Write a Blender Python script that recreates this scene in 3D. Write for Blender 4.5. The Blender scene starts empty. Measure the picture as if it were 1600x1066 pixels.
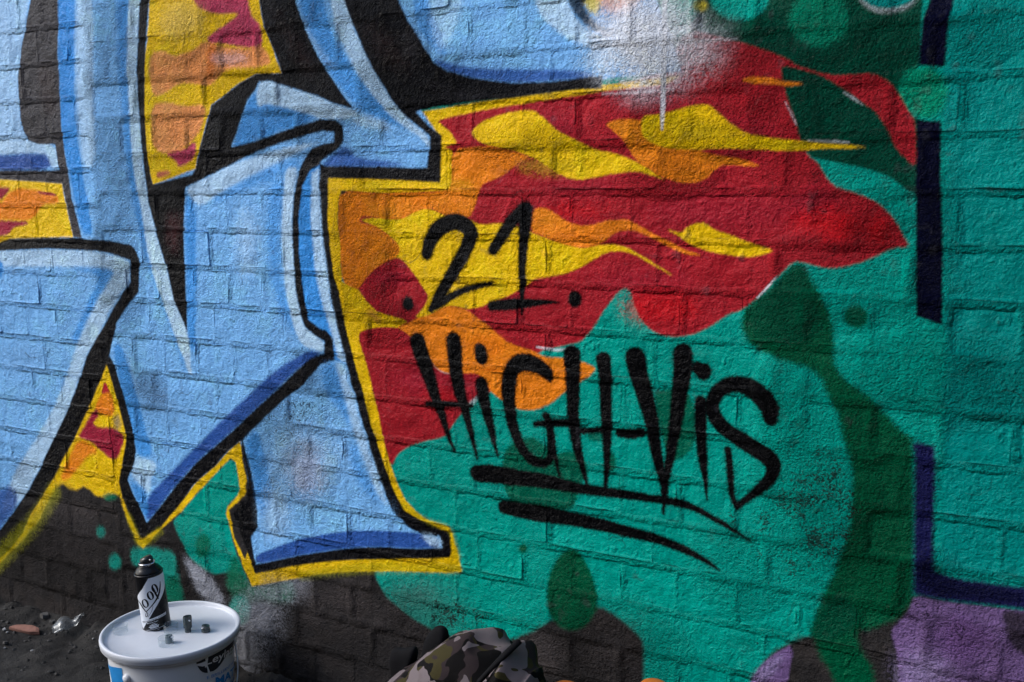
import bpy, bmesh, math, random
import numpy as np
from mathutils import Matrix, Vector

# ------------------------------------------------------------------ camera, sky, sun, exposure
SC = bpy.context.scene
COL = SC.collection
EYE = np.array([0.0, -1.6337, 1.1131])
YAW, PITCH, ROLL = math.radians(28.2657), math.radians(8.7312), math.radians(-0.1858)

def cam_axes():
    f = np.array([-math.sin(YAW)*math.cos(PITCH), math.cos(YAW)*math.cos(PITCH), -math.sin(PITCH)])
    r = np.array([math.cos(YAW), math.sin(YAW), 0.0]); u = np.cross(r, f)
    return r*math.cos(ROLL)+u*math.sin(ROLL), -r*math.sin(ROLL)+u*math.cos(ROLL), f
RIGHT, UP, FWD = cam_axes()
cd = bpy.data.cameras.new('camera'); cam = bpy.data.objects.new('camera', cd); COL.objects.link(cam)
cd.sensor_width = 36.0; cd.lens = 35.2593; cd.clip_start = 0.05; cd.clip_end = 2000
m = Matrix.Identity(4)
for i in range(3):
    m[i][0], m[i][1], m[i][2], m[i][3] = RIGHT[i], UP[i], -FWD[i], EYE[i]
cam.matrix_world = m
SC.camera = cam

SUN_EL, SUN_AZ = math.radians(37), math.radians(238)     # azimuth: clockwise from +Y, the light comes from there
world = bpy.data.worlds.new('World'); SC.world = world; world.use_nodes = True
wn = world.node_tree.nodes; wl = world.node_tree.links
bg = wn['Background']; sky = wn.new('ShaderNodeTexSky'); sky.sky_type = 'NISHITA'; sky.sun_disc = False
sky.sun_elevation = SUN_EL; sky.sun_rotation = SUN_AZ; sky.air_density = 1.0; sky.dust_density = 1.5; sky.ozone_density = 1.0
wl.new(sky.outputs[0], bg.inputs[0]); bg.inputs[1].default_value = 0.15
sd = bpy.data.lights.new('sun', 'SUN'); sd.energy = 1.0; sd.angle = math.radians(18); sd.color = (1.0, 0.98, 0.95)
sun = bpy.data.objects.new('sun', sd); COL.objects.link(sun); sun.location = (-3, -3, 5)
sv = Vector((math.sin(SUN_AZ)*math.cos(SUN_EL), math.cos(SUN_AZ)*math.cos(SUN_EL), math.sin(SUN_EL)))
sun.rotation_euler = sv.to_track_quat('Z', 'Y').to_euler()
SC.view_settings.view_transform = 'Standard'; SC.view_settings.look = 'None'
SC.view_settings.exposure = 1.04; SC.view_settings.gamma = 1.0; SC.view_settings.use_curve_mapping = False

rng = random.Random(7); nrg = np.random.default_rng(11)

# ------------------------------------------------------------------ helpers
def lin(c):
    c = np.array(c, float)/255.0
    return np.where(c <= .04045, c/12.92, ((c+.055)/1.055)**2.4)

def mesh_obj(name, verts, faces, mat=None, parent=None, smooth=False):
    me = bpy.data.meshes.new(name); me.from_pydata([tuple(v) for v in verts], [], faces); me.update()
    if smooth: me.polygons.foreach_set('use_smooth', [True]*len(me.polygons))
    if mat: me.materials.append(mat)
    o = bpy.data.objects.new(name, me); COL.objects.link(o)
    if parent: o.parent = parent
    return o

def empty(name, loc, rot=(0, 0, 0)):
    o = bpy.data.objects.new(name, None); COL.objects.link(o); o.location = loc; o.rotation_euler = rot; o.empty_display_size = .05
    return o

def tag(o, label, cat, group=None):
    o['label'] = label; o['category'] = cat
    if group: o['group'] = group
    return o

def lathe(prof, n=64, closed=False):
    V, F = [], []
    for r, z in prof:
        for k in range(n):
            a = 2*math.pi*k/n; V.append((r*math.cos(a), r*math.sin(a), z))
    for i in range(len(prof)-1):
        for k in range(n):
            F.append((i*n+k, i*n+(k+1) % n, (i+1)*n+(k+1) % n, (i+1)*n+k))
    if not closed:
        F.append(tuple(range(n-1, -1, -1))); F.append(tuple((len(prof)-1)*n+k for k in range(n)))
    return V, F

def tube(path, rad, n=8, flat=1.0):
    P = [Vector(p) for p in path]; V, F = [], []; up = Vector((0, 0, 1))
    for i, p in enumerate(P):
        t = (P[min(i+1, len(P)-1)]-P[max(i-1, 0)]).normalized()
        s = t.cross(up)
        if s.length < 1e-4: s = Vector((1, 0, 0))
        s.normalize(); w = s.cross(t).normalized()
        r = rad[i] if isinstance(rad, (list, tuple)) else rad
        for k in range(n):
            a = 2*math.pi*k/n; V.append(p+s*math.cos(a)*r+w*math.sin(a)*r*flat)
    for i in range(len(P)-1):
        for k in range(n):
            F.append((i*n+k, i*n+(k+1) % n, (i+1)*n+(k+1) % n, (i+1)*n+k))
    F.append(tuple(range(n-1, -1, -1))); F.append(tuple((len(P)-1)*n+k for k in range(n)))
    return V, F

def spline(pts, per=6):
    P = [np.array(p, float) for p in pts]; out = []
    for i in range(len(P)-1):
        a, b, c, d = P[max(i-1, 0)], P[i], P[i+1], P[min(i+2, len(P)-1)]
        for k in range(per):
            t = k/per
            out.append(.5*((2*b)+(c-a)*t+(2*a-5*b+4*c-d)*t*t+(-a+3*b-3*c+d)*t**3))
    out.append(P[-1]); return out

class NT:
    def __init__(s, name):
        s.m = bpy.data.materials.new(name); s.m.use_nodes = True; s.t = s.m.node_tree; s.b = s.t.nodes['Principled BSDF']
    def n(s, typ, **kw):
        x = s.t.nodes.new(typ)
        for k, v in kw.items(): setattr(x, k, v)
        return x
    def l(s, a, b): s.t.links.new(a, b)
    def val(s, op, a, b=None, c=None, clamp=False):
        x = s.n('ShaderNodeMath', operation=op); x.use_clamp = clamp
        for i, v in enumerate((a, b, c)):
            if v is None: continue
            if isinstance(v, (int, float)): x.inputs[i].default_value = v
            else: s.l(v, x.inputs[i])
        return x.outputs[0]
    def noise(s, vec, scale, detail=4, rough=.55, dist=0.0):
        x = s.n('ShaderNodeTexNoise'); x.inputs['Scale'].default_value = scale; x.inputs['Detail'].default_value = detail
        x.inputs['Roughness'].default_value = rough; x.inputs['Distortion'].default_value = dist
        if vec is not None: s.l(vec, x.inputs['Vector'])
        return x.outputs['Fac']
    def ramp(s, fac, stops):
        x = s.n('ShaderNodeValToRGB'); e = x.color_ramp.elements
        while len(e) < len(stops): e.new(.5)
        for i, (p, c) in enumerate(stops):
            e[i].position = p; e[i].color = (*c, 1) if len(c) == 3 else c
        s.l(fac, x.inputs[0]); return x.outputs[0]
    def mix(s, fac, a, b):
        x = s.n('ShaderNodeMix', data_type='RGBA')
        for sock, v in ((x.inputs[0], fac), (x.inputs[6], a), (x.inputs[7], b)):
            if hasattr(v, 'is_output'): s.l(v, sock)
            elif isinstance(v, (int, float)): sock.default_value = v
            else: sock.default_value = (*v, 1)
        return x.outputs[2]
    def bump(s, h, strength=.3, dist=.002, normal=None):
        x = s.n('ShaderNodeBump'); x.inputs['Strength'].default_value = strength; x.inputs['Distance'].default_value = dist
        s.l(h, x.inputs['Height'])
        if normal is not None: s.l(normal, x.inputs['Normal'])
        return x.outputs[0]

def plain(name, col, rough=.5, var=.12, scale=60, metal=0.0, spec=.5, bump=0.0, bscale=200, trans=0.0, ior=1.45, coat=0.0):
    k = NT(name); tc = k.n('ShaderNodeTexCoord'); ob = tc.outputs['Object']
    f = k.noise(ob, scale, 5, .6)
    c0 = tuple(min(1, x*(1-var)) for x in col); c1 = tuple(min(1, x*(1+var)) for x in col)
    k.l(k.ramp(f, [(.3, c0), (.7, c1)]), k.b.inputs['Base Color'])
    k.l(k.val('ADD', k.val('MULTIPLY', k.noise(ob, scale*2.3, 3), .2), rough-.1), k.b.inputs['Roughness'])
    k.b.inputs['Metallic'].default_value = metal; k.b.inputs['Specular IOR Level'].default_value = spec
    k.b.inputs['IOR'].default_value = ior; k.b.inputs['Transmission Weight'].default_value = trans; k.b.inputs['Coat Weight'].default_value = coat
    if bump: k.l(k.bump(k.noise(ob, bscale, 5, .6), bump, .001), k.b.inputs['Normal'])
    return k.m

# ------------------------------------------------------------------ the sprayed mural, computed on the wall plane
# every shape is given in wall millimetres (x along the wall, z above the ground), back to front
PX = 0.0013; X0, X1, Z0, Z1 = -3.2, 0.9, -0.06, 2.1
IW, IH = int((X1-X0)/PX), int((Z1-Z0)/PX)
INK = {'dirt': (43,41,41),'dust': (86,80,80),'grime': (82,96,120),'olive': (168,166,20),'teal': (0,158,140),'teal2': (0,166,150),'teal3': (0,146,110),'teal_right': (0,132,126),'green': (0,112,80),'green2': (0,84,54),'green3': (0,130,98),'dgreen': (0,70,52),'purple': (122,96,146),'purple2': (114,80,138),'lilac': (168,152,198),'navy': (6,8,34),'navy2': (26,28,76),'red': (168,32,42),'red2': (204,16,24),'plum': (158,34,58),'plum2': (196,66,96),'darkred': (90,36,42),'yellow': (243,196,14),'yellow2': (214,192,30),'orange': (246,136,28),'orange2': (236,116,14),'peach': (246,156,88),'peach2': (240,206,118),'cloudpink': (232,206,222),'blue': (124,186,243),'midblue': (60,148,226),'deepblue': (46,88,164),'paleblue': (182,216,243),'haze': (232,236,243),'white': (232,236,243),'spraywhite': (176,180,192),'black': (14,14,18),'charcoal': (60,58,62),'brownblack': (56,42,42),'tag': (8,8,10)}
SHAPES = [
('P','teal',4.69,1.0,1,[(-1212.1,314.3),(-1185.5,267.1),(-1145.4,246.9),(-1106.0,227.0),(-1043.8,212.5),(-990.6,210.4),(-938.5,215.2),(-880.6,236.1),(-835.5,261.8),(-801.0,291.3),(-752.6,320.7),(-697.8,344.6),(-646.4,321.5),(-618.5,302.6),(-608.4,291.2),(-607.9,264.0),(-604.5,145.4),(-399.6,199.2),(-396.4,271.3),(-381.5,319.4),(-334.3,358.9),(-277.6,379.3),(-153.7,476.2),(-106.5,469.6),(133.0,478.5),(671.3,577.8),(526.0,1781.6),(-442.8,2043.3),(-1011.4,1339.2),(-1288.4,1104.4),(-1241.7,578.0)]),
('P','teal_right',12.44,0.85,0,[(-177.7,1643.4),(-158.1,1271.0),(-134.6,892.9),(-129.7,714.0),(-125.0,516.6),(-90.5,509.4),(-2.1,514.0),(121.4,525.2),(665.6,624.7),(557.6,1519.8)]),
('P','teal2',20.79,0.35,0,[(-197.0,494.7),(-197.4,473.7),(-200.9,453.4),(-207.2,435.2),(-215.8,420.3),(-226.3,409.9),(-238.0,404.6),(-250.0,404.8),(-261.6,410.8),(-271.8,421.9),(-280.0,437.5),(-285.5,456.6),(-288.0,477.6),(-287.4,499.2),(-283.6,519.8),(-276.9,537.9),(-268.0,552.4),(-257.3,562.3),(-245.7,566.9),(-233.9,566.1),(-222.7,559.9),(-212.8,548.8),(-204.9,533.5),(-199.5,515.1)]),
('P','teal2',62.69,0.25,0,[(-534.7,514.0),(-539.8,494.9),(-555.9,475.1),(-582.1,455.6),(-617.1,437.8),(-658.9,422.9),(-704.9,411.9),(-752.2,405.8),(-797.3,405.1),(-836.8,410.2),(-867.6,420.7),(-887.2,436.1),(-893.8,455.0),(-887.0,476.1),(-867.4,497.7),(-836.8,518.1),(-797.6,535.9),(-753.1,549.8),(-706.4,559.1),(-660.8,563.3),(-619.2,562.2),(-584.1,556.1),(-557.5,545.6),(-540.7,531.3)]),
('P','teal2',46.05,0.3,0,[(-332.1,435.6),(-335.7,417.3),(-347.7,398.4),(-367.5,380.0),(-394.1,363.3),(-425.8,349.5),(-460.6,339.5),(-496.3,334.1),(-530.4,334.0),(-560.2,339.2),(-583.5,349.4),(-598.5,364.0),(-603.8,381.9),(-599.2,401.7),(-585.0,421.9),(-562.4,441.1),(-533.3,457.7),(-500.0,470.7),(-464.7,479.4),(-430.1,483.2),(-398.2,482.0),(-371.1,476.1),(-350.3,465.9),(-337.1,452.1)]),
('P','teal',5.26,1.0,1,[(-1600.8,510.4),(-1579.9,507.1),(-1576.3,470.4),(-1572.3,441.2),(-1587.0,419.6),(-1613.6,397.5),(-1616.9,374.2),(-1600.4,293.1),(-1556.5,216.8),(-1597.6,242.9),(-1637.6,232.4),(-1674.2,222.4),(-1708.1,231.9),(-1743.9,249.1),(-1762.6,277.5),(-1781.4,306.0),(-1794.2,330.8),(-1764.8,360.5),(-1701.1,422.7),(-1631.5,485.5)]),
('P','green',11.99,0.9,1,[(-1604.2,295.5),(-1563.6,226.2),(-1537.4,215.9),(-1436.5,254.8),(-1425.0,227.2),(-1438.8,205.0),(-1486.0,186.5),(-1533.3,186.1),(-1582.9,160.7),(-1620.9,181.1),(-1634.1,225.3)]),
('P','green',7.16,0.85,0,[(-1675.8,290.8),(-1677.1,282.9),(-1680.0,275.3),(-1684.3,268.4),(-1689.7,262.7),(-1695.9,258.7),(-1702.3,256.5),(-1708.7,256.4),(-1714.4,258.3),(-1719.3,262.2),(-1722.8,267.8),(-1724.8,274.7),(-1725.1,282.3),(-1723.7,290.3),(-1720.7,298.0),(-1716.3,304.9),(-1710.9,310.5),(-1704.7,314.5),(-1698.3,316.6),(-1692.0,316.6),(-1686.3,314.6),(-1681.5,310.7),(-1678.1,305.2),(-1676.1,298.4)]),
('P','teal',7.03,1.0,0,[(-1559.8,157.6),(-1561.5,148.1),(-1565.3,138.7),(-1571.0,130.1),(-1578.3,122.8),(-1586.6,117.5),(-1595.4,114.4),(-1604.1,113.8),(-1612.1,115.7),(-1618.8,120.0),(-1623.7,126.5),(-1626.6,134.6),(-1627.2,143.8),(-1625.5,153.5),(-1621.5,163.0),(-1615.6,171.6),(-1608.3,178.8),(-1599.9,184.0),(-1591.1,186.9),(-1582.5,187.4),(-1574.7,185.4),(-1568.1,181.1),(-1563.2,174.7),(-1560.4,166.7)]),
('P','teal',7.94,0.8,0,[(-2035.7,265.7),(-2036.5,261.6),(-2038.3,257.7),(-2040.8,254.2),(-2044.0,251.3),(-2047.6,249.2),(-2051.3,248.0),(-2054.9,247.9),(-2058.2,248.9),(-2060.9,250.8),(-2062.9,253.6),(-2063.9,257.1),(-2064.0,261.0),(-2063.2,265.0),(-2061.4,268.9),(-2058.8,272.5),(-2055.7,275.4),(-2052.1,277.5),(-2048.4,278.6),(-2044.8,278.6),(-2041.5,277.7),(-2038.8,275.7),(-2036.9,272.9),(-2035.8,269.5)]),
('P','teal',7.89,0.9,0,[(-1980.1,197.0),(-1981.4,191.2),(-1984.1,185.5),(-1988.2,180.2),(-1993.4,175.9),(-1999.2,172.6),(-2005.3,170.7),(-2011.3,170.4),(-2016.7,171.6),(-2021.2,174.2),(-2024.6,178.1),(-2026.4,183.0),(-2026.7,188.6),(-2025.3,194.5),(-2022.5,200.3),(-2018.4,205.5),(-2013.2,209.9),(-2007.4,213.1),(-2001.3,214.9),(-1995.3,215.2),(-1989.9,214.0),(-1985.4,211.4),(-1982.2,207.5),(-1980.3,202.6)]),
('P','teal',3.63,1.0,0,[(-1698.8,141.8),(-1698.9,141.6),(-1699.0,141.4),(-1699.2,141.2),(-1699.4,141.0),(-1699.7,140.9),(-1699.9,140.8),(-1700.2,140.8),(-1700.4,140.8),(-1700.7,140.9),(-1700.8,141.0),(-1700.9,141.2),(-1700.9,141.4),(-1700.9,141.6),(-1700.8,141.9),(-1700.6,142.1),(-1700.4,142.2),(-1700.1,142.4),(-1699.8,142.4),(-1699.6,142.5),(-1699.3,142.4),(-1699.1,142.3),(-1699.0,142.2),(-1698.9,142.0)]),
('P','teal',9.41,0.85,1,[(-1942.8,236.7),(-1897.1,252.8),(-1838.6,251.6),(-1803.8,259.2),(-1790.2,244.0),(-1785.3,196.9),(-1775.4,158.6),(-1773.0,134.9),(-1826.7,127.4),(-1837.8,178.9),(-1891.0,193.5),(-1941.4,200.7)]),
('P','green',11.21,0.8,1,[(-1837.5,182.2),(-1785.1,198.5),(-1775.4,158.6),(-1771.1,132.1),(-1835.7,122.3)]),
('P','spraywhite',12.64,0.85,1,[(-1764.2,255.0),(-1732.2,238.5),(-1684.5,220.5),(-1656.3,188.2),(-1636.1,160.8),(-1667.0,146.7),(-1711.1,156.9),(-1743.4,196.8)]),
('P','spraywhite',51.78,0.55,0,[(-1470.3,165.4),(-1473.4,147.0),(-1480.6,128.9),(-1491.6,112.2),(-1505.6,98.1),(-1521.8,87.6),(-1539.0,81.4),(-1556.0,80.0),(-1571.7,83.5),(-1585.0,91.8),(-1594.9,104.3),(-1600.6,120.1),(-1601.9,138.1),(-1598.5,156.9),(-1590.7,175.4),(-1579.2,192.1),(-1564.8,206.0),(-1548.4,216.0),(-1531.3,221.7),(-1514.6,222.6),(-1499.4,218.7),(-1486.6,210.3),(-1477.1,198.1),(-1471.6,182.8)]),
('P','spraywhite',45.87,0.35,0,[(-1527.7,76.1),(-1530.8,51.3),(-1537.1,27.2),(-1546.2,5.5),(-1557.6,-12.3),(-1570.6,-24.9),(-1584.2,-31.5),(-1597.5,-31.5),(-1609.5,-24.9),(-1619.5,-12.0),(-1626.7,6.2),(-1630.5,28.4),(-1630.8,53.0),(-1627.5,78.4),(-1620.8,102.7),(-1611.3,124.2),(-1599.7,141.6),(-1586.7,153.6),(-1573.2,159.5),(-1560.2,159.0),(-1548.5,152.2),(-1538.9,139.4),(-1531.9,121.7),(-1528.1,100.1)]),
('P','spraywhite',36.51,0.45,0,[(-1382.6,250.3),(-1384.7,243.0),(-1390.4,235.5),(-1399.3,228.2),(-1410.8,221.7),(-1424.1,216.4),(-1438.5,212.6),(-1452.8,210.7),(-1466.2,210.7),(-1477.6,212.8),(-1486.3,216.7),(-1491.6,222.3),(-1493.2,229.0),(-1490.9,236.5),(-1484.9,244.2),(-1475.7,251.5),(-1463.9,258.0),(-1450.3,263.3),(-1435.9,266.9),(-1421.7,268.6),(-1408.7,268.4),(-1397.6,266.2),(-1389.2,262.3),(-1384.1,256.9)]),
('P','dust',74.02,0.25,0,[(-997.4,263.5),(-1000.8,241.7),(-1010.1,219.8),(-1024.9,199.5),(-1044.3,181.9),(-1067.0,168.4),(-1091.6,160.0),(-1116.3,157.2),(-1139.5,160.5),(-1159.4,169.6),(-1174.6,184.0),(-1183.9,202.7),(-1186.7,224.2),(-1182.7,247.1),(-1172.3,269.7),(-1156.3,290.2),(-1136.0,307.5),(-1112.7,320.2),(-1088.2,327.6),(-1064.1,329.3),(-1042.0,325.3),(-1023.2,316.0),(-1009.0,301.9),(-1000.2,284.0)]),
('P','dust',34.98,0.45,0,[(-769.6,233.4),(-770.9,223.0),(-774.9,212.6),(-781.3,203.0),(-789.8,194.7),(-799.7,188.4),(-810.4,184.5),(-821.2,183.3),(-831.3,184.9),(-840.0,189.2),(-846.7,195.9),(-850.9,204.5),(-852.3,214.5),(-850.8,225.1),(-846.6,235.6),(-839.9,245.3),(-831.3,253.5),(-821.2,259.6),(-810.5,263.3),(-799.9,264.3),(-790.0,262.5),(-781.6,258.2),(-775.1,251.6),(-771.0,243.1)]),
('P','dust',62.78,0.3,0,[(-1153.9,231.0),(-1157.5,219.3),(-1167.6,206.9),(-1183.5,194.7),(-1204.3,183.3),(-1228.7,173.7),(-1255.2,166.5),(-1281.8,162.2),(-1306.9,161.2),(-1328.5,163.5),(-1345.0,169.2),(-1355.3,177.7),(-1358.5,188.6),(-1354.3,200.9),(-1343.3,213.9),(-1326.1,226.4),(-1304.1,237.8),(-1278.9,247.1),(-1252.3,253.9),(-1226.2,257.6),(-1202.2,258.1),(-1181.8,255.3),(-1166.4,249.7),(-1156.9,241.4)]),
('P','dust',50.71,0.3,0,[(-614.4,281.2),(-615.9,267.9),(-620.7,254.8),(-628.4,242.6),(-638.7,232.2),(-650.9,224.3),(-664.1,219.4),(-677.4,218.0),(-689.9,220.1),(-700.8,225.7),(-709.2,234.3),(-714.5,245.4),(-716.4,258.3),(-714.8,271.8),(-709.7,285.2),(-701.5,297.5),(-690.9,307.8),(-678.6,315.5),(-665.4,320.0),(-652.3,321.0),(-640.1,318.6),(-629.6,313.0),(-621.5,304.4),(-616.3,293.6)]),
('P','dust',61.38,0.25,0,[(-1999.0,240.2),(-2004.5,230.7),(-2019.2,220.1),(-2042.3,209.1),(-2072.4,198.5),(-2107.6,188.8),(-2145.7,180.9),(-2184.1,175.3),(-2220.1,172.4),(-2251.1,172.5),(-2274.8,175.6),(-2289.4,181.5),(-2293.6,189.9),(-2287.3,200.0),(-2270.8,211.2),(-2245.6,222.7),(-2213.5,233.5),(-2177.0,242.9),(-2138.6,250.4),(-2101.0,255.4),(-2066.7,257.7),(-2037.8,257.2),(-2016.1,253.9),(-2002.9,248.1)]),
('P','dgreen',2.87,1.0,1,[(-541.4,1472.4),(-188.2,1435.9),(-194.0,1382.6),(-190.2,1282.0),(-214.7,1272.2),(-216.9,1246.2),(-202.9,1219.4),(-184.5,1209.4),(-180.2,1132.3),(-182.2,1101.9),(-201.4,1106.7),(-225.3,1126.0),(-263.2,1139.8),(-311.4,1149.2),(-350.9,1158.7),(-382.6,1204.1),(-414.8,1254.9),(-426.7,1305.0),(-489.8,1333.8),(-552.8,1365.3),(-528.6,1391.6)]),
('P','green3',7.66,0.9,0,[(-298.1,1363.5),(-299.1,1352.9),(-303.0,1343.2),(-309.5,1335.1),(-318.3,1329.0),(-328.8,1325.6),(-340.2,1324.9),(-351.8,1327.1),(-362.8,1332.1),(-372.5,1339.5),(-380.0,1348.8),(-385.0,1359.4),(-387.0,1370.5),(-385.8,1381.4),(-381.7,1391.2),(-374.8,1399.3),(-365.8,1405.2),(-355.2,1408.4),(-343.7,1408.8),(-332.2,1406.3),(-321.5,1401.2),(-312.2,1393.8),(-304.9,1384.7),(-300.1,1374.4)]),
('P','teal',5.03,1.0,0,[(-419.2,1407.9),(-420.4,1398.5),(-424.8,1390.0),(-431.9,1382.9),(-441.4,1377.8),(-452.7,1375.0),(-465.0,1374.6),(-477.4,1376.9),(-489.1,1381.6),(-499.3,1388.4),(-507.3,1396.8),(-512.4,1406.4),(-514.4,1416.3),(-513.0,1425.9),(-508.4,1434.5),(-500.9,1441.6),(-491.0,1446.5),(-479.6,1449.1),(-467.3,1449.2),(-455.0,1446.7),(-443.6,1441.9),(-433.7,1435.1),(-426.1,1426.8),(-421.1,1417.5)]),
('P','white',5.47,0.4,0,[(-199.7,1392.1),(-200.8,1384.9),(-204.6,1378.5),(-210.9,1373.2),(-219.3,1369.4),(-229.4,1367.4),(-240.3,1367.3),(-251.4,1369.2),(-262.0,1372.9),(-271.2,1378.2),(-278.4,1384.8),(-283.1,1392.1),(-284.9,1399.7),(-283.8,1407.0),(-279.7,1413.6),(-273.1,1418.9),(-264.4,1422.6),(-254.2,1424.4),(-243.2,1424.3),(-232.2,1422.2),(-221.9,1418.4),(-213.0,1413.1),(-206.1,1406.7),(-201.6,1399.5)]),
('P','teal_right',3.65,1.0,0,[(-200.8,1395.8),(-201.9,1389.4),(-205.6,1383.6),(-211.8,1378.8),(-220.1,1375.5),(-229.9,1373.7),(-240.6,1373.8),(-251.5,1375.5),(-261.8,1379.0),(-270.8,1383.9),(-277.8,1389.8),(-282.4,1396.5),(-284.1,1403.4),(-283.0,1410.0),(-279.0,1415.8),(-272.6,1420.5),(-264.0,1423.8),(-254.0,1425.4),(-243.3,1425.2),(-232.5,1423.3),(-222.4,1419.8),(-213.7,1414.9),(-207.0,1409.0),(-202.6,1402.5)]),
('P','teal3',8.16,1.0,0,[(-153.2,1247.9),(-153.8,1238.2),(-156.6,1229.2),(-161.4,1221.6),(-168.0,1215.8),(-175.9,1212.3),(-184.6,1211.3),(-193.4,1212.9),(-201.9,1217.0),(-209.3,1223.4),(-215.2,1231.6),(-219.1,1241.0),(-220.8,1251.0),(-220.1,1260.9),(-217.2,1270.0),(-212.1,1277.6),(-205.4,1283.3),(-197.4,1286.6),(-188.7,1287.4),(-180.0,1285.6),(-171.7,1281.4),(-164.5,1275.0),(-158.8,1267.0),(-154.9,1257.7)]),
('P','teal',4.79,0.8,1,[(-348.8,1156.7),(-311.3,1147.3),(-263.1,1136.9),(-225.1,1123.1),(-204.0,1103.8),(-211.6,1074.9),(-242.2,1094.1),(-300.1,1113.7)]),
('P','green2',8.27,1.0,1,[(-354.3,995.4),(-341.3,972.3),(-324.3,947.4),(-308.3,922.6),(-299.1,892.3),(-294.6,856.6),(-296.6,835.7),(-276.5,806.2),(-246.4,788.3),(-226.4,774.8),(-206.2,751.2),(-191.2,735.4),(-169.0,723.6),(-160.8,606.9),(-154.5,472.8),(-161.7,447.8),(-175.2,428.8),(-193.8,412.9),(-215.9,401.6),(-242.5,392.5),(-227.7,356.8),(-210.8,338.5),(-200.5,251.4),(-258.8,236.1),(-274.6,312.1),(-294.1,330.3),(-302.5,355.7),(-316.9,373.0),(-309.6,400.6),(-300.5,430.6),(-286.5,466.8),(-273.3,513.4),(-260.2,559.2),(-256.8,592.1),(-261.7,676.8),(-271.5,696.7),(-280.3,737.9),(-289.3,761.1),(-303.1,777.6),(-310.9,797.9),(-329.1,822.6),(-373.5,828.5),(-405.3,839.9),(-434.6,857.0),(-449.4,882.9),(-444.7,904.6),(-426.3,929.0),(-398.8,951.3),(-376.0,976.2)]),
('P','dgreen',8.28,0.5,1,[(-354.3,993.4),(-363.9,981.7),(-403.7,943.8),(-439.2,899.6),(-422.0,863.3),(-359.1,857.1),(-309.5,881.4),(-326.6,931.9)]),
('P','dgreen',8.53,0.6,1,[(-315.8,371.0),(-300.5,430.6),(-260.3,449.8),(-233.8,422.0),(-247.5,391.4),(-287.1,360.3)]),
('P','green2',4.94,0.9,0,[(-247.4,909.7),(-247.8,905.0),(-249.3,900.5),(-251.8,896.6),(-255.3,893.5),(-259.3,891.4),(-263.8,890.5),(-268.3,890.8),(-272.6,892.4),(-276.4,895.1),(-279.3,898.7),(-281.3,903.0),(-282.1,907.7),(-281.7,912.5),(-280.2,917.0),(-277.6,920.9),(-274.1,924.0),(-270.0,926.0),(-265.5,926.9),(-261.0,926.5),(-256.8,924.9),(-253.1,922.2),(-250.1,918.6),(-248.2,914.4)]),
('P','green2',5.18,1.0,1,[(-757.4,443.7),(-741.6,440.2),(-725.8,424.3),(-709.9,398.5),(-698.0,363.3),(-701.5,331.2),(-723.4,297.6),(-749.7,281.7),(-776.5,283.6),(-799.7,302.0),(-806.6,344.5),(-802.6,381.1),(-786.5,414.6),(-773.2,434.7)]),
('P','green2',4.01,1.0,0,[(-845.1,428.5),(-845.4,425.8),(-846.6,423.1),(-848.3,420.7),(-850.6,418.7),(-853.3,417.2),(-856.2,416.3),(-859.0,416.2),(-861.7,416.7),(-864.0,417.9),(-865.8,419.8),(-866.9,422.1),(-867.3,424.7),(-866.9,427.4),(-865.8,430.1),(-864.0,432.5),(-861.7,434.6),(-859.0,436.0),(-856.1,436.9),(-853.3,437.0),(-850.6,436.4),(-848.3,435.2),(-846.5,433.4),(-845.4,431.1)]),
('P','green2',6.43,0.85,1,[(-903.0,591.7),(-893.0,620.7),(-872.2,638.2),(-831.4,650.5),(-804.6,631.5),(-791.2,618.4),(-771.5,630.7),(-745.5,632.7),(-726.1,617.0),(-722.1,593.3),(-736.0,567.0),(-744.9,535.1),(-757.8,517.1),(-811.0,506.4),(-879.6,508.6),(-900.4,543.8)]),
('P','green2',4.88,0.85,0,[(-665.7,622.4),(-666.0,617.7),(-667.2,613.3),(-669.1,609.3),(-671.7,606.1),(-674.6,603.9),(-677.9,602.9),(-681.1,603.1),(-684.2,604.4),(-686.8,606.9),(-688.8,610.4),(-690.1,614.6),(-690.6,619.2),(-690.2,623.8),(-689.0,628.3),(-687.1,632.3),(-684.5,635.5),(-681.5,637.6),(-678.3,638.6),(-675.1,638.4),(-672.1,637.0),(-669.5,634.5),(-667.4,631.1),(-666.1,626.9)]),
('P','green2',4.91,0.7,0,[(-689.9,666.9),(-690.5,664.4),(-692.2,661.9),(-695.0,659.6),(-698.6,657.7),(-702.8,656.2),(-707.4,655.4),(-712.0,655.1),(-716.3,655.6),(-720.0,656.7),(-722.8,658.3),(-724.6,660.4),(-725.2,662.8),(-724.7,665.4),(-722.9,667.9),(-720.1,670.2),(-716.4,672.1),(-712.2,673.6),(-707.6,674.4),(-703.0,674.6),(-698.8,674.2),(-695.1,673.1),(-692.3,671.4),(-690.5,669.3)]),
('P','green2',5.75,0.85,1,[(-598.8,758.1),(-569.6,766.5),(-534.9,764.2),(-519.4,734.2),(-518.2,689.2),(-526.6,659.8),(-547.0,640.0),(-566.9,643.2),(-579.3,670.6),(-592.0,715.3)]),
('P','purple',3.76,1.0,1,[(-155.3,470.5),(-115.7,467.8),(-43.3,474.0),(0.4,475.8),(124.0,491.4),(503.9,540.8),(518.5,404.7),(-157.3,218.0),(-174.7,363.4),(-188.5,404.2),(-174.9,423.4),(-161.6,444.6)]),
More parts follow.
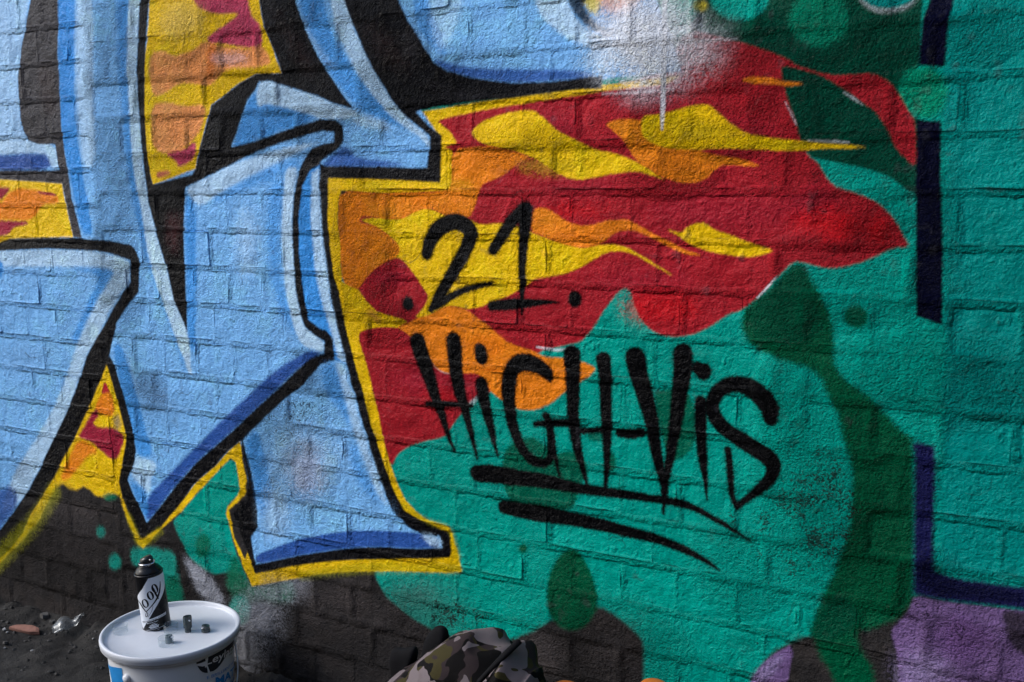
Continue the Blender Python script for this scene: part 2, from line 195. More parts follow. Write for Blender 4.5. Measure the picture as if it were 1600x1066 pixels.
('P','purple2',24.52,0.7,0,[(-44.4,419.6),(-45.2,409.9),(-48.6,400.3),(-54.5,391.3),(-62.5,383.6),(-72.0,377.6),(-82.5,373.9),(-93.2,372.7),(-103.3,374.1),(-112.3,378.0),(-119.3,384.2),(-124.0,392.3),(-126.0,401.6),(-125.1,411.5),(-121.4,421.3),(-115.3,430.4),(-107.0,438.1),(-97.3,443.8),(-86.8,447.3),(-76.3,448.2),(-66.3,446.6),(-57.7,442.6),(-50.9,436.5),(-46.3,428.7)]),
('P','lilac',30.39,0.6,0,[(-99.8,353.8),(-100.6,345.2),(-103.8,336.6),(-109.4,328.5),(-116.8,321.5),(-125.6,316.0),(-135.3,312.5),(-145.1,311.2),(-154.5,312.2),(-162.7,315.4),(-169.2,320.7),(-173.4,327.7),(-175.2,335.8),(-174.3,344.6),(-170.9,353.3),(-165.1,361.5),(-157.5,368.5),(-148.5,373.8),(-138.8,377.1),(-129.1,378.2),(-119.9,377.1),(-111.9,373.8),(-105.7,368.5),(-101.6,361.7)]),
('P','dirt',5.63,0.85,1,[(-32.7,474.1),(9.3,472.5),(124.8,481.7),(129.2,423.3),(39.4,407.5),(-3.7,405.8),(-18.3,427.5)]),
('P','purple',3.39,1.0,1,[(-338.2,348.9),(-350.9,258.9),(-417.9,242.3),(-400.3,288.1),(-372.9,321.4)]),
('P','lilac',6.79,0.6,1,[(-349.4,331.4),(-375.8,311.4),(-402.4,281.7),(-410.6,260.8),(-379.7,268.3)]),
('P','navy',2.65,1.0,0,[(-180.8,1488.2),(-183.4,1381.6),(-192.5,1355.3),(-194.1,1288.6),(-158.0,1285.6),(-156.3,1345.2),(-150.5,1378.8),(-148.3,1484.3)]),
('P','navy',3.69,1.0,0,[(-192.6,1210.6),(-157.9,1206.7),(-154.6,1134.8),(-143.9,1008.7),(-139.7,904.3),(-177.4,914.8),(-189.4,1135.2)]),
('P','navy2',4.64,1.0,0,[(-168.8,719.5),(-138.1,717.1),(-134.0,611.1),(-129.6,515.8),(-90.5,509.4),(-2.1,514.0),(121.4,525.2),(503.0,549.2),(506.6,515.5),(124.5,484.6),(0.3,477.8),(-52.3,474.3),(-115.8,469.9),(-157.3,472.3)]),
('P','navy',7.77,0.7,1,[(-153.7,545.1),(-133.3,533.0),(-108.6,506.0),(-1.7,508.0),(-0.3,485.8),(-116.2,476.1),(-152.4,487.1)]),
('P','red',2.71,1.0,1,[(-1077.0,1251.0),(-1012.6,1258.0),(-837.9,1273.6),(-643.2,1286.1),(-587.0,1314.4),(-552.9,1367.3),(-469.1,1342.3),(-417.2,1324.1),(-388.6,1310.6),(-371.3,1297.9),(-326.8,1282.8),(-288.6,1279.8),(-258.9,1281.1),(-234.3,1267.6),(-217.8,1246.2),(-203.0,1222.2),(-193.2,1205.9),(-188.9,1143.7),(-195.2,1143.8),(-210.5,1158.3),(-223.2,1175.6),(-231.6,1194.9),(-248.5,1221.0),(-272.6,1239.1),(-297.1,1259.3),(-331.5,1280.2),(-366.2,1293.7),(-394.2,1300.2),(-395.9,1291.5),(-386.5,1253.7),(-369.9,1211.6),(-364.0,1188.7),(-349.0,1160.7),(-333.7,1147.6),(-309.7,1111.8),(-270.8,1100.9),(-237.1,1084.4),(-217.6,1065.1),(-202.5,1041.1),(-191.3,1020.0),(-215.2,1019.4),(-247.1,1000.8),(-284.7,986.6),(-313.9,983.5),(-342.1,990.7),(-364.4,994.1),(-389.0,968.4),(-408.9,943.5),(-424.2,929.1),(-450.2,908.6),(-466.3,903.4),(-493.1,883.4),(-520.5,867.5),(-554.3,856.4),(-583.2,857.8),(-606.7,867.4),(-624.8,886.5),(-637.1,910.6),(-644.6,932.7),(-655.5,937.8),(-667.4,928.3),(-685.4,908.1),(-703.5,878.5),(-721.9,854.2),(-740.6,835.5),(-772.5,826.1),(-811.6,817.3),(-838.1,798.5),(-906.3,743.9),(-924.5,726.1),(-955.7,716.9),(-970.2,700.3),(-999.6,665.5),(-1019.0,640.2),(-1029.6,626.1),(-1082.5,610.7),(-1118.2,595.8),(-1145.3,576.4),(-1158.6,547.8),(-1192.8,584.0),(-1237.3,713.9),(-1288.4,1104.4)]),
('P','plum',34.37,0.35,0,[(-948.4,740.1),(-951.3,731.8),(-960.0,723.4),(-973.7,715.6),(-991.7,708.8),(-1012.9,703.5),(-1035.8,700.2),(-1059.0,699.0),(-1080.8,700.1),(-1099.6,703.4),(-1114.1,708.8),(-1123.1,715.8),(-1126.1,724.0),(-1122.7,732.7),(-1113.3,741.4),(-1098.6,749.4),(-1079.6,756.1),(-1057.9,761.1),(-1034.8,764.1),(-1012.0,764.9),(-991.0,763.5),(-973.2,760.1),(-959.6,754.7),(-951.2,747.9)]),
('P','plum',27.53,0.4,0,[(-563.6,1261.5),(-565.7,1254.9),(-572.2,1248.9),(-582.7,1243.9),(-596.7,1240.3),(-613.1,1238.3),(-630.9,1238.1),(-648.9,1239.6),(-665.8,1242.9),(-680.5,1247.8),(-691.9,1253.8),(-699.1,1260.5),(-701.7,1267.6),(-699.3,1274.5),(-692.2,1280.6),(-681.0,1285.6),(-666.5,1289.1),(-649.7,1290.8),(-631.8,1290.8),(-614.0,1289.0),(-597.6,1285.6),(-583.5,1280.8),(-572.8,1274.9),(-566.0,1268.3)]),
('P','plum',29.66,0.3,0,[(-749.7,1215.0),(-751.3,1206.6),(-756.2,1198.7),(-764.0,1192.0),(-774.3,1187.0),(-786.4,1183.9),(-799.5,1183.0),(-812.7,1184.5),(-825.0,1188.1),(-835.7,1193.7),(-843.9,1200.9),(-849.1,1209.2),(-850.9,1218.1),(-849.1,1226.8),(-843.9,1234.7),(-835.7,1241.4),(-825.1,1246.3),(-812.8,1249.2),(-799.7,1249.8),(-786.7,1248.2),(-774.6,1244.5),(-764.3,1238.8),(-756.4,1231.7),(-751.4,1223.6)]),
('P','plum',26.55,0.25,0,[(-357.5,1073.7),(-361.2,1065.8),(-373.1,1058.3),(-392.3,1051.7),(-417.8,1046.4),(-448.0,1042.8),(-481.2,1041.1),(-515.1,1041.6),(-547.3,1044.3),(-575.5,1049.0),(-597.5,1055.4),(-611.5,1063.1),(-616.3,1071.5),(-611.8,1080.0),(-598.1,1087.9),(-576.5,1094.6),(-548.7,1099.7),(-516.7,1102.9),(-483.1,1104.0),(-450.0,1102.9),(-419.6,1099.8),(-393.8,1095.0),(-374.2,1088.7),(-361.9,1081.5)]),
('P','plum',24.9,0.35,0,[(-298.8,1084.1),(-299.8,1077.7),(-303.4,1071.6),(-309.4,1066.4),(-317.3,1062.4),(-326.7,1059.7),(-336.9,1058.8),(-347.2,1059.5),(-357.0,1061.9),(-365.5,1065.8),(-372.1,1071.0),(-376.4,1077.1),(-378.0,1083.7),(-376.9,1090.2),(-373.1,1096.3),(-366.9,1101.6),(-358.7,1105.5),(-349.2,1108.0),(-339.0,1108.9),(-328.7,1108.0),(-319.2,1105.5),(-310.9,1101.6),(-304.5,1096.4),(-300.4,1090.5)]),
('P','plum',28.64,0.25,0,[(-533.9,954.1),(-536.8,948.3),(-545.7,942.7),(-560.0,937.5),(-578.9,933.2),(-601.2,929.9),(-625.5,928.0),(-650.2,927.6),(-673.4,928.8),(-693.7,931.4),(-709.4,935.4),(-719.3,940.5),(-722.8,946.3),(-719.4,952.3),(-709.6,958.2),(-694.1,963.5),(-674.0,967.8),(-650.8,970.9),(-626.3,972.5),(-602.1,972.6),(-579.7,971.2),(-560.7,968.4),(-546.2,964.5),(-537.1,959.6)]),
('P','plum',35.27,0.3,0,[(-1035.1,745.0),(-1037.7,740.8),(-1045.2,736.5),(-1057.1,732.2),(-1072.7,728.3),(-1091.0,725.1),(-1110.7,722.8),(-1130.7,721.5),(-1149.5,721.4),(-1165.6,722.4),(-1178.1,724.6),(-1185.9,727.7),(-1188.5,731.6),(-1185.7,735.9),(-1177.7,740.4),(-1165.0,744.8),(-1148.8,748.7),(-1130.0,751.8),(-1110.0,754.0),(-1090.3,755.1),(-1072.1,755.1),(-1056.7,754.0),(-1044.9,751.8),(-1037.5,748.8)]),
('P','plum',29.45,0.3,0,[(-675.9,1115.0),(-678.3,1110.8),(-685.4,1106.8),(-696.9,1103.4),(-711.9,1100.8),(-729.7,1099.1),(-748.9,1098.5),(-768.3,1099.1),(-786.5,1100.7),(-802.4,1103.4),(-814.6,1107.0),(-822.3,1111.1),(-825.0,1115.6),(-822.3,1120.0),(-814.6,1124.0),(-802.4,1127.5),(-786.7,1130.1),(-768.5,1131.6),(-749.1,1132.0),(-729.9,1131.3),(-712.2,1129.5),(-697.2,1126.8),(-685.6,1123.3),(-678.4,1119.3)]),
('P','plum',25.9,0.35,0,[(-402.4,1194.7),(-404.3,1189.6),(-410.3,1184.9),(-419.9,1180.9),(-432.6,1178.0),(-447.7,1176.3),(-464.0,1176.0),(-480.4,1177.0),(-496.0,1179.4),(-509.5,1183.0),(-520.0,1187.5),(-526.6,1192.7),(-529.0,1198.1),(-526.9,1203.4),(-520.5,1208.2),(-510.3,1212.2),(-497.0,1215.0),(-481.6,1216.6),(-465.2,1216.7),(-448.9,1215.5),(-433.8,1213.0),(-420.9,1209.4),(-411.0,1204.9),(-404.7,1199.9)]),
('P','red2',20.07,0.6,0,[(-317.2,1059.0),(-318.0,1055.4),(-320.8,1051.9),(-325.4,1049.0),(-331.4,1046.6),(-338.6,1045.1),(-346.3,1044.5),(-354.1,1044.8),(-361.4,1046.1),(-367.7,1048.3),(-372.7,1051.2),(-375.9,1054.6),(-377.0,1058.2),(-376.1,1061.9),(-373.2,1065.4),(-368.5,1068.4),(-362.4,1070.7),(-355.2,1072.2),(-347.4,1072.7),(-339.7,1072.3),(-332.5,1071.0),(-326.2,1068.8),(-321.4,1066.0),(-318.3,1062.6)]),
('P','red2',22.71,0.6,0,[(-521.6,911.2),(-523.7,904.0),(-530.3,897.0),(-540.9,890.7),(-554.9,885.5),(-571.5,881.7),(-589.4,879.7),(-607.6,879.5),(-624.7,881.3),(-639.6,884.9),(-651.1,890.1),(-658.4,896.5),(-661.0,903.7),(-658.6,911.1),(-651.5,918.3),(-640.2,924.7),(-625.6,929.8),(-608.6,933.4),(-590.5,935.2),(-572.6,935.1),(-556.0,933.1),(-541.8,929.4),(-531.0,924.3),(-524.1,918.1)]),
('P','red2',19.73,0.6,0,[(-268.6,1054.7),(-269.6,1048.3),(-273.2,1042.3),(-279.0,1037.0),(-286.8,1032.9),(-296.0,1030.2),(-306.1,1029.1),(-316.3,1029.8),(-325.9,1032.1),(-334.2,1035.9),(-340.8,1041.0),(-345.0,1047.1),(-346.6,1053.6),(-345.5,1060.1),(-341.8,1066.3),(-335.7,1071.5),(-327.7,1075.6),(-318.3,1078.1),(-308.3,1079.1),(-298.2,1078.3),(-288.8,1075.9),(-280.6,1072.0),(-274.3,1067.0),(-270.2,1061.1)]),
('P','red2',23.63,0.6,0,[(-669.3,1071.1),(-671.8,1068.2),(-678.9,1065.5),(-690.4,1063.1),(-705.4,1061.1),(-723.1,1059.8),(-742.4,1059.2),(-761.8,1059.4),(-780.0,1060.3),(-795.9,1062.0),(-808.1,1064.2),(-815.8,1066.9),(-818.5,1069.8),(-815.8,1072.8),(-808.1,1075.6),(-795.9,1078.1),(-780.1,1080.0),(-761.9,1081.2),(-742.5,1081.7),(-723.3,1081.4),(-705.6,1080.4),(-690.6,1078.7),(-679.0,1076.5),(-671.8,1073.9)]),
('P','red2',27.58,0.6,0,[(-991.7,710.9),(-993.2,705.8),(-997.7,700.8),(-1004.7,696.1),(-1013.8,692.1),(-1024.5,689.1),(-1036.0,687.3),(-1047.6,686.8),(-1058.4,687.6),(-1067.7,689.8),(-1074.8,693.1),(-1079.3,697.4),(-1080.7,702.2),(-1079.1,707.4),(-1074.4,712.6),(-1067.2,717.2),(-1057.8,721.2),(-1047.0,724.1),(-1035.4,725.8),(-1023.9,726.2),(-1013.3,725.3),(-1004.3,723.1),(-997.4,719.8),(-993.1,715.7)]),
('P','red2',19.17,0.6,0,[(-221.2,1045.6),(-221.6,1040.6),(-223.2,1035.8),(-225.9,1031.7),(-229.6,1028.5),(-234.0,1026.5),(-238.9,1025.7),(-243.8,1026.2),(-248.4,1028.1),(-252.5,1031.2),(-255.7,1035.2),(-257.8,1039.9),(-258.7,1045.0),(-258.3,1050.1),(-256.6,1054.9),(-253.8,1059.0),(-250.1,1062.1),(-245.6,1064.2),(-240.8,1064.9),(-235.9,1064.3),(-231.3,1062.4),(-227.3,1059.3),(-224.2,1055.3),(-222.1,1050.7)]),
('S','white',1.57,0.7,0,[(-422.2,931.3,1.69),(-409.0,945.6,2.1),(-392.1,967.2,1.04)]),
('S','white',2.48,0.4,0,[(-389.1,1243.9,1.0),(-377.3,1223.7,1.99),(-369.7,1207.7,0.99)]),
('S','white',2.43,0.45,0,[(-349.9,1182.4,1.48),(-312.7,1180.6,2.43),(-288.7,1178.1,0.96)]),
('S','white',2.85,0.45,0,[(-298.8,1253.6,0.95),(-285.1,1244.4,2.38),(-271.5,1234.3,0.95)]),
('S','white',2.48,0.6,0,[(-827.4,819.8,1.51),(-785.4,816.9,2.48),(-753.3,826.3,1.22)]),
('S','white',2.74,0.6,0,[(-1061.3,773.4,1.38),(-1034.9,757.8,2.74),(-1014.4,754.4,1.36)]),
('S','white',4.03,0.5,0,[(-970.2,697.8,4.04),(-955.7,711.8,2.68)]),
('P','yellow',3.45,1.0,0,[(-1087.1,1253.8),(-1012.6,1260.4),(-929.9,1269.7),(-837.9,1277.0),(-750.2,1282.8),(-643.2,1289.3),(-562.1,1293.4),(-586.3,1281.2),(-701.7,1275.1),(-837.9,1262.5),(-943.6,1251.9),(-1027.0,1239.8),(-1037.0,1234.2),(-1009.0,1214.6),(-995.3,1195.4),(-1023.6,1187.8),(-1005.3,1180.3),(-1006.3,1109.0),(-1050.8,1104.3),(-1162.6,1100.6),(-1269.0,1106.9),(-1275.9,1050.6),(-1270.1,986.2),(-1270.8,923.6),(-1230.9,909.7),(-1207.8,884.8),(-1184.6,866.6),(-1130.6,856.8),(-1112.4,850.2),(-1138.8,837.1),(-1177.7,834.6),(-1209.5,828.7),(-1232.2,819.3),(-1231.1,803.5),(-1216.4,761.0),(-1202.1,703.8),(-1187.6,651.9),(-1176.3,599.5),(-1164.7,560.5),(-1149.8,522.0),(-1127.1,484.7),(-1097.9,462.1),(-1073.4,449.7),(-1025.0,442.8),(-1016.1,432.2),(-1004.6,396.9),(-996.3,352.9),(-1034.0,344.5),(-1143.5,327.0),(-1267.5,304.0),(-1354.7,282.0),(-1445.8,251.6),(-1552.7,216.0),(-1576.7,266.7),(-1431.3,554.9),(-1326.4,974.1),(-1319.8,1136.6),(-1101.5,1134.8),(-1091.7,1246.8)]),
('P','yellow',2.36,1.0,1,[(-964.5,1213.3),(-943.8,1230.1),(-910.0,1240.4),(-876.9,1247.2),(-835.3,1249.0),(-812.3,1233.6),(-787.0,1210.6),(-749.5,1193.0),(-712.7,1175.7),(-676.6,1169.6),(-644.6,1158.2),(-609.6,1141.7),(-580.6,1121.1),(-600.1,1128.7),(-635.0,1139.8),(-676.2,1135.8),(-709.8,1129.5),(-742.9,1124.2),(-771.5,1130.0),(-793.0,1141.4),(-812.2,1152.9),(-837.9,1166.9),(-877.1,1179.0),(-930.6,1189.3),(-950.9,1197.9)]),
('P','yellow',2.51,1.0,1,[(-1226.3,1049.9),(-1179.3,1053.0),(-1138.0,1051.0),(-1118.3,1053.7),(-1095.6,1065.1),(-1073.3,1072.6),(-1051.4,1071.5),(-1029.9,1063.2),(-998.6,1052.7),(-967.7,1053.1),(-945.6,1042.7),(-901.8,1046.8),(-871.0,1042.6),(-838.0,1031.5),(-802.9,1019.5),(-764.6,1010.0),(-733.2,1005.1),(-708.6,1010.3),(-680.6,1013.2),(-650.6,1008.4),(-626.7,995.7),(-597.2,980.1),(-564.6,960.5),(-585.5,970.6),(-612.4,984.0),(-638.5,997.6),(-662.4,1002.5),(-686.5,1000.7),(-710.8,987.6),(-739.2,971.9),(-766.8,959.5),(-802.7,951.1),(-831.4,947.7),(-851.3,932.7),(-878.1,916.0),(-912.2,902.3),(-947.0,888.4),(-979.5,883.0),(-1008.1,887.6),(-1029.9,882.7),(-1059.6,864.8),(-1092.7,855.2),(-1166.6,953.4),(-1127.2,998.8),(-1179.8,1035.4)]),
('P','orange',2.7,1.0,1,[(-1006.7,1182.7),(-930.6,1188.1),(-877.1,1176.7),(-840.5,1165.8),(-870.6,1152.5),(-897.3,1133.2),(-938.0,1119.5),(-949.1,1104.2),(-956.3,1078.2),(-967.7,1054.3),(-998.6,1052.7),(-1029.9,1063.2),(-1051.4,1071.5),(-1073.3,1072.6),(-1095.6,1065.1),(-1118.3,1053.7),(-1138.0,1051.0),(-1163.9,1051.9),(-1183.9,1055.5),(-1218.2,1056.4),(-1223.3,1043.6),(-1179.8,1034.1),(-1157.1,1020.7),(-1134.6,1004.9),(-1125.8,992.5),(-1135.3,977.2),(-1166.3,963.6),(-1190.1,947.5),(-1211.2,928.7),(-1230.9,908.4),(-1270.8,922.3),(-1271.7,986.1),(-1274.3,1050.6),(-1269.0,1106.9),(-1162.6,1099.4),(-1050.9,1103.1),(-1006.3,1109.0)]),
('P','red',2.79,1.0,1,[(-1135.2,978.5),(-1120.2,971.4),(-1105.5,955.6),(-1090.8,941.1),(-1076.3,922.9),(-1060.4,904.9),(-1069.6,885.6),(-1092.5,861.6),(-1112.4,854.1),(-1138.2,858.9),(-1169.1,863.6),(-1192.3,872.7),(-1212.3,891.1),(-1229.3,909.8),(-1211.1,932.5),(-1186.9,952.7),(-1158.5,967.7)]),
('P','plum',16.8,0.4,0,[(-1105.9,936.7),(-1107.6,933.4),(-1112.2,930.2),(-1119.4,927.3),(-1128.9,924.8),(-1140.0,923.1),(-1152.0,922.2),(-1164.0,922.1),(-1175.2,922.9),(-1184.9,924.5),(-1192.3,926.9),(-1196.9,929.8),(-1198.4,933.0),(-1196.7,936.4),(-1191.9,939.7),(-1184.4,942.6),(-1174.6,945.0),(-1163.3,946.7),(-1151.3,947.6),(-1139.4,947.6),(-1128.4,946.8),(-1119.0,945.1),(-1111.9,942.8),(-1107.4,939.9)]),
('P','orange',2.32,1.0,1,[(-835.4,1073.1),(-812.0,1075.6),(-792.8,1067.8),(-767.3,1051.0),(-742.2,1044.5),(-717.5,1046.0),(-687.2,1055.4),(-651.3,1056.9),(-627.5,1045.2),(-598.2,1029.3),(-569.3,1018.0),(-546.4,1005.6),(-515.0,997.9),(-540.6,999.3),(-557.7,1004.2),(-586.4,1016.5),(-613.2,1029.0),(-639.2,1038.4),(-662.9,1038.0),(-680.8,1029.9),(-692.8,1018.5),(-723.3,1006.5),(-748.2,1005.9),(-779.8,1013.1),(-811.9,1023.9),(-840.6,1032.6)]),
('P','yellow',2.15,1.0,1,[(-581.2,1041.6),(-552.7,1034.5),(-541.8,1047.6),(-519.8,1054.3),(-508.7,1051.3),(-495.3,1040.9),(-470.2,1034.0),(-437.9,1021.1),(-397.8,1010.6),(-405.9,1006.3),(-431.8,998.2),(-472.5,1000.2),(-502.0,1004.7),(-527.6,1012.5),(-546.8,1021.8),(-560.5,1031.2)]),
('P','orange',2.18,1.0,1,[(-695.1,1218.8),(-677.4,1225.8),(-648.0,1227.0),(-619.0,1219.6),(-618.6,1195.2),(-584.1,1180.6),(-537.2,1174.4),(-506.4,1164.4),(-450.7,1155.3),(-419.0,1142.6),(-484.4,1149.6),(-500.2,1138.4),(-510.7,1126.0),(-530.2,1117.7),(-558.0,1117.8),(-583.0,1126.5),(-600.2,1130.9),(-609.6,1141.7),(-629.4,1150.5),(-647.1,1169.1),(-659.2,1190.9),(-677.1,1205.3)]),
('P','yellow',2.07,1.0,1,[(-627.3,1230.5),(-596.5,1231.5),(-574.1,1236.0),(-546.6,1243.2),(-519.4,1246.2),(-506.3,1241.6),(-492.0,1227.8),(-470.3,1209.8),(-443.6,1195.8),(-412.5,1190.0),(-386.9,1185.3),(-349.9,1181.5),(-301.0,1176.4),(-255.3,1170.6),(-300.7,1169.6),(-336.6,1170.3),(-361.2,1167.8),(-411.8,1169.8),(-463.9,1173.9),(-504.5,1174.7),(-537.1,1172.3),(-572.8,1175.1),(-606.9,1183.2),(-626.7,1198.6)]),
('P','orange',1.5,1.0,1,[(-459.9,1281.0),(-441.4,1286.0),(-415.8,1283.7),(-383.3,1274.1),(-357.4,1270.9),(-383.0,1267.3),(-415.4,1272.8),(-441.1,1275.0)]),
('P','orange',2.62,1.0,1,[(-1141.9,835.6),(-1107.9,850.5),(-1085.0,860.8),(-1059.6,867.3),(-1029.9,883.9),(-1008.1,887.6),(-979.5,883.0),(-954.2,867.2),(-926.4,850.5),(-892.1,827.2),(-858.1,817.5),(-831.4,811.1),(-811.5,803.0),(-776.3,803.4),(-737.8,800.5),(-706.3,791.3),(-721.2,774.8),(-740.1,761.4),(-772.1,738.2),(-795.5,717.8),(-828.7,701.1),(-862.5,697.6),(-883.0,705.4),(-906.4,715.4),(-924.5,726.1),(-941.2,749.5),(-955.3,760.7),(-1014.4,753.2),(-1039.3,757.4),(-1061.3,773.4),(-1078.9,795.0),(-1096.5,816.8)]),
('P','red',2.85,1.0,1,[(-1232.2,820.6),(-1209.5,828.7),(-1177.7,834.6),(-1146.5,835.3),(-1120.5,830.5),(-1101.1,813.9),(-1091.0,789.0),(-1171.3,782.9),(-1225.2,788.1)]),
('P','yellow2',13.04,0.3,0,[(-958.7,1116.0),(-960.6,1113.6),(-966.1,1111.3),(-975.0,1109.4),(-986.6,1107.9),(-1000.2,1107.0),(-1014.9,1106.6),(-1029.7,1107.0),(-1043.5,1108.0),(-1055.5,1109.5),(-1064.7,1111.6),(-1070.5,1113.9),(-1072.4,1116.4),(-1070.4,1118.9),(-1064.5,1121.2),(-1055.3,1123.2),(-1043.2,1124.7),(-1029.4,1125.5),(-1014.6,1125.8),(-1000.0,1125.4),(-986.4,1124.3),(-974.8,1122.8),(-966.0,1120.8),(-960.5,1118.5)]),
('P','orange2',21.61,0.4,0,[(-1029.4,1092.2),(-1031.9,1087.8),(-1039.2,1083.7),(-1050.8,1080.2),(-1065.9,1077.4),(-1083.6,1075.6),(-1102.8,1074.8),(-1122.2,1075.3),(-1140.4,1076.9),(-1156.0,1079.6),(-1168.1,1083.2),(-1175.7,1087.3),(-1178.2,1091.9),(-1175.4,1096.4),(-1167.6,1100.6),(-1155.4,1104.2),(-1139.6,1106.9),(-1121.4,1108.6),(-1102.1,1109.2),(-1083.0,1108.6),(-1065.3,1106.9),(-1050.3,1104.2),(-1038.9,1100.6),(-1031.8,1096.6)]),
('P','yellow2',16.75,0.4,0,[(-736.9,1148.6),(-738.9,1145.2),(-745.1,1142.0),(-754.9,1139.3),(-767.8,1137.3),(-783.0,1136.1),(-799.4,1135.8),(-815.9,1136.4),(-831.5,1137.9),(-844.9,1140.2),(-855.3,1143.2),(-861.8,1146.6),(-864.1,1150.1),(-861.8,1153.7),(-855.3,1156.9),(-844.9,1159.6),(-831.5,1161.5),(-816.0,1162.6),(-799.5,1162.8),(-783.1,1162.1),(-768.0,1160.6),(-755.0,1158.2),(-745.2,1155.3),(-739.0,1152.0)]),
('P','yellow2',12.77,0.4,0,[(-486.0,1202.1),(-487.3,1198.4),(-491.5,1195.0),(-498.2,1192.2),(-507.1,1190.2),(-517.5,1189.0),(-528.8,1188.8),(-540.2,1189.5),(-550.8,1191.3),(-560.1,1193.8),(-567.3,1197.0),(-571.8,1200.7),(-573.4,1204.6),(-572.0,1208.3),(-567.6,1211.7),(-560.6,1214.5),(-551.4,1216.6),(-540.8,1217.7),(-529.5,1217.8),(-518.2,1216.9),(-507.8,1215.2),(-498.8,1212.6),(-491.9,1209.4),(-487.5,1205.8)]),
('P','orange2',18.37,0.5,0,[(-892.1,818.7),(-893.5,814.2),(-897.7,809.8),(-904.2,805.7),(-912.9,802.4),(-922.9,799.9),(-933.8,798.5),(-944.7,798.2),(-954.9,799.2),(-963.7,801.3),(-970.4,804.4),(-974.7,808.3),(-976.1,812.7),(-974.5,817.3),(-970.2,821.8),(-963.4,825.8),(-954.6,829.2),(-944.4,831.6),(-933.5,832.9),(-922.7,833.1),(-912.7,832.0),(-904.1,829.9),(-897.6,826.8),(-893.5,823.0)]),
('P','orange2',11.91,0.4,0,[(-699.0,1026.2),(-700.6,1023.8),(-705.4,1021.6),(-713.2,1019.5),(-723.4,1017.9),(-735.4,1016.7),(-748.3,1016.1),(-761.3,1016.1),(-773.5,1016.8),(-784.0,1018.0),(-792.2,1019.7),(-797.3,1021.8),(-799.0,1024.2),(-797.3,1026.6),(-792.2,1028.9),(-784.1,1030.9),(-773.6,1032.6),(-761.4,1033.7),(-748.4,1034.3),(-735.5,1034.2),(-723.6,1033.5),(-713.3,1032.3),(-705.5,1030.5),(-700.6,1028.5)]),
('S','plum',8.6,0.5,0,[(-1200.6,861.8,7.18),(-1185.1,849.7,5.72)]),
('P','blue',2.34,1.0,0,[(-5376.8,2954.6),(-1081.9,2009.5),(-1008.6,1520.6),(-751.7,1494.1),(-623.4,1460.6),(-576.7,1354.8),(-558.9,1300.4),(-713.9,1294.0),(-876.7,1286.6),(-1012.1,1293.0),(-1075.3,1262.8),(-1036.0,1209.4),(-1037.5,1125.9),(-1161.7,1132.8),(-1305.1,1136.4),(-1311.8,1050.2),(-1303.1,935.4),(-1276.1,821.7),(-1252.5,746.1),(-1220.1,641.7),(-1182.8,537.8),(-1138.7,457.1),(-1049.4,424.1),(-1025.8,383.8),(-1142.7,359.0),(-1353.3,314.3),(-1535.0,259.0),(-1589.3,381.6),(-1546.4,430.0),(-1558.3,551.1),(-1773.7,381.1),(-1896.8,282.0),(-1930.0,333.4),(-1951.3,395.0),(-1916.5,463.8),(-1921.1,537.6),(-1973.4,716.0),(-2001.6,699.7),(-2133.6,485.5),(-2321.4,281.7),(-2472.8,122.8),(-2947.6,-201.9),(-7231.8,-1169.4)]),
('P','midblue',5.42,1.0,1,[(-2063.3,1629.7),(-2084.0,1416.6),(-2091.3,1284.8),(-2089.4,1217.7),(-2075.7,1154.6),(-2043.8,1003.5),(-2003.6,1004.3),(-2017.4,1089.9),(-2028.7,1154.1),(-2038.6,1253.5),(-2030.3,1398.9),(-2003.0,1623.4)]),
('P','paleblue',7.68,0.6,1,[(-2779.0,1735.7),(-2153.2,1667.6),(-2185.2,1511.3),(-2214.7,1439.5),(-2233.6,1380.7),(-2237.9,1305.2),(-2229.9,1251.5),(-2213.9,1225.1),(-2321.2,1221.4),(-2868.0,1218.1)]),
('P','paleblue',5.91,0.9,1,[(-2864.8,1236.9),(-2222.7,1231.5),(-2116.8,1216.8),(-2109.0,1162.5),(-2136.9,1159.8),(-2156.0,1196.5),(-2324.5,1194.9),(-2872.4,1192.2)]),
('P','deepblue',7.9,1.0,1,[(-2871.6,1197.4),(-2324.5,1194.9),(-2179.2,1198.4),(-2149.4,1193.3),(-2132.6,1156.7),(-2329.3,1157.2),(-2878.4,1157.6)]),
('P','paleblue',10.55,0.7,1,[(-1995.9,1650.5),(-1947.7,1645.2),(-1970.4,1323.7),(-1979.4,1163.9),(-2023.5,1161.5),(-2029.0,1282.5),(-2024.5,1412.9)]),
('P','midblue',13.68,0.75,1,[(-1876.0,1637.4),(-1822.1,1631.5),(-1853.3,1388.5),(-1856.9,1205.3),(-1836.1,1061.4),(-1790.4,916.8),(-1732.2,750.8),(-1722.9,684.8),(-1751.4,764.2),(-1812.2,901.2),(-1865.2,1061.1),(-1879.7,1205.8),(-1882.0,1390.2)]),
('P','paleblue',4.26,1.0,1,[(-1826.1,1632.0),(-1784.9,1627.5),(-1816.4,1441.4),(-1828.2,1373.2),(-1826.3,1275.3),(-1823.6,1162.0),(-1814.0,1080.3),(-1793.3,1008.4),(-1768.6,936.5),(-1746.4,857.3),(-1720.2,806.1),(-1710.5,774.5),(-1707.5,733.5),(-1706.5,690.7),(-1718.0,697.1),(-1729.6,731.8),(-1749.1,767.4),(-1775.1,826.3),(-1806.2,898.5),(-1827.1,971.2),(-1840.7,1080.2),(-1857.3,1152.3),(-1858.6,1304.7),(-1852.9,1416.3)]),
('P','midblue',6.69,0.85,1,[(-1698.6,1104.6),(-1673.5,1076.7),(-1666.3,1041.8),(-1675.6,935.4),(-1679.6,849.2),(-1695.7,731.5),(-1715.5,788.8),(-1706.9,963.0)]),
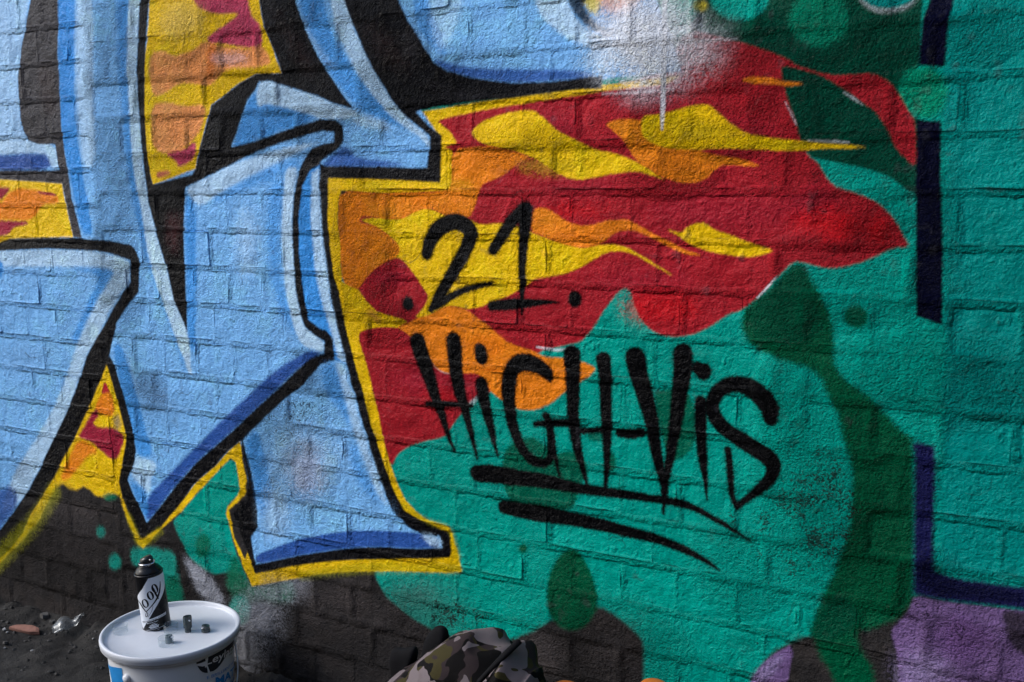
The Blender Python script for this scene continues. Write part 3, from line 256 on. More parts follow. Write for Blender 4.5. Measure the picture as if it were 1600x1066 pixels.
('P','paleblue',6.18,0.9,1,[(-1698.0,1113.0),(-1614.0,1141.6),(-1561.0,1161.4),(-1452.7,1186.3),(-1366.8,1200.1),(-1308.9,1203.9),(-1353.8,1192.2),(-1419.1,1167.4),(-1490.2,1141.9),(-1592.2,1104.6),(-1656.6,1071.2),(-1678.3,1090.7)]),
('P','midblue',12.18,0.6,1,[(-1351.2,1175.4),(-1419.1,1167.4),(-1490.2,1141.9),(-1592.4,1101.8),(-1631.5,1076.9),(-1528.1,1104.5),(-1420.6,1137.4),(-1382.6,1147.5),(-1368.2,1169.3)]),
('P','paleblue',4.35,1.0,1,[(-1471.1,1330.1),(-1445.1,1331.3),(-1416.6,1322.2),(-1375.1,1310.1),(-1321.5,1295.0),(-1281.8,1278.4),(-1231.8,1264.0),(-1219.6,1256.2),(-1243.3,1247.1),(-1307.1,1249.3),(-1363.9,1263.9),(-1413.8,1276.0),(-1456.2,1284.2),(-1475.9,1273.3),(-1481.3,1302.1)]),
('P','midblue',5.99,0.8,1,[(-1479.1,1278.6),(-1456.2,1284.2),(-1413.8,1276.0),(-1363.9,1263.9),(-1315.2,1249.6),(-1416.2,1227.2),(-1486.4,1210.7),(-1555.7,1188.3),(-1526.7,1251.4),(-1503.0,1292.6),(-1480.8,1312.5)]),
('P','midblue',8.26,0.8,1,[(-1362.1,1557.2),(-1302.9,1551.1),(-1297.9,1478.3),(-1277.1,1403.7),(-1217.2,1327.0),(-1157.9,1269.7),(-1099.6,1219.5),(-1158.7,1239.4),(-1219.3,1263.5),(-1295.3,1343.5),(-1348.1,1433.4)]),
('P','paleblue',4.04,0.9,1,[(-1290.3,1549.8),(-1245.3,1545.1),(-1229.3,1428.1),(-1200.4,1372.0),(-1168.5,1322.0),(-1139.7,1278.6),(-1103.5,1243.6),(-1056.1,1209.9),(-1052.3,1182.4),(-1077.9,1206.9),(-1128.8,1238.4),(-1172.9,1276.3),(-1217.2,1329.4),(-1254.0,1390.0),(-1275.7,1440.1)]),
('P','paleblue',11.25,0.4,1,[(-1355.2,1458.6),(-1324.9,1407.1),(-1278.9,1354.9),(-1263.6,1341.7),(-1302.8,1356.3),(-1341.1,1408.2)]),
('P','paleblue',10.95,0.7,1,[(-1219.6,1256.2),(-1158.7,1239.4),(-1136.7,1220.5),(-1174.3,1227.7),(-1243.7,1236.0)]),
('P','deepblue',7.0,0.9,1,[(-1314.0,1158.2),(-1285.5,1180.7),(-1257.8,1195.2),(-1222.3,1172.0),(-1168.4,1166.2),(-1101.0,1155.5),(-1161.2,1148.9),(-1311.1,1150.6)]),
('P','midblue',6.36,0.6,1,[(-1092.6,1529.3),(-1057.2,1525.7),(-1054.3,1457.1),(-1024.6,1386.1),(-1011.2,1350.7),(-1039.0,1364.0),(-1080.8,1413.2)]),
('P','paleblue',12.52,0.5,1,[(-1053.0,1525.2),(-954.5,1515.1),(-982.5,1428.4),(-1025.2,1351.6),(-1049.7,1399.4)]),
('P','deepblue',6.06,0.9,1,[(-1050.6,1350.8),(-983.8,1331.9),(-876.6,1321.3),(-797.4,1315.8),(-726.1,1310.7),(-713.9,1296.1),(-876.7,1296.7),(-960.7,1308.9),(-1011.6,1324.2)]),
('P','paleblue',4.54,0.95,1,[(-844.1,1503.6),(-769.8,1496.0),(-768.2,1432.3),(-754.7,1404.6),(-732.8,1381.7),(-708.7,1366.1),(-644.2,1349.1),(-621.1,1332.0),(-724.0,1348.1),(-750.7,1359.5),(-781.5,1377.7),(-812.6,1401.7),(-831.5,1432.4)]),
('P','paleblue',27.83,0.8,0,[(-609.6,1326.1),(-611.8,1319.5),(-618.5,1313.6),(-629.3,1308.8),(-643.5,1305.5),(-660.2,1303.8),(-678.4,1303.8),(-696.8,1305.7),(-714.1,1309.4),(-729.1,1314.5),(-740.7,1320.7),(-748.0,1327.6),(-750.5,1334.7),(-748.1,1341.5),(-740.9,1347.5),(-729.4,1352.3),(-714.5,1355.6),(-697.4,1357.0),(-679.1,1356.7),(-661.0,1354.6),(-644.2,1350.8),(-629.9,1345.7),(-619.0,1339.6),(-612.1,1332.9)]),
('P','midblue',18.42,0.65,1,[(-1456.3,1117.8),(-1408.6,1137.3),(-1424.8,1051.5),(-1435.8,970.9),(-1423.3,903.7),(-1391.7,837.4),(-1367.6,798.1),(-1410.4,808.9),(-1443.0,861.8),(-1468.9,942.7),(-1467.5,1037.6)]),
('P','paleblue',4.55,1.0,1,[(-1407.8,1154.2),(-1377.3,1153.9),(-1389.9,1099.2),(-1398.9,1016.0),(-1396.9,949.3),(-1392.4,898.4),(-1382.7,846.1),(-1368.4,819.8),(-1320.2,796.0),(-1324.6,771.3),(-1385.5,783.2),(-1409.1,836.4),(-1424.4,917.3),(-1428.5,1011.4),(-1419.4,1091.3)]),
('P','midblue',2.96,1.0,1,[(-1340.8,1147.0),(-1318.9,1158.3),(-1322.3,1114.7),(-1320.7,1034.5),(-1309.6,939.2),(-1287.6,821.0),(-1306.3,809.0),(-1362.4,839.1),(-1381.6,983.2),(-1367.3,1114.9)]),
('P','paleblue',4.45,0.9,1,[(-1338.9,1153.4),(-1315.9,1153.2),(-1318.9,1078.6),(-1314.6,978.4),(-1296.9,882.9),(-1281.8,800.0),(-1261.4,725.2),(-1216.7,594.7),(-1160.9,459.2),(-1195.5,488.3),(-1241.3,591.8),(-1271.1,683.8),(-1298.1,762.6),(-1301.6,802.6),(-1322.4,868.3),(-1343.7,960.4),(-1347.6,1065.4)]),
('P','paleblue',34.72,0.5,0,[(-1496.4,996.4),(-1498.5,975.2),(-1502.5,955.3),(-1508.1,938.0),(-1514.8,924.6),(-1522.3,916.0),(-1530.0,912.9),(-1537.5,915.4),(-1544.1,923.5),(-1549.4,936.5),(-1553.1,953.6),(-1554.8,973.6),(-1554.6,995.1),(-1552.3,1016.5),(-1548.2,1036.4),(-1542.5,1053.5),(-1535.7,1066.5),(-1528.2,1074.7),(-1520.6,1077.5),(-1513.3,1074.8),(-1506.8,1066.7),(-1501.6,1053.9),(-1498.0,1037.1),(-1496.2,1017.6)]),
('P','paleblue',63.8,0.35,0,[(-1293.9,516.0),(-1298.1,493.7),(-1309.2,471.8),(-1326.3,451.7),(-1348.4,434.8),(-1374.3,422.3),(-1402.1,415.0),(-1430.0,413.7),(-1456.0,418.5),(-1478.2,429.1),(-1495.0,444.9),(-1505.0,464.7),(-1507.6,487.2),(-1502.6,510.5),(-1490.3,533.1),(-1471.8,553.4),(-1448.5,569.9),(-1422.1,581.5),(-1394.3,587.7),(-1367.2,587.9),(-1342.4,582.5),(-1321.6,571.7),(-1306.0,556.3),(-1296.5,537.3)]),
('P','paleblue',39.64,0.5,0,[(-1429.1,410.9),(-1431.4,395.4),(-1436.6,380.5),(-1444.5,367.0),(-1454.5,356.0),(-1465.9,348.2),(-1478.0,344.1),(-1490.0,344.2),(-1501.0,348.3),(-1510.3,356.2),(-1517.1,367.5),(-1521.1,381.2),(-1521.8,396.5),(-1519.4,412.3),(-1513.9,427.4),(-1505.8,440.8),(-1495.6,451.6),(-1484.1,459.1),(-1472.0,462.8),(-1460.2,462.5),(-1449.5,458.2),(-1440.5,450.3),(-1433.8,439.2),(-1430.0,425.8)]),
('P','cloudpink',47.53,0.25,0,[(-1327.8,518.5),(-1330.1,503.6),(-1335.9,489.2),(-1344.6,476.2),(-1355.9,465.6),(-1368.8,458.0),(-1382.6,454.0),(-1396.4,454.0),(-1409.0,457.9),(-1419.8,465.5),(-1427.8,476.3),(-1432.6,489.6),(-1433.7,504.3),(-1431.2,519.6),(-1425.1,534.2),(-1416.0,547.2),(-1404.5,557.6),(-1391.4,564.9),(-1377.6,568.5),(-1364.1,568.2),(-1351.8,564.1),(-1341.4,556.4),(-1333.6,545.8),(-1329.0,532.9)]),
('P','midblue',15.07,0.7,1,[(-1335.0,765.1),(-1284.8,763.6),(-1262.8,684.6),(-1252.7,644.9),(-1288.3,668.5),(-1336.9,718.6)]),
('P','midblue',13.27,0.8,1,[(-1560.1,553.8),(-1516.6,595.2),(-1491.2,518.5),(-1477.2,432.8),(-1513.2,383.0),(-1530.5,410.1)]),
('P','midblue',15.07,0.6,1,[(-1265.7,602.6),(-1211.4,499.7),(-1180.5,449.3),(-1228.3,483.5),(-1267.6,547.3)]),
('P','deepblue',5.08,1.0,1,[(-1365.2,775.1),(-1326.3,769.8),(-1402.0,726.8),(-1448.1,687.8),(-1520.3,629.4),(-1617.5,552.9),(-1696.1,495.2),(-1776.9,422.8),(-1845.8,349.6),(-1881.0,315.3),(-1889.2,347.8),(-1871.3,380.9),(-1829.6,420.1),(-1719.1,512.0),(-1614.4,602.0),(-1517.6,677.1),(-1468.1,717.0),(-1400.7,755.9)]),
('P','midblue',7.39,0.85,1,[(-1962.2,741.7),(-1930.6,751.6),(-1892.6,642.1),(-1866.5,543.8),(-1846.0,480.7),(-1900.0,478.6),(-1916.7,538.1),(-1945.2,637.2)]),
('P','paleblue',10.98,0.4,1,[(-1929.9,759.3),(-1912.2,714.5),(-1875.1,594.2),(-1886.1,642.7),(-1911.5,722.3)]),
('P','paleblue',7.45,0.8,1,[(-1917.8,474.7),(-1831.9,471.5),(-1854.2,432.4),(-1870.7,387.3),(-1891.1,403.5),(-1928.5,427.1)]),
('P','midblue',7.53,0.8,1,[(-1929.6,414.1),(-1891.4,400.3),(-1876.2,373.8),(-1880.5,321.8),(-1896.5,338.6),(-1923.2,386.1)]),
('P','deepblue',4.68,1.0,1,[(-1536.9,293.5),(-1475.4,322.3),(-1404.8,353.5),(-1329.9,377.6),(-1244.3,398.8),(-1162.2,410.9),(-1101.9,418.1),(-1067.9,415.6),(-1039.3,397.6),(-1102.7,382.5),(-1265.8,354.2),(-1352.7,330.4),(-1443.4,301.2),(-1538.3,269.1)]),
('P','paleblue',7.19,0.8,1,[(-1086.4,419.3),(-1045.0,419.4),(-1039.3,397.6),(-1063.7,396.1)]),
('P','paleblue',8.92,0.5,1,[(-1117.3,431.9),(-1086.3,420.7),(-1165.3,415.9),(-1247.5,402.5),(-1181.0,428.5)]),
('P','paleblue',7.88,0.9,1,[(-3241.4,937.0),(-2354.4,957.0),(-2169.8,966.7),(-1998.4,966.6),(-1912.6,954.0),(-1883.8,943.0),(-1887.9,895.1),(-1920.1,869.6),(-1968.3,818.4),(-2019.4,748.5),(-2057.6,706.3),(-2108.9,610.6),(-2171.8,509.1),(-2265.2,396.7),(-2359.8,284.6),(-2442.8,254.2),(-2360.9,384.0),(-2246.0,500.7),(-2161.5,605.6),(-2083.7,744.0),(-2009.9,846.9),(-1956.8,895.2),(-1932.3,926.4),(-2115.8,924.6),(-2359.5,916.2),(-3250.8,889.3)]),
('P','midblue',9.35,0.85,1,[(-2116.0,923.0),(-1932.3,926.4),(-1961.5,892.0),(-2014.7,843.6),(-2083.7,744.0),(-2111.7,742.0),(-2045.1,832.7),(-1986.2,909.3)]),
('P','midblue',8.16,1.0,1,[(-2381.6,943.3),(-2338.8,920.2),(-2364.3,878.4),(-2411.7,909.5)]),
('P','deepblue',13.25,0.9,1,[(-2601.4,302.9),(-2434.8,317.7),(-2384.6,338.9),(-2358.8,293.5),(-2389.3,257.1),(-2449.2,202.9),(-2632.9,75.7)]),
('P','grime',40.83,0.25,0,[(-2188.0,693.0),(-2192.2,685.1),(-2202.7,677.1),(-2218.9,669.7),(-2239.9,663.3),(-2264.3,658.3),(-2290.4,655.1),(-2316.6,653.9),(-2341.0,654.9),(-2361.8,658.0),(-2377.5,663.0),(-2387.0,669.5),(-2389.6,677.2),(-2385.0,685.4),(-2373.7,693.6),(-2356.4,701.1),(-2334.6,707.5),(-2309.6,712.3),(-2283.4,715.2),(-2257.6,716.1),(-2234.1,714.9),(-2214.2,711.7),(-2199.4,706.7),(-2190.5,700.3)]),
('P','grime',21.24,0.35,0,[(-2298.8,388.8),(-2300.8,382.3),(-2305.1,375.9),(-2311.4,370.1),(-2319.4,365.2),(-2328.4,361.5),(-2338.0,359.3),(-2347.4,358.9),(-2356.0,360.1),(-2363.2,363.0),(-2368.4,367.3),(-2371.4,372.8),(-2371.9,379.1),(-2369.8,385.7),(-2365.4,392.1),(-2358.9,398.0),(-2350.9,402.9),(-2341.7,406.5),(-2332.2,408.5),(-2322.9,408.9),(-2314.4,407.6),(-2307.4,404.7),(-2302.2,400.4),(-2299.3,395.0)]),
('P','grime',28.89,0.35,0,[(-1790.8,648.6),(-1793.3,639.7),(-1799.1,631.1),(-1808.0,623.3),(-1819.3,616.8),(-1832.3,612.1),(-1846.2,609.6),(-1859.9,609.3),(-1872.6,611.5),(-1883.4,615.8),(-1891.4,622.1),(-1896.1,629.9),(-1897.2,638.6),(-1894.6,647.7),(-1888.5,656.4),(-1879.3,664.3),(-1867.7,670.7),(-1854.5,675.2),(-1840.7,677.5),(-1827.1,677.6),(-1814.7,675.3),(-1804.2,670.9),(-1796.5,664.7),(-1791.9,657.1)]),
('P','grime',21.47,0.3,0,[(-1762.1,621.1),(-1763.8,616.2),(-1768.3,611.3),(-1775.1,606.9),(-1784.0,603.1),(-1794.2,600.2),(-1805.1,598.4),(-1815.9,597.9),(-1826.0,598.7),(-1834.5,600.8),(-1841.0,603.9),(-1844.9,608.0),(-1845.9,612.7),(-1844.1,617.6),(-1839.5,622.5),(-1832.4,627.0),(-1823.4,630.8),(-1813.1,633.7),(-1802.2,635.3),(-1791.4,635.8),(-1781.5,634.9),(-1773.2,632.8),(-1766.9,629.7),(-1763.1,625.7)]),
('P','yellow',3.99,1.0,0,[(-2881.1,1142.0),(-2331.6,1138.3),(-2182.1,1131.1),(-2101.4,1126.1),(-2086.7,1048.6),(-2073.9,996.8),(-2167.0,991.8),(-2313.2,985.5),(-2352.6,971.7),(-2914.8,945.6)]),
('P','orange',5.98,1.0,1,[(-2893.4,1070.2),(-2339.8,1073.1),(-2298.6,1105.0),(-2260.7,1114.3),(-2212.9,1111.1),(-2120.6,1097.2),(-2115.8,1077.4),(-2179.1,1074.0),(-2208.4,1045.8),(-2233.8,1034.5),(-2294.5,1036.9),(-2901.0,1026.0)]),
('P','plum',4.99,1.0,1,[(-2885.0,1119.3),(-2334.2,1117.7),(-2290.0,1114.4),(-2311.9,1097.1),(-2338.6,1082.7),(-2893.4,1070.2)]),
('P','plum',3.79,1.0,1,[(-2201.5,1106.5),(-2131.6,1101.8),(-2120.9,1094.2),(-2178.7,1098.7)]),
('P','plum',6.05,1.0,1,[(-2900.4,1029.5),(-2245.9,1034.3),(-2232.3,1026.7),(-2297.2,1014.6),(-2311.4,999.9),(-2350.1,991.1),(-2909.3,977.9)]),
('P','yellow',3.13,1.0,0,[(-1763.6,1625.2),(-1465.3,1592.7),(-1460.6,1492.4),(-1453.0,1441.3),(-1422.4,1376.0),(-1408.8,1342.2),(-1479.0,1344.7),(-1523.8,1330.2),(-1570.3,1306.0),(-1608.2,1287.7),(-1619.2,1261.2),(-1648.2,1194.1),(-1662.3,1154.5),(-1798.7,1119.0),(-1814.3,1176.1),(-1813.6,1281.9),(-1803.0,1385.6),(-1782.4,1466.2)]),
('P','peach',4.68,1.0,1,[(-1779.2,1408.8),(-1738.0,1408.9),(-1710.1,1393.6),(-1656.4,1401.0),(-1617.8,1420.9),(-1578.3,1409.1),(-1493.6,1395.8),(-1467.1,1404.3),(-1448.9,1390.3),(-1433.2,1363.9),(-1469.5,1359.6),(-1495.7,1358.5),(-1557.7,1362.0),(-1605.5,1327.6),(-1660.9,1337.0),(-1698.8,1338.9),(-1739.0,1320.4),(-1779.0,1312.5),(-1789.4,1357.2)]),
('P','peach',4.9,1.0,1,[(-1786.1,1298.9),(-1730.8,1299.4),(-1689.1,1288.2),(-1622.8,1290.9),(-1635.5,1241.5),(-1665.7,1215.0),(-1719.7,1188.6),(-1768.9,1189.5),(-1795.3,1211.1)]),
('P','orange2',9.31,0.6,1,[(-1607.2,1413.7),(-1581.7,1411.9),(-1595.1,1347.0),(-1613.9,1341.3)]),
('P','plum2',4.53,1.0,1,[(-1617.7,1422.3),(-1561.3,1449.5),(-1515.7,1469.1),(-1586.9,1472.2),(-1640.5,1494.9),(-1672.9,1563.2),(-1493.8,1545.7),(-1489.4,1469.5),(-1459.9,1441.9),(-1458.5,1403.7),(-1481.3,1397.5),(-1563.7,1410.7)]),
('P','yellow',6.11,0.8,1,[(-1649.9,1493.1),(-1578.0,1470.2),(-1510.3,1471.2),(-1561.1,1452.1),(-1606.6,1450.3)]),
('P','plum2',4.09,1.0,1,[(-1755.0,1189.2),(-1695.9,1195.0),(-1656.2,1214.8),(-1662.6,1177.9),(-1712.3,1156.4),(-1720.9,1171.9)]),
('P','plum2',5.03,0.8,1,[(-1786.3,1147.3),(-1748.1,1151.2),(-1736.8,1144.1),(-1783.3,1134.6)]),
('P','peach2',31.56,0.4,0,[(-1614.7,1466.6),(-1617.6,1456.7),(-1624.6,1447.7),(-1635.4,1440.3),(-1649.3,1435.0),(-1665.3,1432.2),(-1682.5,1432.0),(-1699.5,1434.6),(-1715.3,1439.7),(-1728.7,1447.1),(-1738.8,1456.2),(-1744.8,1466.4),(-1746.3,1476.9),(-1743.2,1487.1),(-1735.7,1496.2),(-1724.4,1503.5),(-1710.1,1508.7),(-1693.8,1511.2),(-1676.7,1511.1),(-1659.9,1508.3),(-1644.5,1503.1),(-1631.6,1495.7),(-1622.0,1486.8),(-1616.2,1476.9)]),
('P','cloudpink',12.2,0.4,0,[(-1494.6,1377.8),(-1496.6,1375.3),(-1501.9,1373.1),(-1510.4,1371.5),(-1521.5,1370.5),(-1534.4,1370.2),(-1548.2,1370.6),(-1562.1,1371.8),(-1575.1,1373.6),(-1586.3,1376.0),(-1594.8,1378.6),(-1600.1,1381.5),(-1601.8,1384.3),(-1599.8,1386.9),(-1594.1,1389.1),(-1585.3,1390.8),(-1574.0,1391.7),(-1560.9,1391.9),(-1546.9,1391.4),(-1533.2,1390.2),(-1520.4,1388.4),(-1509.6,1386.0),(-1501.3,1383.4),(-1496.2,1380.6)]),
('P','yellow',5.01,1.0,0,[(-1988.7,694.5),(-1970.5,650.6),(-1953.2,597.2),(-1936.6,535.9),(-1934.6,509.2),(-1950.0,459.5),(-1968.6,400.6),(-1964.8,368.8),(-1945.7,331.0),(-1915.1,274.1),(-1903.6,253.3),(-1920.7,260.1),(-1947.9,306.2),(-1973.9,367.4),(-1991.7,369.7),(-2022.5,357.0),(-2057.3,355.2),(-2079.3,368.6),(-2102.3,373.6),(-2127.4,360.0),(-2156.4,357.5),(-2179.4,369.4),(-2205.3,355.6),(-2250.9,301.1),(-2280.8,258.4),(-2372.8,176.3),(-2461.3,106.7),(-2580.9,38.4),(-2577.8,61.4),(-2458.0,132.7),(-2369.7,201.8),(-2309.4,274.8),(-2209.6,383.8),(-2120.4,498.6),(-2044.7,604.0)]),
('P','red',3.78,1.0,1,[(-1999.2,654.3),(-1989.4,639.4),(-1982.1,621.2),(-2016.4,614.7)]),
('P','orange',5.7,1.0,1,[(-2016.1,617.9),(-1981.5,627.5),(-1967.6,584.7),(-1982.9,564.1),(-2025.3,569.1),(-2042.8,576.9)]),
('P','plum',4.82,1.0,1,[(-2047.9,571.6),(-2035.9,577.6),(-2023.6,562.9),(-2050.6,543.9),(-2037.9,532.4),(-1971.7,539.8),(-1940.5,516.4),(-1967.5,463.6),(-1990.5,457.5),(-2022.9,474.4),(-2067.1,493.4),(-2110.8,499.7),(-2084.6,527.2)]),
('P','orange',7.96,1.0,1,[(-2114.1,491.1),(-2078.8,492.0),(-2034.5,473.0),(-2082.9,450.6),(-2122.1,412.4),(-2161.1,382.1),(-2190.6,378.0),(-2153.3,433.3)]),
('P','dirt',16.37,0.7,1,[(-2204.5,362.5),(-2174.3,371.8),(-2128.1,353.2),(-2170.1,296.3),(-2232.5,286.7)]),
('P','green',7.78,0.9,0,[(-1980.9,364.8),(-1981.9,362.5),(-1984.6,360.1),(-1988.8,357.8),(-1994.1,355.7),(-2000.3,354.0),(-2006.9,352.8),(-2013.5,352.1),(-2019.5,352.0),(-2024.7,352.5),(-2028.6,353.6),(-2031.0,355.3),(-2031.7,357.3),(-2030.6,359.6),(-2027.8,362.0),(-2023.6,364.3),(-2018.2,366.4),(-2012.0,368.1),(-2005.4,369.4),(-1998.8,370.0),(-1992.8,370.1),(-1987.7,369.5),(-1983.9,368.4),(-1981.5,366.8)]),
('P','grime',11.32,0.6,0,[(-1950.4,554.9),(-1951.3,549.9),(-1953.0,545.1),(-1955.5,540.9),(-1958.6,537.5),(-1962.0,535.2),(-1965.5,534.2),(-1969.0,534.4),(-1972.1,536.0),(-1974.6,538.7),(-1976.4,542.5),(-1977.3,547.0),(-1977.3,551.9),(-1976.4,557.0),(-1974.6,561.8),(-1972.1,566.0),(-1969.0,569.3),(-1965.6,571.6),(-1962.1,572.6),(-1958.7,572.3),(-1955.6,570.8),(-1953.1,568.0),(-1951.3,564.3),(-1950.4,559.8)]),
('P','yellow',3.5,1.0,0,[(-1569.5,554.1),(-1564.6,509.1),(-1553.8,466.1),(-1561.4,432.3),(-1587.8,407.4),(-1612.2,387.1),(-1600.5,323.6),(-1545.5,241.9),(-1548.8,216.8),(-1577.2,258.9),(-1601.3,311.3),(-1622.7,376.4),(-1615.7,394.2),(-1582.8,426.2),(-1575.9,445.1),(-1579.8,477.4),(-1585.9,503.4),(-1598.9,510.6),(-1631.6,483.9),(-1701.2,421.2),(-1762.8,360.9),(-1838.8,302.9),(-1874.0,268.1),(-1899.9,245.8),(-1921.0,256.8),(-1904.2,272.7),(-1848.9,310.8),(-1776.6,369.7),(-1709.9,441.4),(-1647.0,487.9),(-1605.5,527.6)]),
('P','black',3.16,1.0,0,[(-2910.5,970.7),(-2351.8,978.2),(-2313.0,987.1),(-2166.9,993.3),(-2051.5,994.2),(-1941.5,990.6),(-1878.2,983.1),(-1864.3,973.2),(-1851.8,948.4),(-1862.3,873.8),(-1901.1,841.8),(-1944.3,793.7),(-1961.2,752.6),(-1972.9,720.7),(-1986.0,699.4),(-2004.6,668.0),(-2044.7,604.0),(-2071.5,565.9),(-2120.4,498.6),(-2166.7,443.2),(-2209.6,383.8),(-2295.0,289.2),(-2318.3,264.7),(-2350.3,212.1),(-2415.5,151.0),(-2489.2,101.6),(-3129.7,-304.5),(-3107.3,-174.4),(-2569.4,124.2),(-2449.2,202.9),(-2383.3,263.4),(-2315.3,334.8),(-2265.2,396.7),(-2206.8,476.7),(-2156.1,543.9),(-2108.9,610.6),(-2057.6,706.3),(-2026.2,748.0),(-1981.6,794.5),(-1944.5,839.6),(-1908.9,874.6),(-1887.9,895.1),(-1883.4,947.4),(-1912.6,954.0),(-1944.3,960.6),(-1998.4,966.6),(-2169.8,966.7),(-2354.4,957.0),(-2916.1,938.4)]),
('P','charcoal',3.76,1.0,0,[(-2148.7,1667.1),(-2058.1,1657.2),(-2070.1,1545.2),(-2084.0,1416.6),(-2084.2,1372.8),(-2089.1,1284.7),(-2088.3,1228.2),(-2085.0,1195.2),(-2077.9,1154.6),(-2071.1,1089.7),(-2054.7,1029.2),(-2044.7,994.4),(-2073.9,996.8),(-2086.7,1048.6),(-2101.6,1124.6),(-2182.3,1129.6),(-2331.8,1136.7),(-2881.4,1140.2),(-2878.1,1159.3),(-2329.3,1157.2),(-2137.4,1155.2),(-2109.6,1156.4),(-2116.8,1216.8),(-2177.0,1218.2),(-2211.2,1228.1),(-2225.7,1246.8),(-2234.3,1274.6),(-2236.6,1335.5),(-2233.6,1380.7),(-2214.7,1439.5),(-2185.2,1511.3),(-2166.4,1553.6)]),
('P','black',2.29,1.0,0,[(-1788.8,1627.9),(-1767.4,1625.6),(-1776.1,1519.7),(-1801.0,1385.4),(-1809.6,1281.7),(-1808.2,1176.0),(-1798.6,1120.4),(-1674.7,1142.1),(-1662.2,1155.8),(-1648.2,1194.1),(-1619.2,1261.2),(-1608.2,1287.7),(-1570.3,1306.0),(-1523.8,1330.2),(-1478.9,1346.0),(-1408.7,1343.5),(-1422.4,1376.0),(-1453.0,1441.3),(-1462.3,1492.5),(-1465.3,1592.7),(-1374.0,1582.7),(-1367.1,1484.3),(-1348.1,1433.4),(-1325.7,1388.6),(-1295.3,1343.5),(-1264.9,1304.9),(-1230.2,1265.2),(-1281.8,1278.4),(-1321.5,1295.0),(-1375.1,1310.1),(-1416.6,1322.2),(-1445.1,1331.3),(-1471.1,1330.1),(-1482.5,1312.5),(-1504.5,1296.6),(-1528.5,1251.5),(-1555.1,1199.0),(-1486.5,1209.4),(-1421.3,1226.0),(-1356.7,1239.5),(-1315.3,1248.3),(-1275.0,1247.0),(-1258.0,1233.9),(-1257.4,1205.2),(-1269.1,1190.4),(-1293.7,1178.3),(-1318.8,1162.1),(-1302.7,1155.6),(-1161.1,1152.6),(-1061.6,1149.0),(-1053.3,1203.9),(-1056.1,1209.9),(-1103.5,1243.6),(-1139.7,1278.6),(-1168.5,1322.0),(-1200.4,1372.0),(-1229.3,1428.1),(-1247.8,1473.9),(-1255.2,1569.8),(-1150.0,1558.4),(-1120.2,1462.9),(-1099.3,1424.0),(-1064.4,1374.9),(-1043.6,1344.6),(-1011.6,1325.4),(-960.7,1311.2),(-878.0,1297.9),(-799.8,1296.2),(-702.0,1300.9),(-701.8,1279.4),(-750.2,1279.5),(-878.1,1270.9),(-977.7,1267.1),(-1052.3,1259.6),(-1084.2,1254.8),(-1055.8,1227.7),(-1027.5,1209.2),(-1030.0,1143.8),(-1031.8,1121.1),(-1161.8,1127.9),(-1297.2,1131.3),(-1303.6,1050.3),(-1297.9,985.4),(-1291.6,935.9),(-1279.7,903.5),(-1264.6,822.5),(-1255.8,792.5),(-1242.7,746.9),(-1228.0,701.4),(-1210.4,642.7),(-1192.6,590.8),(-1173.2,539.1),(-1155.1,500.9),(-1129.2,461.3),(-1085.8,446.4),(-1040.2,435.0),(-1022.1,431.3),(-1016.7,394.8),(-1019.9,379.5),(-1030.5,376.2),(-1142.8,353.4),(-1266.7,329.9),(-1353.6,308.5),(-1444.4,281.7),(-1541.4,247.2),(-1573.6,320.5),(-1600.9,381.3),(-1584.2,401.9),(-1556.2,424.1),(-1550.0,466.6),(-1560.3,517.0),(-1565.6,556.1),(-1605.6,526.1),(-1647.1,486.4),(-1710.0,439.9),(-1776.8,368.1),(-1838.4,307.7),(-1902.4,268.1),(-1922.3,294.1),(-1941.2,331.7),(-1959.9,372.7),(-1970.6,403.6),(-1952.0,462.4),(-1936.5,512.1),(-1938.8,535.6),(-1955.4,597.0),(-1972.7,650.4),(-1988.5,696.0),(-1971.7,709.9),(-1965.5,705.7),(-1940.8,637.6),(-1923.6,584.5),(-1912.3,538.6),(-1905.4,492.1),(-1912.5,459.5),(-1927.9,433.6),(-1938.6,412.9),(-1925.5,385.8),(-1898.6,339.9),(-1881.0,315.3),(-1845.8,349.6),(-1776.9,422.8),(-1696.1,495.2),(-1617.4,554.4),(-1567.3,592.5),(-1520.2,630.9),(-1448.1,687.8),(-1402.0,726.8),(-1360.8,757.6),(-1326.3,769.8),(-1321.9,795.9),(-1341.8,803.9),(-1371.7,822.3),(-1384.3,848.7),(-1394.1,898.3),(-1396.9,949.3),(-1398.9,1016.0),(-1389.9,1099.2),(-1374.2,1147.4),(-1359.8,1169.2),(-1338.9,1191.9),(-1309.1,1200.1),(-1281.5,1203.3),(-1280.8,1222.1),(-1308.1,1225.4),(-1400.1,1208.6),(-1487.7,1187.0),(-1613.9,1143.0),(-1698.0,1113.0),(-1706.8,1045.5),(-1710.6,938.5),(-1712.4,859.0),(-1715.4,790.3),(-1723.9,810.3),(-1750.5,857.1),(-1768.6,936.5),(-1793.3,1008.4),(-1814.0,1080.3),(-1822.4,1152.0),(-1827.8,1282.4),(-1828.2,1373.2),(-1816.4,1441.4)]),
('P','midblue',2.23,1.0,0,[(-1344.1,1147.1),(-1318.9,1158.3),(-1322.3,1114.7),(-1320.7,1034.5),(-1314.6,978.4),(-1309.6,939.2),(-1301.4,893.3),(-1294.7,853.8),(-1287.6,821.0),(-1281.8,800.0),(-1268.6,754.1),(-1298.3,758.5),(-1299.9,802.8),(-1306.3,809.0),(-1316.0,819.1),(-1332.6,822.1),(-1362.4,839.1),(-1366.4,865.9),(-1376.1,916.6),(-1381.6,983.2),(-1378.6,1049.4),(-1367.3,1114.9)]),
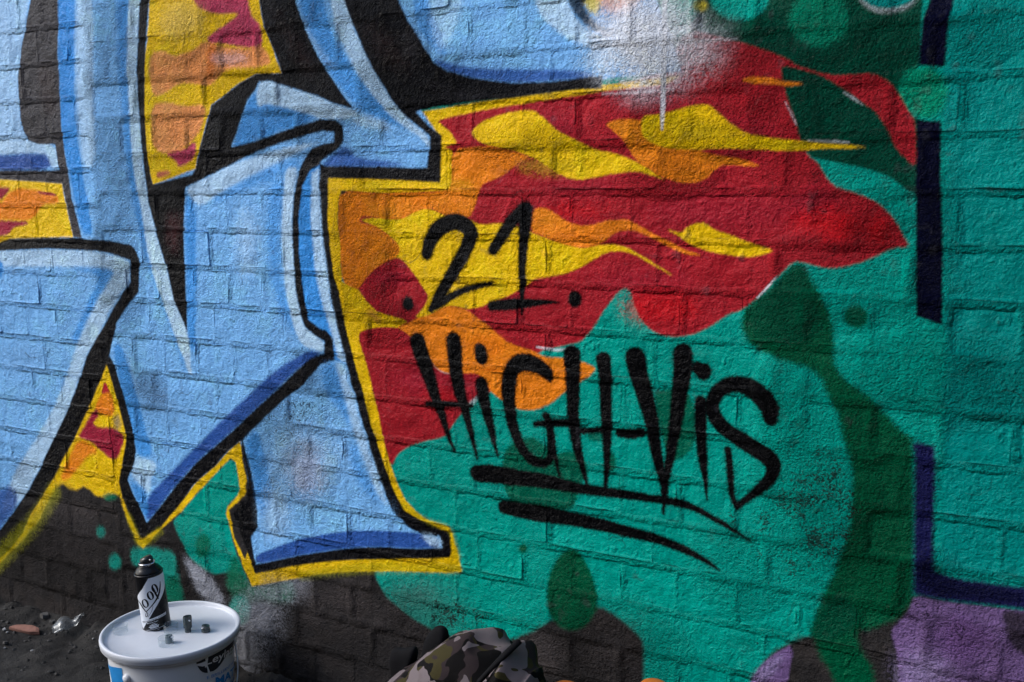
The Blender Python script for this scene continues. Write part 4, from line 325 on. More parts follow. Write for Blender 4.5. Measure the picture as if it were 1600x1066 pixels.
('P','paleblue',4.43,0.9,0,[(-1341.1,1140.6),(-1320.8,1153.2),(-1322.3,1114.7),(-1320.7,1034.5),(-1314.6,978.4),(-1309.6,939.2),(-1294.7,853.8),(-1281.8,800.0),(-1268.6,754.1),(-1289.8,763.2),(-1302.8,813.3),(-1322.4,868.3),(-1340.9,947.3),(-1346.5,1052.4)]),
('P','blue',2.33,1.0,0,[(-1298.3,758.5),(-1268.6,754.1),(-1253.8,708.4),(-1239.0,662.6),(-1224.1,616.9),(-1209.3,571.1),(-1194.5,525.4),(-1176.1,491.1),(-1161.0,456.4),(-1140.8,439.1),(-1117.4,425.1),(-1086.4,416.6),(-1044.9,420.8),(-1039.3,397.6),(-1102.7,383.9),(-1182.5,374.2),(-1265.7,357.1),(-1352.6,333.4),(-1443.3,304.2),(-1538.2,270.6),(-1544.4,295.3),(-1550.0,332.1),(-1529.6,358.0),(-1527.5,395.7),(-1530.6,442.7),(-1543.9,507.3),(-1559.9,556.7),(-1522.4,590.2),(-1472.5,631.5),(-1425.9,668.8),(-1377.1,701.2),(-1335.7,746.0)]),
('P','midblue',13.59,0.7,1,[(-1335.9,741.9),(-1298.4,755.8),(-1276.8,710.3),(-1262.1,657.5),(-1253.6,617.6),(-1288.8,654.8),(-1329.4,691.9)]),
('P','midblue',11.62,0.85,1,[(-1554.4,554.5),(-1517.0,587.9),(-1491.2,518.5),(-1477.2,432.8),(-1509.8,376.1),(-1526.7,410.7),(-1534.3,476.2)]),
('P','midblue',15.06,0.6,1,[(-1260.7,603.2),(-1218.8,526.2),(-1180.3,456.2),(-1228.5,476.6),(-1267.6,547.3)]),
('P','paleblue',7.47,0.7,1,[(-1296.7,754.6),(-1272.1,748.5),(-1251.3,685.7),(-1221.6,594.1),(-1191.5,516.2),(-1164.2,455.9),(-1195.7,481.4),(-1233.9,565.3),(-1264.2,643.7),(-1278.9,696.6)]),
('P','paleblue',63.39,0.45,0,[(-1292.8,544.0),(-1296.8,523.7),(-1306.8,503.8),(-1322.4,485.6),(-1342.6,470.3),(-1366.2,459.1),(-1391.5,452.7),(-1416.9,451.7),(-1440.5,456.2),(-1460.7,466.1),(-1475.9,480.5),(-1485.1,498.6),(-1487.5,519.0),(-1482.9,540.2),(-1471.8,560.7),(-1455.1,579.0),(-1433.9,593.9),(-1409.8,604.4),(-1384.6,609.9),(-1359.8,610.0),(-1337.2,604.9),(-1318.2,594.9),(-1303.9,580.8),(-1295.3,563.5)]),
('P','paleblue',33.03,0.55,0,[(-1434.6,410.0),(-1436.7,394.6),(-1441.4,379.7),(-1448.4,366.4),(-1457.2,355.5),(-1467.4,348.0),(-1478.0,344.1),(-1488.6,344.4),(-1498.2,348.8),(-1506.3,356.9),(-1512.2,368.3),(-1515.6,382.1),(-1516.2,397.4),(-1513.9,413.1),(-1509.0,428.1),(-1501.8,441.4),(-1492.8,452.0),(-1482.6,459.3),(-1472.0,462.8),(-1461.6,462.3),(-1452.2,457.9),(-1444.4,449.7),(-1438.6,438.5),(-1435.2,425.0)]),
('P','cloudpink',39.65,0.3,0,[(-1339.9,516.9),(-1342.0,502.0),(-1346.9,487.6),(-1354.3,474.8),(-1363.8,464.4),(-1374.6,457.1),(-1386.2,453.5),(-1397.6,453.8),(-1408.1,458.0),(-1417.0,465.9),(-1423.6,476.9),(-1427.5,490.3),(-1428.3,505.1),(-1426.1,520.2),(-1420.9,534.7),(-1413.2,547.5),(-1403.6,557.7),(-1392.7,564.7),(-1381.2,568.0),(-1369.9,567.5),(-1359.6,563.1),(-1351.0,555.2),(-1344.6,544.4),(-1340.8,531.3)]),
('P','blue',30.55,0.6,0,[(-1164.3,451.8),(-1167.3,442.4),(-1175.6,432.8),(-1188.7,423.6),(-1205.8,415.3),(-1225.8,408.6),(-1247.4,403.9),(-1269.2,401.6),(-1289.5,401.8),(-1307.1,404.6),(-1320.5,409.9),(-1328.9,417.1),(-1331.5,426.0),(-1328.1,435.7),(-1319.2,445.6),(-1305.2,455.0),(-1287.3,463.3),(-1266.8,469.8),(-1245.1,474.1),(-1223.7,476.1),(-1204.0,475.5),(-1187.3,472.6),(-1174.7,467.4),(-1166.8,460.3)]),
('P','deepblue',3.89,1.0,1,[(-1536.9,293.5),(-1475.4,322.3),(-1404.8,353.5),(-1329.9,377.6),(-1244.3,398.8),(-1162.2,410.9),(-1101.9,418.1),(-1067.9,415.6),(-1039.3,397.6),(-1102.7,383.9),(-1182.5,374.2),(-1265.7,357.1),(-1352.6,333.4),(-1443.3,304.2),(-1538.2,270.6)]),
('P','paleblue',7.2,0.85,1,[(-1094.2,418.0),(-1045.0,419.4),(-1039.3,397.6),(-1063.7,396.1)]),
('P','darkred',20.24,0.35,1,[(-1754.9,1062.0),(-1711.0,1041.2),(-1736.6,962.1),(-1760.4,990.3)]),
('P','brownblack',26.52,0.5,1,[(-1213.7,1435.2),(-1139.6,1394.1),(-1082.6,1331.6),(-1141.2,1334.9)]),
('P','brownblack',22.96,0.5,1,[(-1436.8,1490.3),(-1389.2,1436.5),(-1311.8,1332.0),(-1360.2,1347.1)]),
('P','charcoal',17.81,0.4,1,[(-1097.3,1320.7),(-1012.1,1293.0),(-903.1,1278.8),(-1012.3,1275.5)]),
('P','brownblack',18.36,0.5,1,[(-2167.1,1406.9),(-2098.9,1402.9),(-2098.8,1299.8),(-2147.6,1271.8)]),
('P','charcoal',15.62,0.5,0,[(-1074.4,1377.9),(-1075.2,1372.0),(-1077.5,1366.5),(-1081.0,1361.9),(-1085.6,1358.4),(-1090.9,1356.4),(-1096.5,1356.0),(-1102.2,1357.1),(-1107.4,1359.8),(-1111.8,1363.8),(-1115.2,1368.9),(-1117.3,1374.7),(-1117.9,1380.8),(-1117.0,1386.9),(-1114.6,1392.4),(-1111.0,1397.0),(-1106.4,1400.4),(-1101.1,1402.3),(-1095.5,1402.7),(-1089.9,1401.5),(-1084.7,1398.8),(-1080.3,1394.8),(-1077.0,1389.7),(-1075.0,1384.0)]),
('P','yellow2',8.95,0.9,1,[(-745.7,1493.5),(-698.3,1488.6),(-703.4,1421.5),(-712.6,1401.3),(-729.4,1410.0),(-741.6,1430.0)]),
('P','peach',15.34,0.8,1,[(-710.0,1489.8),(-623.8,1480.9),(-633.7,1405.3),(-679.6,1395.5),(-705.6,1411.2)]),
('P','black',5.62,0.9,1,[(-771.0,1496.1),(-744.5,1493.3),(-740.4,1429.9),(-726.9,1402.4),(-707.7,1383.0),(-676.9,1367.0),(-696.9,1367.4),(-726.8,1382.3),(-754.7,1404.6),(-768.2,1432.3)]),
('P','haze',49.91,0.92,0,[(-540.7,1357.3),(-543.2,1343.9),(-551.4,1331.7),(-564.8,1321.5),(-582.5,1314.1),(-603.5,1309.9),(-626.4,1309.4),(-649.6,1312.6),(-671.6,1319.3),(-690.7,1329.2),(-705.5,1341.5),(-715.0,1355.5),(-718.3,1370.0),(-715.2,1384.0),(-706.1,1396.5),(-691.6,1406.7),(-672.9,1413.7),(-651.3,1417.3),(-628.3,1417.1),(-605.5,1413.4),(-584.5,1406.3),(-566.5,1396.5),(-552.7,1384.5),(-543.9,1371.2)]),
('P','haze',45.18,0.7,0,[(-520.2,1315.5),(-522.3,1305.7),(-529.2,1296.8),(-540.4,1289.3),(-555.2,1283.9),(-572.8,1280.9),(-591.8,1280.5),(-611.2,1282.8),(-629.4,1287.7),(-645.3,1294.8),(-657.6,1303.8),(-665.4,1313.9),(-668.2,1324.4),(-665.7,1334.6),(-658.2,1343.7),(-646.2,1351.2),(-630.6,1356.4),(-612.6,1359.1),(-593.5,1359.0),(-574.4,1356.4),(-556.8,1351.3),(-541.8,1344.1),(-530.2,1335.4),(-522.9,1325.7)]),
('P','haze',27.75,0.45,0,[(-603.4,1294.6),(-605.3,1291.4),(-610.9,1288.7),(-619.8,1286.6),(-631.7,1285.2),(-645.6,1284.6),(-660.6,1284.9),(-675.8,1286.1),(-690.0,1288.1),(-702.3,1290.7),(-711.9,1293.9),(-717.9,1297.3),(-720.0,1300.7),(-718.0,1304.0),(-712.0,1306.7),(-702.6,1308.9),(-690.3,1310.2),(-676.1,1310.7),(-661.0,1310.3),(-645.9,1309.0),(-632.0,1307.0),(-620.2,1304.3),(-611.1,1301.2),(-605.4,1297.9)]),
('P','haze',41.75,0.45,0,[(-484.5,1333.4),(-485.8,1325.7),(-489.8,1318.7),(-496.3,1312.9),(-505.0,1308.6),(-515.2,1306.2),(-526.4,1305.8),(-537.6,1307.4),(-548.2,1311.1),(-557.4,1316.5),(-564.6,1323.3),(-569.2,1331.0),(-570.8,1339.1),(-569.5,1346.9),(-565.3,1354.0),(-558.5,1359.8),(-549.5,1364.0),(-539.1,1366.3),(-528.0,1366.5),(-516.8,1364.6),(-506.5,1360.9),(-497.5,1355.5),(-490.6,1348.8),(-486.2,1341.3)]),
('P','haze',24.23,0.3,0,[(-585.9,1262.5),(-587.3,1259.3),(-591.8,1256.5),(-598.9,1254.2),(-608.2,1252.6),(-619.2,1251.8),(-631.1,1251.8),(-643.1,1252.7),(-654.3,1254.5),(-664.0,1256.9),(-671.5,1259.9),(-676.3,1263.2),(-677.9,1266.6),(-676.4,1269.8),(-671.7,1272.7),(-664.3,1275.0),(-654.6,1276.5),(-643.5,1277.3),(-631.5,1277.1),(-619.7,1276.2),(-608.7,1274.4),(-599.2,1271.9),(-592.0,1269.0),(-587.5,1265.8)]),
('P','haze',32.17,0.5,0,[(-544.8,1392.9),(-546.8,1385.3),(-553.2,1378.5),(-563.5,1373.0),(-577.0,1369.1),(-593.0,1367.2),(-610.4,1367.5),(-628.0,1369.8),(-644.6,1374.1),(-659.0,1380.1),(-670.2,1387.5),(-677.2,1395.6),(-679.7,1403.9),(-677.5,1411.8),(-670.6,1418.7),(-659.7,1424.2),(-645.5,1427.9),(-629.1,1429.5),(-611.6,1429.0),(-594.3,1426.4),(-578.2,1421.9),(-564.4,1415.9),(-553.9,1408.7),(-547.2,1400.9)]),
('P','yellow2',5.18,0.7,0,[(-519.3,1400.8),(-519.6,1398.8),(-520.6,1396.9),(-522.2,1395.4),(-524.4,1394.3),(-527.0,1393.7),(-529.8,1393.7),(-532.5,1394.2),(-535.2,1395.2),(-537.4,1396.7),(-539.2,1398.5),(-540.3,1400.5),(-540.7,1402.6),(-540.4,1404.7),(-539.4,1406.5),(-537.7,1408.0),(-535.5,1409.1),(-532.9,1409.7),(-530.2,1409.7),(-527.4,1409.2),(-524.8,1408.2),(-522.5,1406.7),(-520.8,1404.9),(-519.7,1402.9)]),
('S','white',2.15,0.85,0,[(-591.8,1437.3,4.23),(-591.0,1349.6,4.82),(-591.0,1293.9,4.31),(-591.1,1241.8,4.13),(-591.5,1207.2,2.18)]),
('S','white',3.23,0.5,0,[(-720.5,1350.0,2.26),(-655.7,1347.8,3.3),(-565.5,1345.9,3.18),(-469.2,1345.3,2.03)]),
('S','white',3.31,0.45,0,[(-701.7,1269.8,1.7),(-642.9,1269.2,2.21),(-574.9,1271.3,2.15)]),
('S','olive',19.61,0.6,0,[(-2216.8,340.4,18.59),(-2279.6,269.0,21.14),(-2342.3,213.4,23.76),(-2459.4,121.6,24.68),(-2580.9,38.4,27.97)]),
('S','olive',9.5,0.45,0,[(-1946.5,322.8,7.67),(-1920.2,266.8,9.57),(-1898.9,257.3,9.52),(-1839.1,299.6,7.45)]),
('S','olive',10.63,0.5,0,[(-1408.7,267.5,8.2),(-1250.3,314.3,10.85),(-1119.3,339.7,10.36),(-1008.2,358.7,8.53)]),
('S','olive',7.17,0.4,0,[(-1129.0,470.8,5.85),(-1073.5,445.7,5.76),(-1022.0,436.6,5.66),(-1004.8,383.5,5.66)]),
('P','dust',49.3,0.3,0,[(-2061.4,313.1),(-2066.1,305.5),(-2078.6,297.1),(-2098.1,288.5),(-2123.6,280.2),(-2153.3,272.7),(-2185.4,266.7),(-2217.7,262.4),(-2247.9,260.4),(-2273.9,260.7),(-2293.7,263.3),(-2305.9,268.1),(-2309.4,274.8),(-2304.2,282.8),(-2290.5,291.6),(-2269.4,300.5),(-2242.5,309.0),(-2211.8,316.3),(-2179.5,322.1),(-2147.8,325.9),(-2118.8,327.5),(-2094.3,327.0),(-2075.9,324.2),(-2064.7,319.5)]),
('P','dust',31.98,0.4,0,[(-1235.4,257.2),(-1238.5,249.9),(-1247.1,241.9),(-1260.8,233.8),(-1278.7,226.1),(-1299.7,219.2),(-1322.3,213.7),(-1345.1,210.0),(-1366.5,208.3),(-1385.0,208.8),(-1399.1,211.5),(-1407.9,216.2),(-1410.7,222.6),(-1407.3,230.2),(-1397.9,238.5),(-1383.3,246.8),(-1364.6,254.6),(-1343.1,261.4),(-1320.3,266.7),(-1297.8,270.1),(-1277.2,271.4),(-1259.6,270.7),(-1246.3,267.9),(-1238.1,263.3)]),
('P','dust',29.8,0.35,0,[(-1057.9,292.3),(-1060.1,286.1),(-1066.4,279.6),(-1076.4,273.0),(-1089.4,266.8),(-1104.7,261.5),(-1121.2,257.4),(-1137.8,254.8),(-1153.3,253.9),(-1166.7,254.8),(-1177.0,257.4),(-1183.4,261.6),(-1185.5,267.1),(-1183.1,273.4),(-1176.4,280.1),(-1165.9,286.8),(-1152.3,293.0),(-1136.8,298.3),(-1120.2,302.2),(-1103.8,304.6),(-1088.7,305.3),(-1075.8,304.3),(-1066.0,301.6),(-1059.9,297.5)]),
('P','dust',19.65,0.35,0,[(-1340.7,192.3),(-1342.1,186.6),(-1345.8,180.9),(-1351.7,175.3),(-1359.2,170.4),(-1367.9,166.5),(-1377.3,163.8),(-1386.6,162.6),(-1395.3,162.8),(-1402.7,164.6),(-1408.3,167.7),(-1411.8,172.1),(-1412.8,177.3),(-1411.3,183.1),(-1407.4,188.9),(-1401.4,194.5),(-1393.7,199.4),(-1384.9,203.2),(-1375.5,205.8),(-1366.3,207.0),(-1357.7,206.7),(-1350.5,204.9),(-1345.0,201.7),(-1341.7,197.4)]),
('P','spraywhite',37.15,0.35,0,[(-1436.1,225.1),(-1438.1,216.9),(-1443.2,208.6),(-1451.2,200.8),(-1461.5,194.0),(-1473.4,188.5),(-1486.1,184.9),(-1498.8,183.4),(-1510.6,184.1),(-1520.6,186.9),(-1528.2,191.7),(-1532.8,198.2),(-1534.1,205.9),(-1532.0,214.2),(-1526.6,222.6),(-1518.3,230.5),(-1507.8,237.3),(-1495.7,242.6),(-1483.0,246.0),(-1470.4,247.4),(-1458.9,246.6),(-1449.1,243.7),(-1441.8,238.9),(-1437.3,232.6)]),
('S','tag',17.24,0.3,0,[(-1066.2,985.5,12.15),(-1056.9,1010.3,14.48),(-1037.6,1034.0,15.54),(-1005.8,1046.6,15.33),(-979.0,1041.0,15.19),(-968.0,1025.5,15.16),(-975.3,1001.3,14.07),(-992.6,973.0,13.03),(-1017.5,936.5,12.0),(-1039.8,903.4,10.93),(-1057.9,876.2,6.13)]),
('S','tag',3.98,1.0,0,[(-1066.2,985.5,13.5),(-1056.9,1010.3,16.09),(-1037.6,1034.0,17.26),(-1005.8,1046.6,17.04),(-979.0,1041.0,16.88),(-968.0,1025.5,16.84),(-975.3,1001.3,15.64),(-992.6,973.0,14.47),(-1017.5,936.5,13.34),(-1039.8,903.4,12.15),(-1057.9,876.2,6.81)]),
('S','tag',17.26,0.3,0,[(-1057.9,878.7,6.13),(-1037.1,891.0,8.51),(-1000.6,910.2,7.18),(-964.9,924.1,5.9),(-924.4,933.1,4.64)]),
('S','tag',3.98,1.0,0,[(-1057.9,878.7,6.81),(-1037.1,891.0,9.45),(-1000.6,910.2,7.98),(-964.9,924.1,6.55),(-924.4,933.1,5.16)]),
('S','tag',16.31,0.3,0,[(-918.4,996.8,10.34),(-897.9,1025.7,11.36),(-874.9,1054.2,11.22),(-856.3,1068.4,12.23)]),
('S','tag',3.76,1.0,0,[(-918.4,996.8,11.49),(-897.9,1025.7,12.62),(-874.9,1054.2,12.47),(-856.3,1068.4,13.59)]),
('S','tag',16.23,0.3,0,[(-851.1,1070.7,14.42),(-852.4,1041.7,12.26),(-855.1,1012.5,10.07),(-857.9,967.8,7.89),(-857.9,924.1,6.23),(-859.4,879.9,2.28)]),
('S','tag',3.75,1.0,0,[(-851.1,1070.7,16.03),(-852.4,1041.7,13.62),(-855.1,1012.5,11.19),(-857.9,967.8,8.76),(-857.9,924.1,6.92),(-859.4,879.9,2.53)]),
('S','tag',16.36,0.3,0,[(-921.9,890.9,9.32),(-879.5,896.8,10.31),(-858.0,899.1,9.09),(-811.7,903.9,5.58),(-783.2,905.3,2.21)]),
('S','tag',3.78,1.0,0,[(-921.9,890.9,10.36),(-879.5,896.8,11.46),(-858.0,899.1,10.1),(-811.7,903.9,6.2),(-783.2,905.3,2.45)]),
('S','tag',18.04,0.3,0,[(-1111.6,887.2,11.86),(-1111.7,884.6,12.49)]),
('S','tag',4.16,1.0,0,[(-1111.6,887.2,13.18),(-1111.7,884.6,13.88)]),
('S','tag',15.73,0.3,0,[(-751.3,915.1,11.97),(-751.3,910.5,11.98)]),
('S','tag',3.63,1.0,0,[(-751.3,915.1,13.3),(-751.3,910.5,13.31)]),
('S','tag',18.02,0.3,0,[(-1090.6,810.8,17.51),(-1079.2,779.7,16.87),(-1064.9,742.4,14.36),(-1047.8,697.7,11.23),(-1029.2,650.7,7.48),(-1017.9,618.4,4.98),(-1009.3,598.7,2.49)]),
('S','tag',4.16,1.0,0,[(-1090.6,810.8,19.45),(-1079.2,779.7,18.75),(-1064.9,742.4,15.96),(-1047.8,697.7,12.48),(-1029.2,650.7,8.31),(-1017.9,618.4,5.54),(-1009.3,598.7,2.77)]),
('S','tag',17.61,0.3,0,[(-1007.6,819.2,15.76),(-1003.9,773.0,15.22),(-995.9,725.7,13.43),(-981.9,682.7,9.77),(-968.0,633.2,6.11),(-957.0,589.8,2.45)]),
('S','tag',4.06,1.0,0,[(-1007.6,819.2,17.51),(-1003.9,773.0,16.91),(-995.9,725.7,14.92),(-981.9,682.7,10.85),(-968.0,633.2,6.79),(-957.0,589.8,2.72)]),
('S','tag',17.86,0.3,0,[(-1071.9,687.6,5.04),(-1021.2,692.7,6.8),(-970.2,694.0,4.86)]),
('S','tag',4.12,1.0,0,[(-1071.9,687.6,5.6),(-1021.2,692.7,7.56),(-970.2,694.0,5.4)]),
('S','tag',17.17,0.3,0,[(-947.8,803.6,13.07),(-945.1,790.2,13.08)]),
('S','tag',3.96,1.0,0,[(-947.8,803.6,14.53),(-945.1,790.2,14.54)]),
('S','tag',17.33,0.3,0,[(-945.5,740.4,13.16),(-938.8,699.7,11.39),(-926.4,657.0,8.4),(-918.2,626.5,5.4),(-911.3,600.7,2.4)]),
('S','tag',4.0,1.0,0,[(-945.5,740.4,14.62),(-938.8,699.7,12.66),(-926.4,657.0,9.33),(-918.2,626.5,6.0),(-911.3,600.7,2.67)]),
('S','tag',16.7,0.3,0,[(-800.9,763.1,6.78),(-811.5,776.6,12.47),(-835.4,786.7,14.85),(-862.3,786.9,16.15),(-880.0,770.8,15.13),(-887.0,735.8,14.06),(-884.4,696.5,12.35),(-874.9,656.6,10.6),(-858.5,622.4,9.99),(-835.4,601.7,9.35),(-811.2,601.1,8.1),(-799.2,615.0,7.48),(-799.3,651.7,6.87),(-803.3,680.6,6.86)]),
('S','tag',3.85,1.0,0,[(-800.9,763.1,7.54),(-811.5,776.6,13.85),(-835.4,786.7,16.5),(-862.3,786.9,17.95),(-880.0,770.8,16.81),(-887.0,735.8,15.62),(-884.4,696.5,13.72),(-874.9,656.6,11.78),(-858.5,622.4,11.1),(-835.4,601.7,10.38),(-811.2,601.1,9.0),(-799.2,615.0,8.31),(-799.3,651.7,7.64),(-803.3,680.6,7.62)]),
('S','tag',16.55,0.3,0,[(-800.7,671.1,7.43),(-791.3,623.3,5.73),(-784.5,593.5,3.44),(-779.2,578.2,2.29)]),
('S','tag',3.82,1.0,0,[(-800.7,671.1,8.26),(-791.3,623.3,6.37),(-784.5,593.5,3.82),(-779.2,578.2,2.55)]),
('S','tag',16.43,0.3,0,[(-830.0,674.0,5.78),(-795.4,679.0,6.84),(-745.9,684.5,6.71)]),
('S','tag',3.79,1.0,0,[(-830.0,674.0,6.42),(-795.4,679.0,7.6),(-745.9,684.5,7.45)]),
('S','tag',16.53,0.3,0,[(-808.7,691.0,8.01),(-807.3,686.2,6.87)]),
('S','tag',3.81,1.0,0,[(-808.7,691.0,8.9),(-807.3,686.2,7.63)]),
('S','tag',16.14,0.3,0,[(-757.0,811.9,15.47),(-754.3,777.9,14.41),(-754.0,733.9,12.26),(-752.4,688.6,10.64),(-745.6,644.8,8.99),(-735.0,606.1,6.18),(-723.2,570.1,3.37)]),
('S','tag',3.72,1.0,0,[(-757.0,811.9,17.19),(-754.3,777.9,16.01),(-754.0,733.9,13.62),(-752.4,688.6,11.83),(-745.6,644.8,9.99),(-735.0,606.1,6.87),(-723.2,570.1,3.75)]),
('S','tag',15.79,0.3,0,[(-694.0,805.2,14.03),(-689.9,769.4,11.91),(-687.9,710.9,10.9),(-686.1,666.2,8.76),(-685.5,612.6,6.06),(-688.7,566.5,3.33)]),
('S','tag',3.64,1.0,0,[(-694.0,805.2,15.59),(-689.9,769.4,13.23),(-687.9,710.9,12.11),(-686.1,666.2,9.73),(-685.5,612.6,6.74),(-688.7,566.5,3.7)]),
('S','tag',15.97,0.3,0,[(-743.2,670.4,5.59),(-713.9,674.9,6.08),(-682.6,679.6,4.91)]),
('S','tag',3.68,1.0,0,[(-743.2,670.4,6.22),(-713.9,674.9,6.76),(-682.6,679.6,5.46)]),
('S','tag',15.52,0.3,0,[(-661.5,676.2,7.58),(-639.4,676.3,8.59),(-621.3,680.8,7.46)]),
('S','tag',3.58,1.0,0,[(-661.5,676.2,8.43),(-639.4,676.3,9.55),(-621.3,680.8,8.29)]),
('S','tag',3.53,0.7,0,[(-621.3,680.8,3.55),(-595.0,683.8,3.51)]),
('S','tag',15.27,0.3,0,[(-633.2,814.6,17.89),(-626.6,783.1,16.34),(-614.0,747.5,14.75),(-601.3,705.0,12.65),(-594.6,663.0,10.57),(-584.2,620.1,8.47),(-576.3,583.8,5.3),(-575.4,540.5,3.2)]),
('S','tag',3.52,1.0,0,[(-633.2,814.6,19.88),(-626.6,783.1,18.15),(-614.0,747.5,16.39),(-601.3,705.0,14.05),(-594.6,663.0,11.74),(-584.2,620.1,9.41),(-576.3,583.8,5.89),(-575.4,540.5,3.55)]),
('S','tag',14.97,0.3,0,[(-546.8,829.1,16.23),(-547.1,795.6,15.29),(-551.9,753.5,13.35),(-556.7,709.9,11.38),(-564.8,651.6,8.37),(-572.1,607.8,6.33),(-573.7,572.5,4.24)]),
('S','tag',3.46,1.0,0,[(-546.8,829.1,18.04),(-547.1,795.6,16.99),(-551.9,753.5,14.83),(-556.7,709.9,12.65),(-564.8,651.6,9.3),(-572.1,607.8,7.03),(-573.7,572.5,4.71)]),
('S','tag',14.51,0.3,0,[(-518.9,805.8,11.07),(-510.9,800.9,14.05)]),
('S','tag',3.35,1.0,0,[(-518.9,805.8,12.3),(-510.9,800.9,15.61)]),
('S','tag',14.74,0.3,0,[(-512.9,748.3,10.11),(-511.7,701.3,10.17),(-508.3,658.7,8.17),(-502.6,617.3,5.12),(-496.9,574.5,2.06)]),
('S','tag',3.4,1.0,0,[(-512.9,748.3,11.24),(-511.7,701.3,11.3),(-508.3,658.7,9.08),(-502.6,617.3,5.69),(-496.9,574.5,2.28)]),
('S','tag',14.23,0.3,0,[(-393.0,731.0,10.61),(-398.0,753.3,15.42),(-424.5,777.8,14.57),(-457.2,783.6,12.79),(-483.2,767.9,11.96),(-492.4,739.2,12.05),(-477.1,711.9,12.02),(-448.9,692.8,12.9),(-421.2,678.4,13.27),(-394.9,664.0,13.64),(-385.8,649.8,12.64),(-390.4,629.3,9.77),(-408.0,607.9,7.9),(-432.3,584.2,6.0),(-445.1,570.9,4.03)]),
('S','tag',3.28,1.0,0,[(-393.0,731.0,11.79),(-398.0,753.3,17.13),(-424.5,777.8,16.19),(-457.2,783.6,14.21),(-483.2,767.9,13.29),(-492.4,739.2,13.39),(-477.1,711.9,13.35),(-448.9,692.8,14.34),(-421.2,678.4,14.75),(-394.9,664.0,15.15),(-385.8,649.8,14.04),(-390.4,629.3,10.85),(-408.0,607.9,8.77),(-432.3,584.2,6.67),(-445.1,570.9,4.48)]),
('S','tag',14.52,0.3,0,[(-445.1,570.9,4.03),(-454.6,592.2,5.04),(-459.3,636.7,6.03),(-463.7,669.8,6.01)]),
('S','tag',3.35,1.0,0,[(-445.1,570.9,4.48),(-454.6,592.2,5.6),(-459.3,636.7,6.69),(-463.7,669.8,6.68)]),
('S','tag',15.89,0.3,0,[(-955.8,561.7,15.94),(-914.4,564.8,16.91),(-872.4,564.2,14.87),(-811.1,565.1,12.79),(-745.0,562.1,10.21),(-681.1,562.8,8.86),(-619.3,563.4,7.57),(-559.3,562.9,6.86),(-518.3,557.4,6.24),(-487.0,545.0,5.14),(-452.8,530.9,4.06),(-419.0,513.7,2.01)]),
('S','tag',3.67,1.0,0,[(-955.8,561.7,17.72),(-914.4,564.8,18.79),(-872.4,564.2,16.52),(-811.1,565.1,14.21),(-745.0,562.1,11.35),(-681.1,562.8,9.84),(-619.3,563.4,8.41),(-559.3,562.9,7.63),(-518.3,557.4,6.93),(-487.0,545.0,5.71),(-452.8,530.9,4.51),(-419.0,513.7,2.23)]),
('S','tag',16.02,0.3,0,[(-896.4,502.2,13.3),(-845.0,501.2,15.43),(-777.5,501.6,13.89),(-712.2,499.6,11.86),(-649.0,495.3,10.48),(-587.6,489.9,8.62),(-543.3,480.8,7.42),(-504.5,468.8,5.23),(-473.1,453.4,2.07)]),
('S','tag',3.7,1.0,0,[(-896.4,502.2,14.78),(-845.0,501.2,17.14),(-777.5,501.6,15.43),(-712.2,499.6,13.18),(-649.0,495.3,11.64),(-587.6,489.9,9.58),(-543.3,480.8,8.25),(-504.5,468.8,5.81),(-473.1,453.4,2.3)]),
('S','tag',20.98,0.35,0,[(-1005.9,1044.2,14.42),(-1004.5,1036.9,14.43)]),
('S','tag',22.15,0.35,0,[(-1078.7,805.3,12.46),(-1077.3,797.7,12.46)]),
('S','tag',21.55,0.35,0,[(-1002.0,804.5,12.12),(-1000.7,797.1,12.13)]),
('S','tag',18.07,0.35,0,[(-547.7,821.2,14.68),(-546.4,814.6,14.68)]),
('S','tag',18.71,0.35,0,[(-633.2,814.6,14.03),(-631.8,807.8,14.04)]),
('S','tag',17.15,0.35,0,[(-402.6,762.6,13.93),(-401.3,756.2,13.93)]),
('S','tag',17.86,0.35,0,[(-513.2,801.8,12.28),(-511.9,795.3,12.28)]),
('S','tag',20.38,0.35,0,[(-844.8,785.9,14.01),(-843.4,778.8,14.02)]),
('S','tag',21.53,0.35,0,[(-921.5,563.8,14.8),(-920.1,556.3,14.81)])]
ROUGH = [(-1901,1321,72,276,0.9),(-1934,956,68,134,0.8),(-1885,655,64,93,0.4),(-1617,1427,160,104,0.7),(-1741,1300,77,162,0.7),(-1228,1003,63,139,1.2),(-1185,850,77,39,1.0),(-1155,1360,88,106,0.9),(-1341,1408,95,98,0.8),(-1364,1259,191,63,0.8),(-1068,1319,165,47,0.7),(-544,1352,95,71,0.8),(-436,1286,90,79,0.8),(-297,1250,119,133,0.9),(-518,1193,126,31,1.0),(-631,1222,68,42,0.8),(-241,1075,55,58,0.9),(-274,965,112,60,0.9),(-352,931,60,62,0.5),(-154,822,114,59,0.9),(-298,618,89,138,1.1),(-366,772,41,64,0.8),(-219,619,57,166,0.6),(-168,910,36,250,0.5),(-122,1332,50,36,0.7),(-153,471,55,63,0.8),(-85,421,79,73,0.7),(-1449,553,106,114,0.8),(-1373,674,68,97,0.7),(-1506,158,112,123,0.7),(-1254,210,195,87,0.5),(-678,280,112,75,0.6),(-442,472,65,68,0.5),(-2197,154,285,105,0.6),(-1741,205,123,96,0.6),(-583,1136,67,32,0.9),(-838,1184,101,34,0.6)]
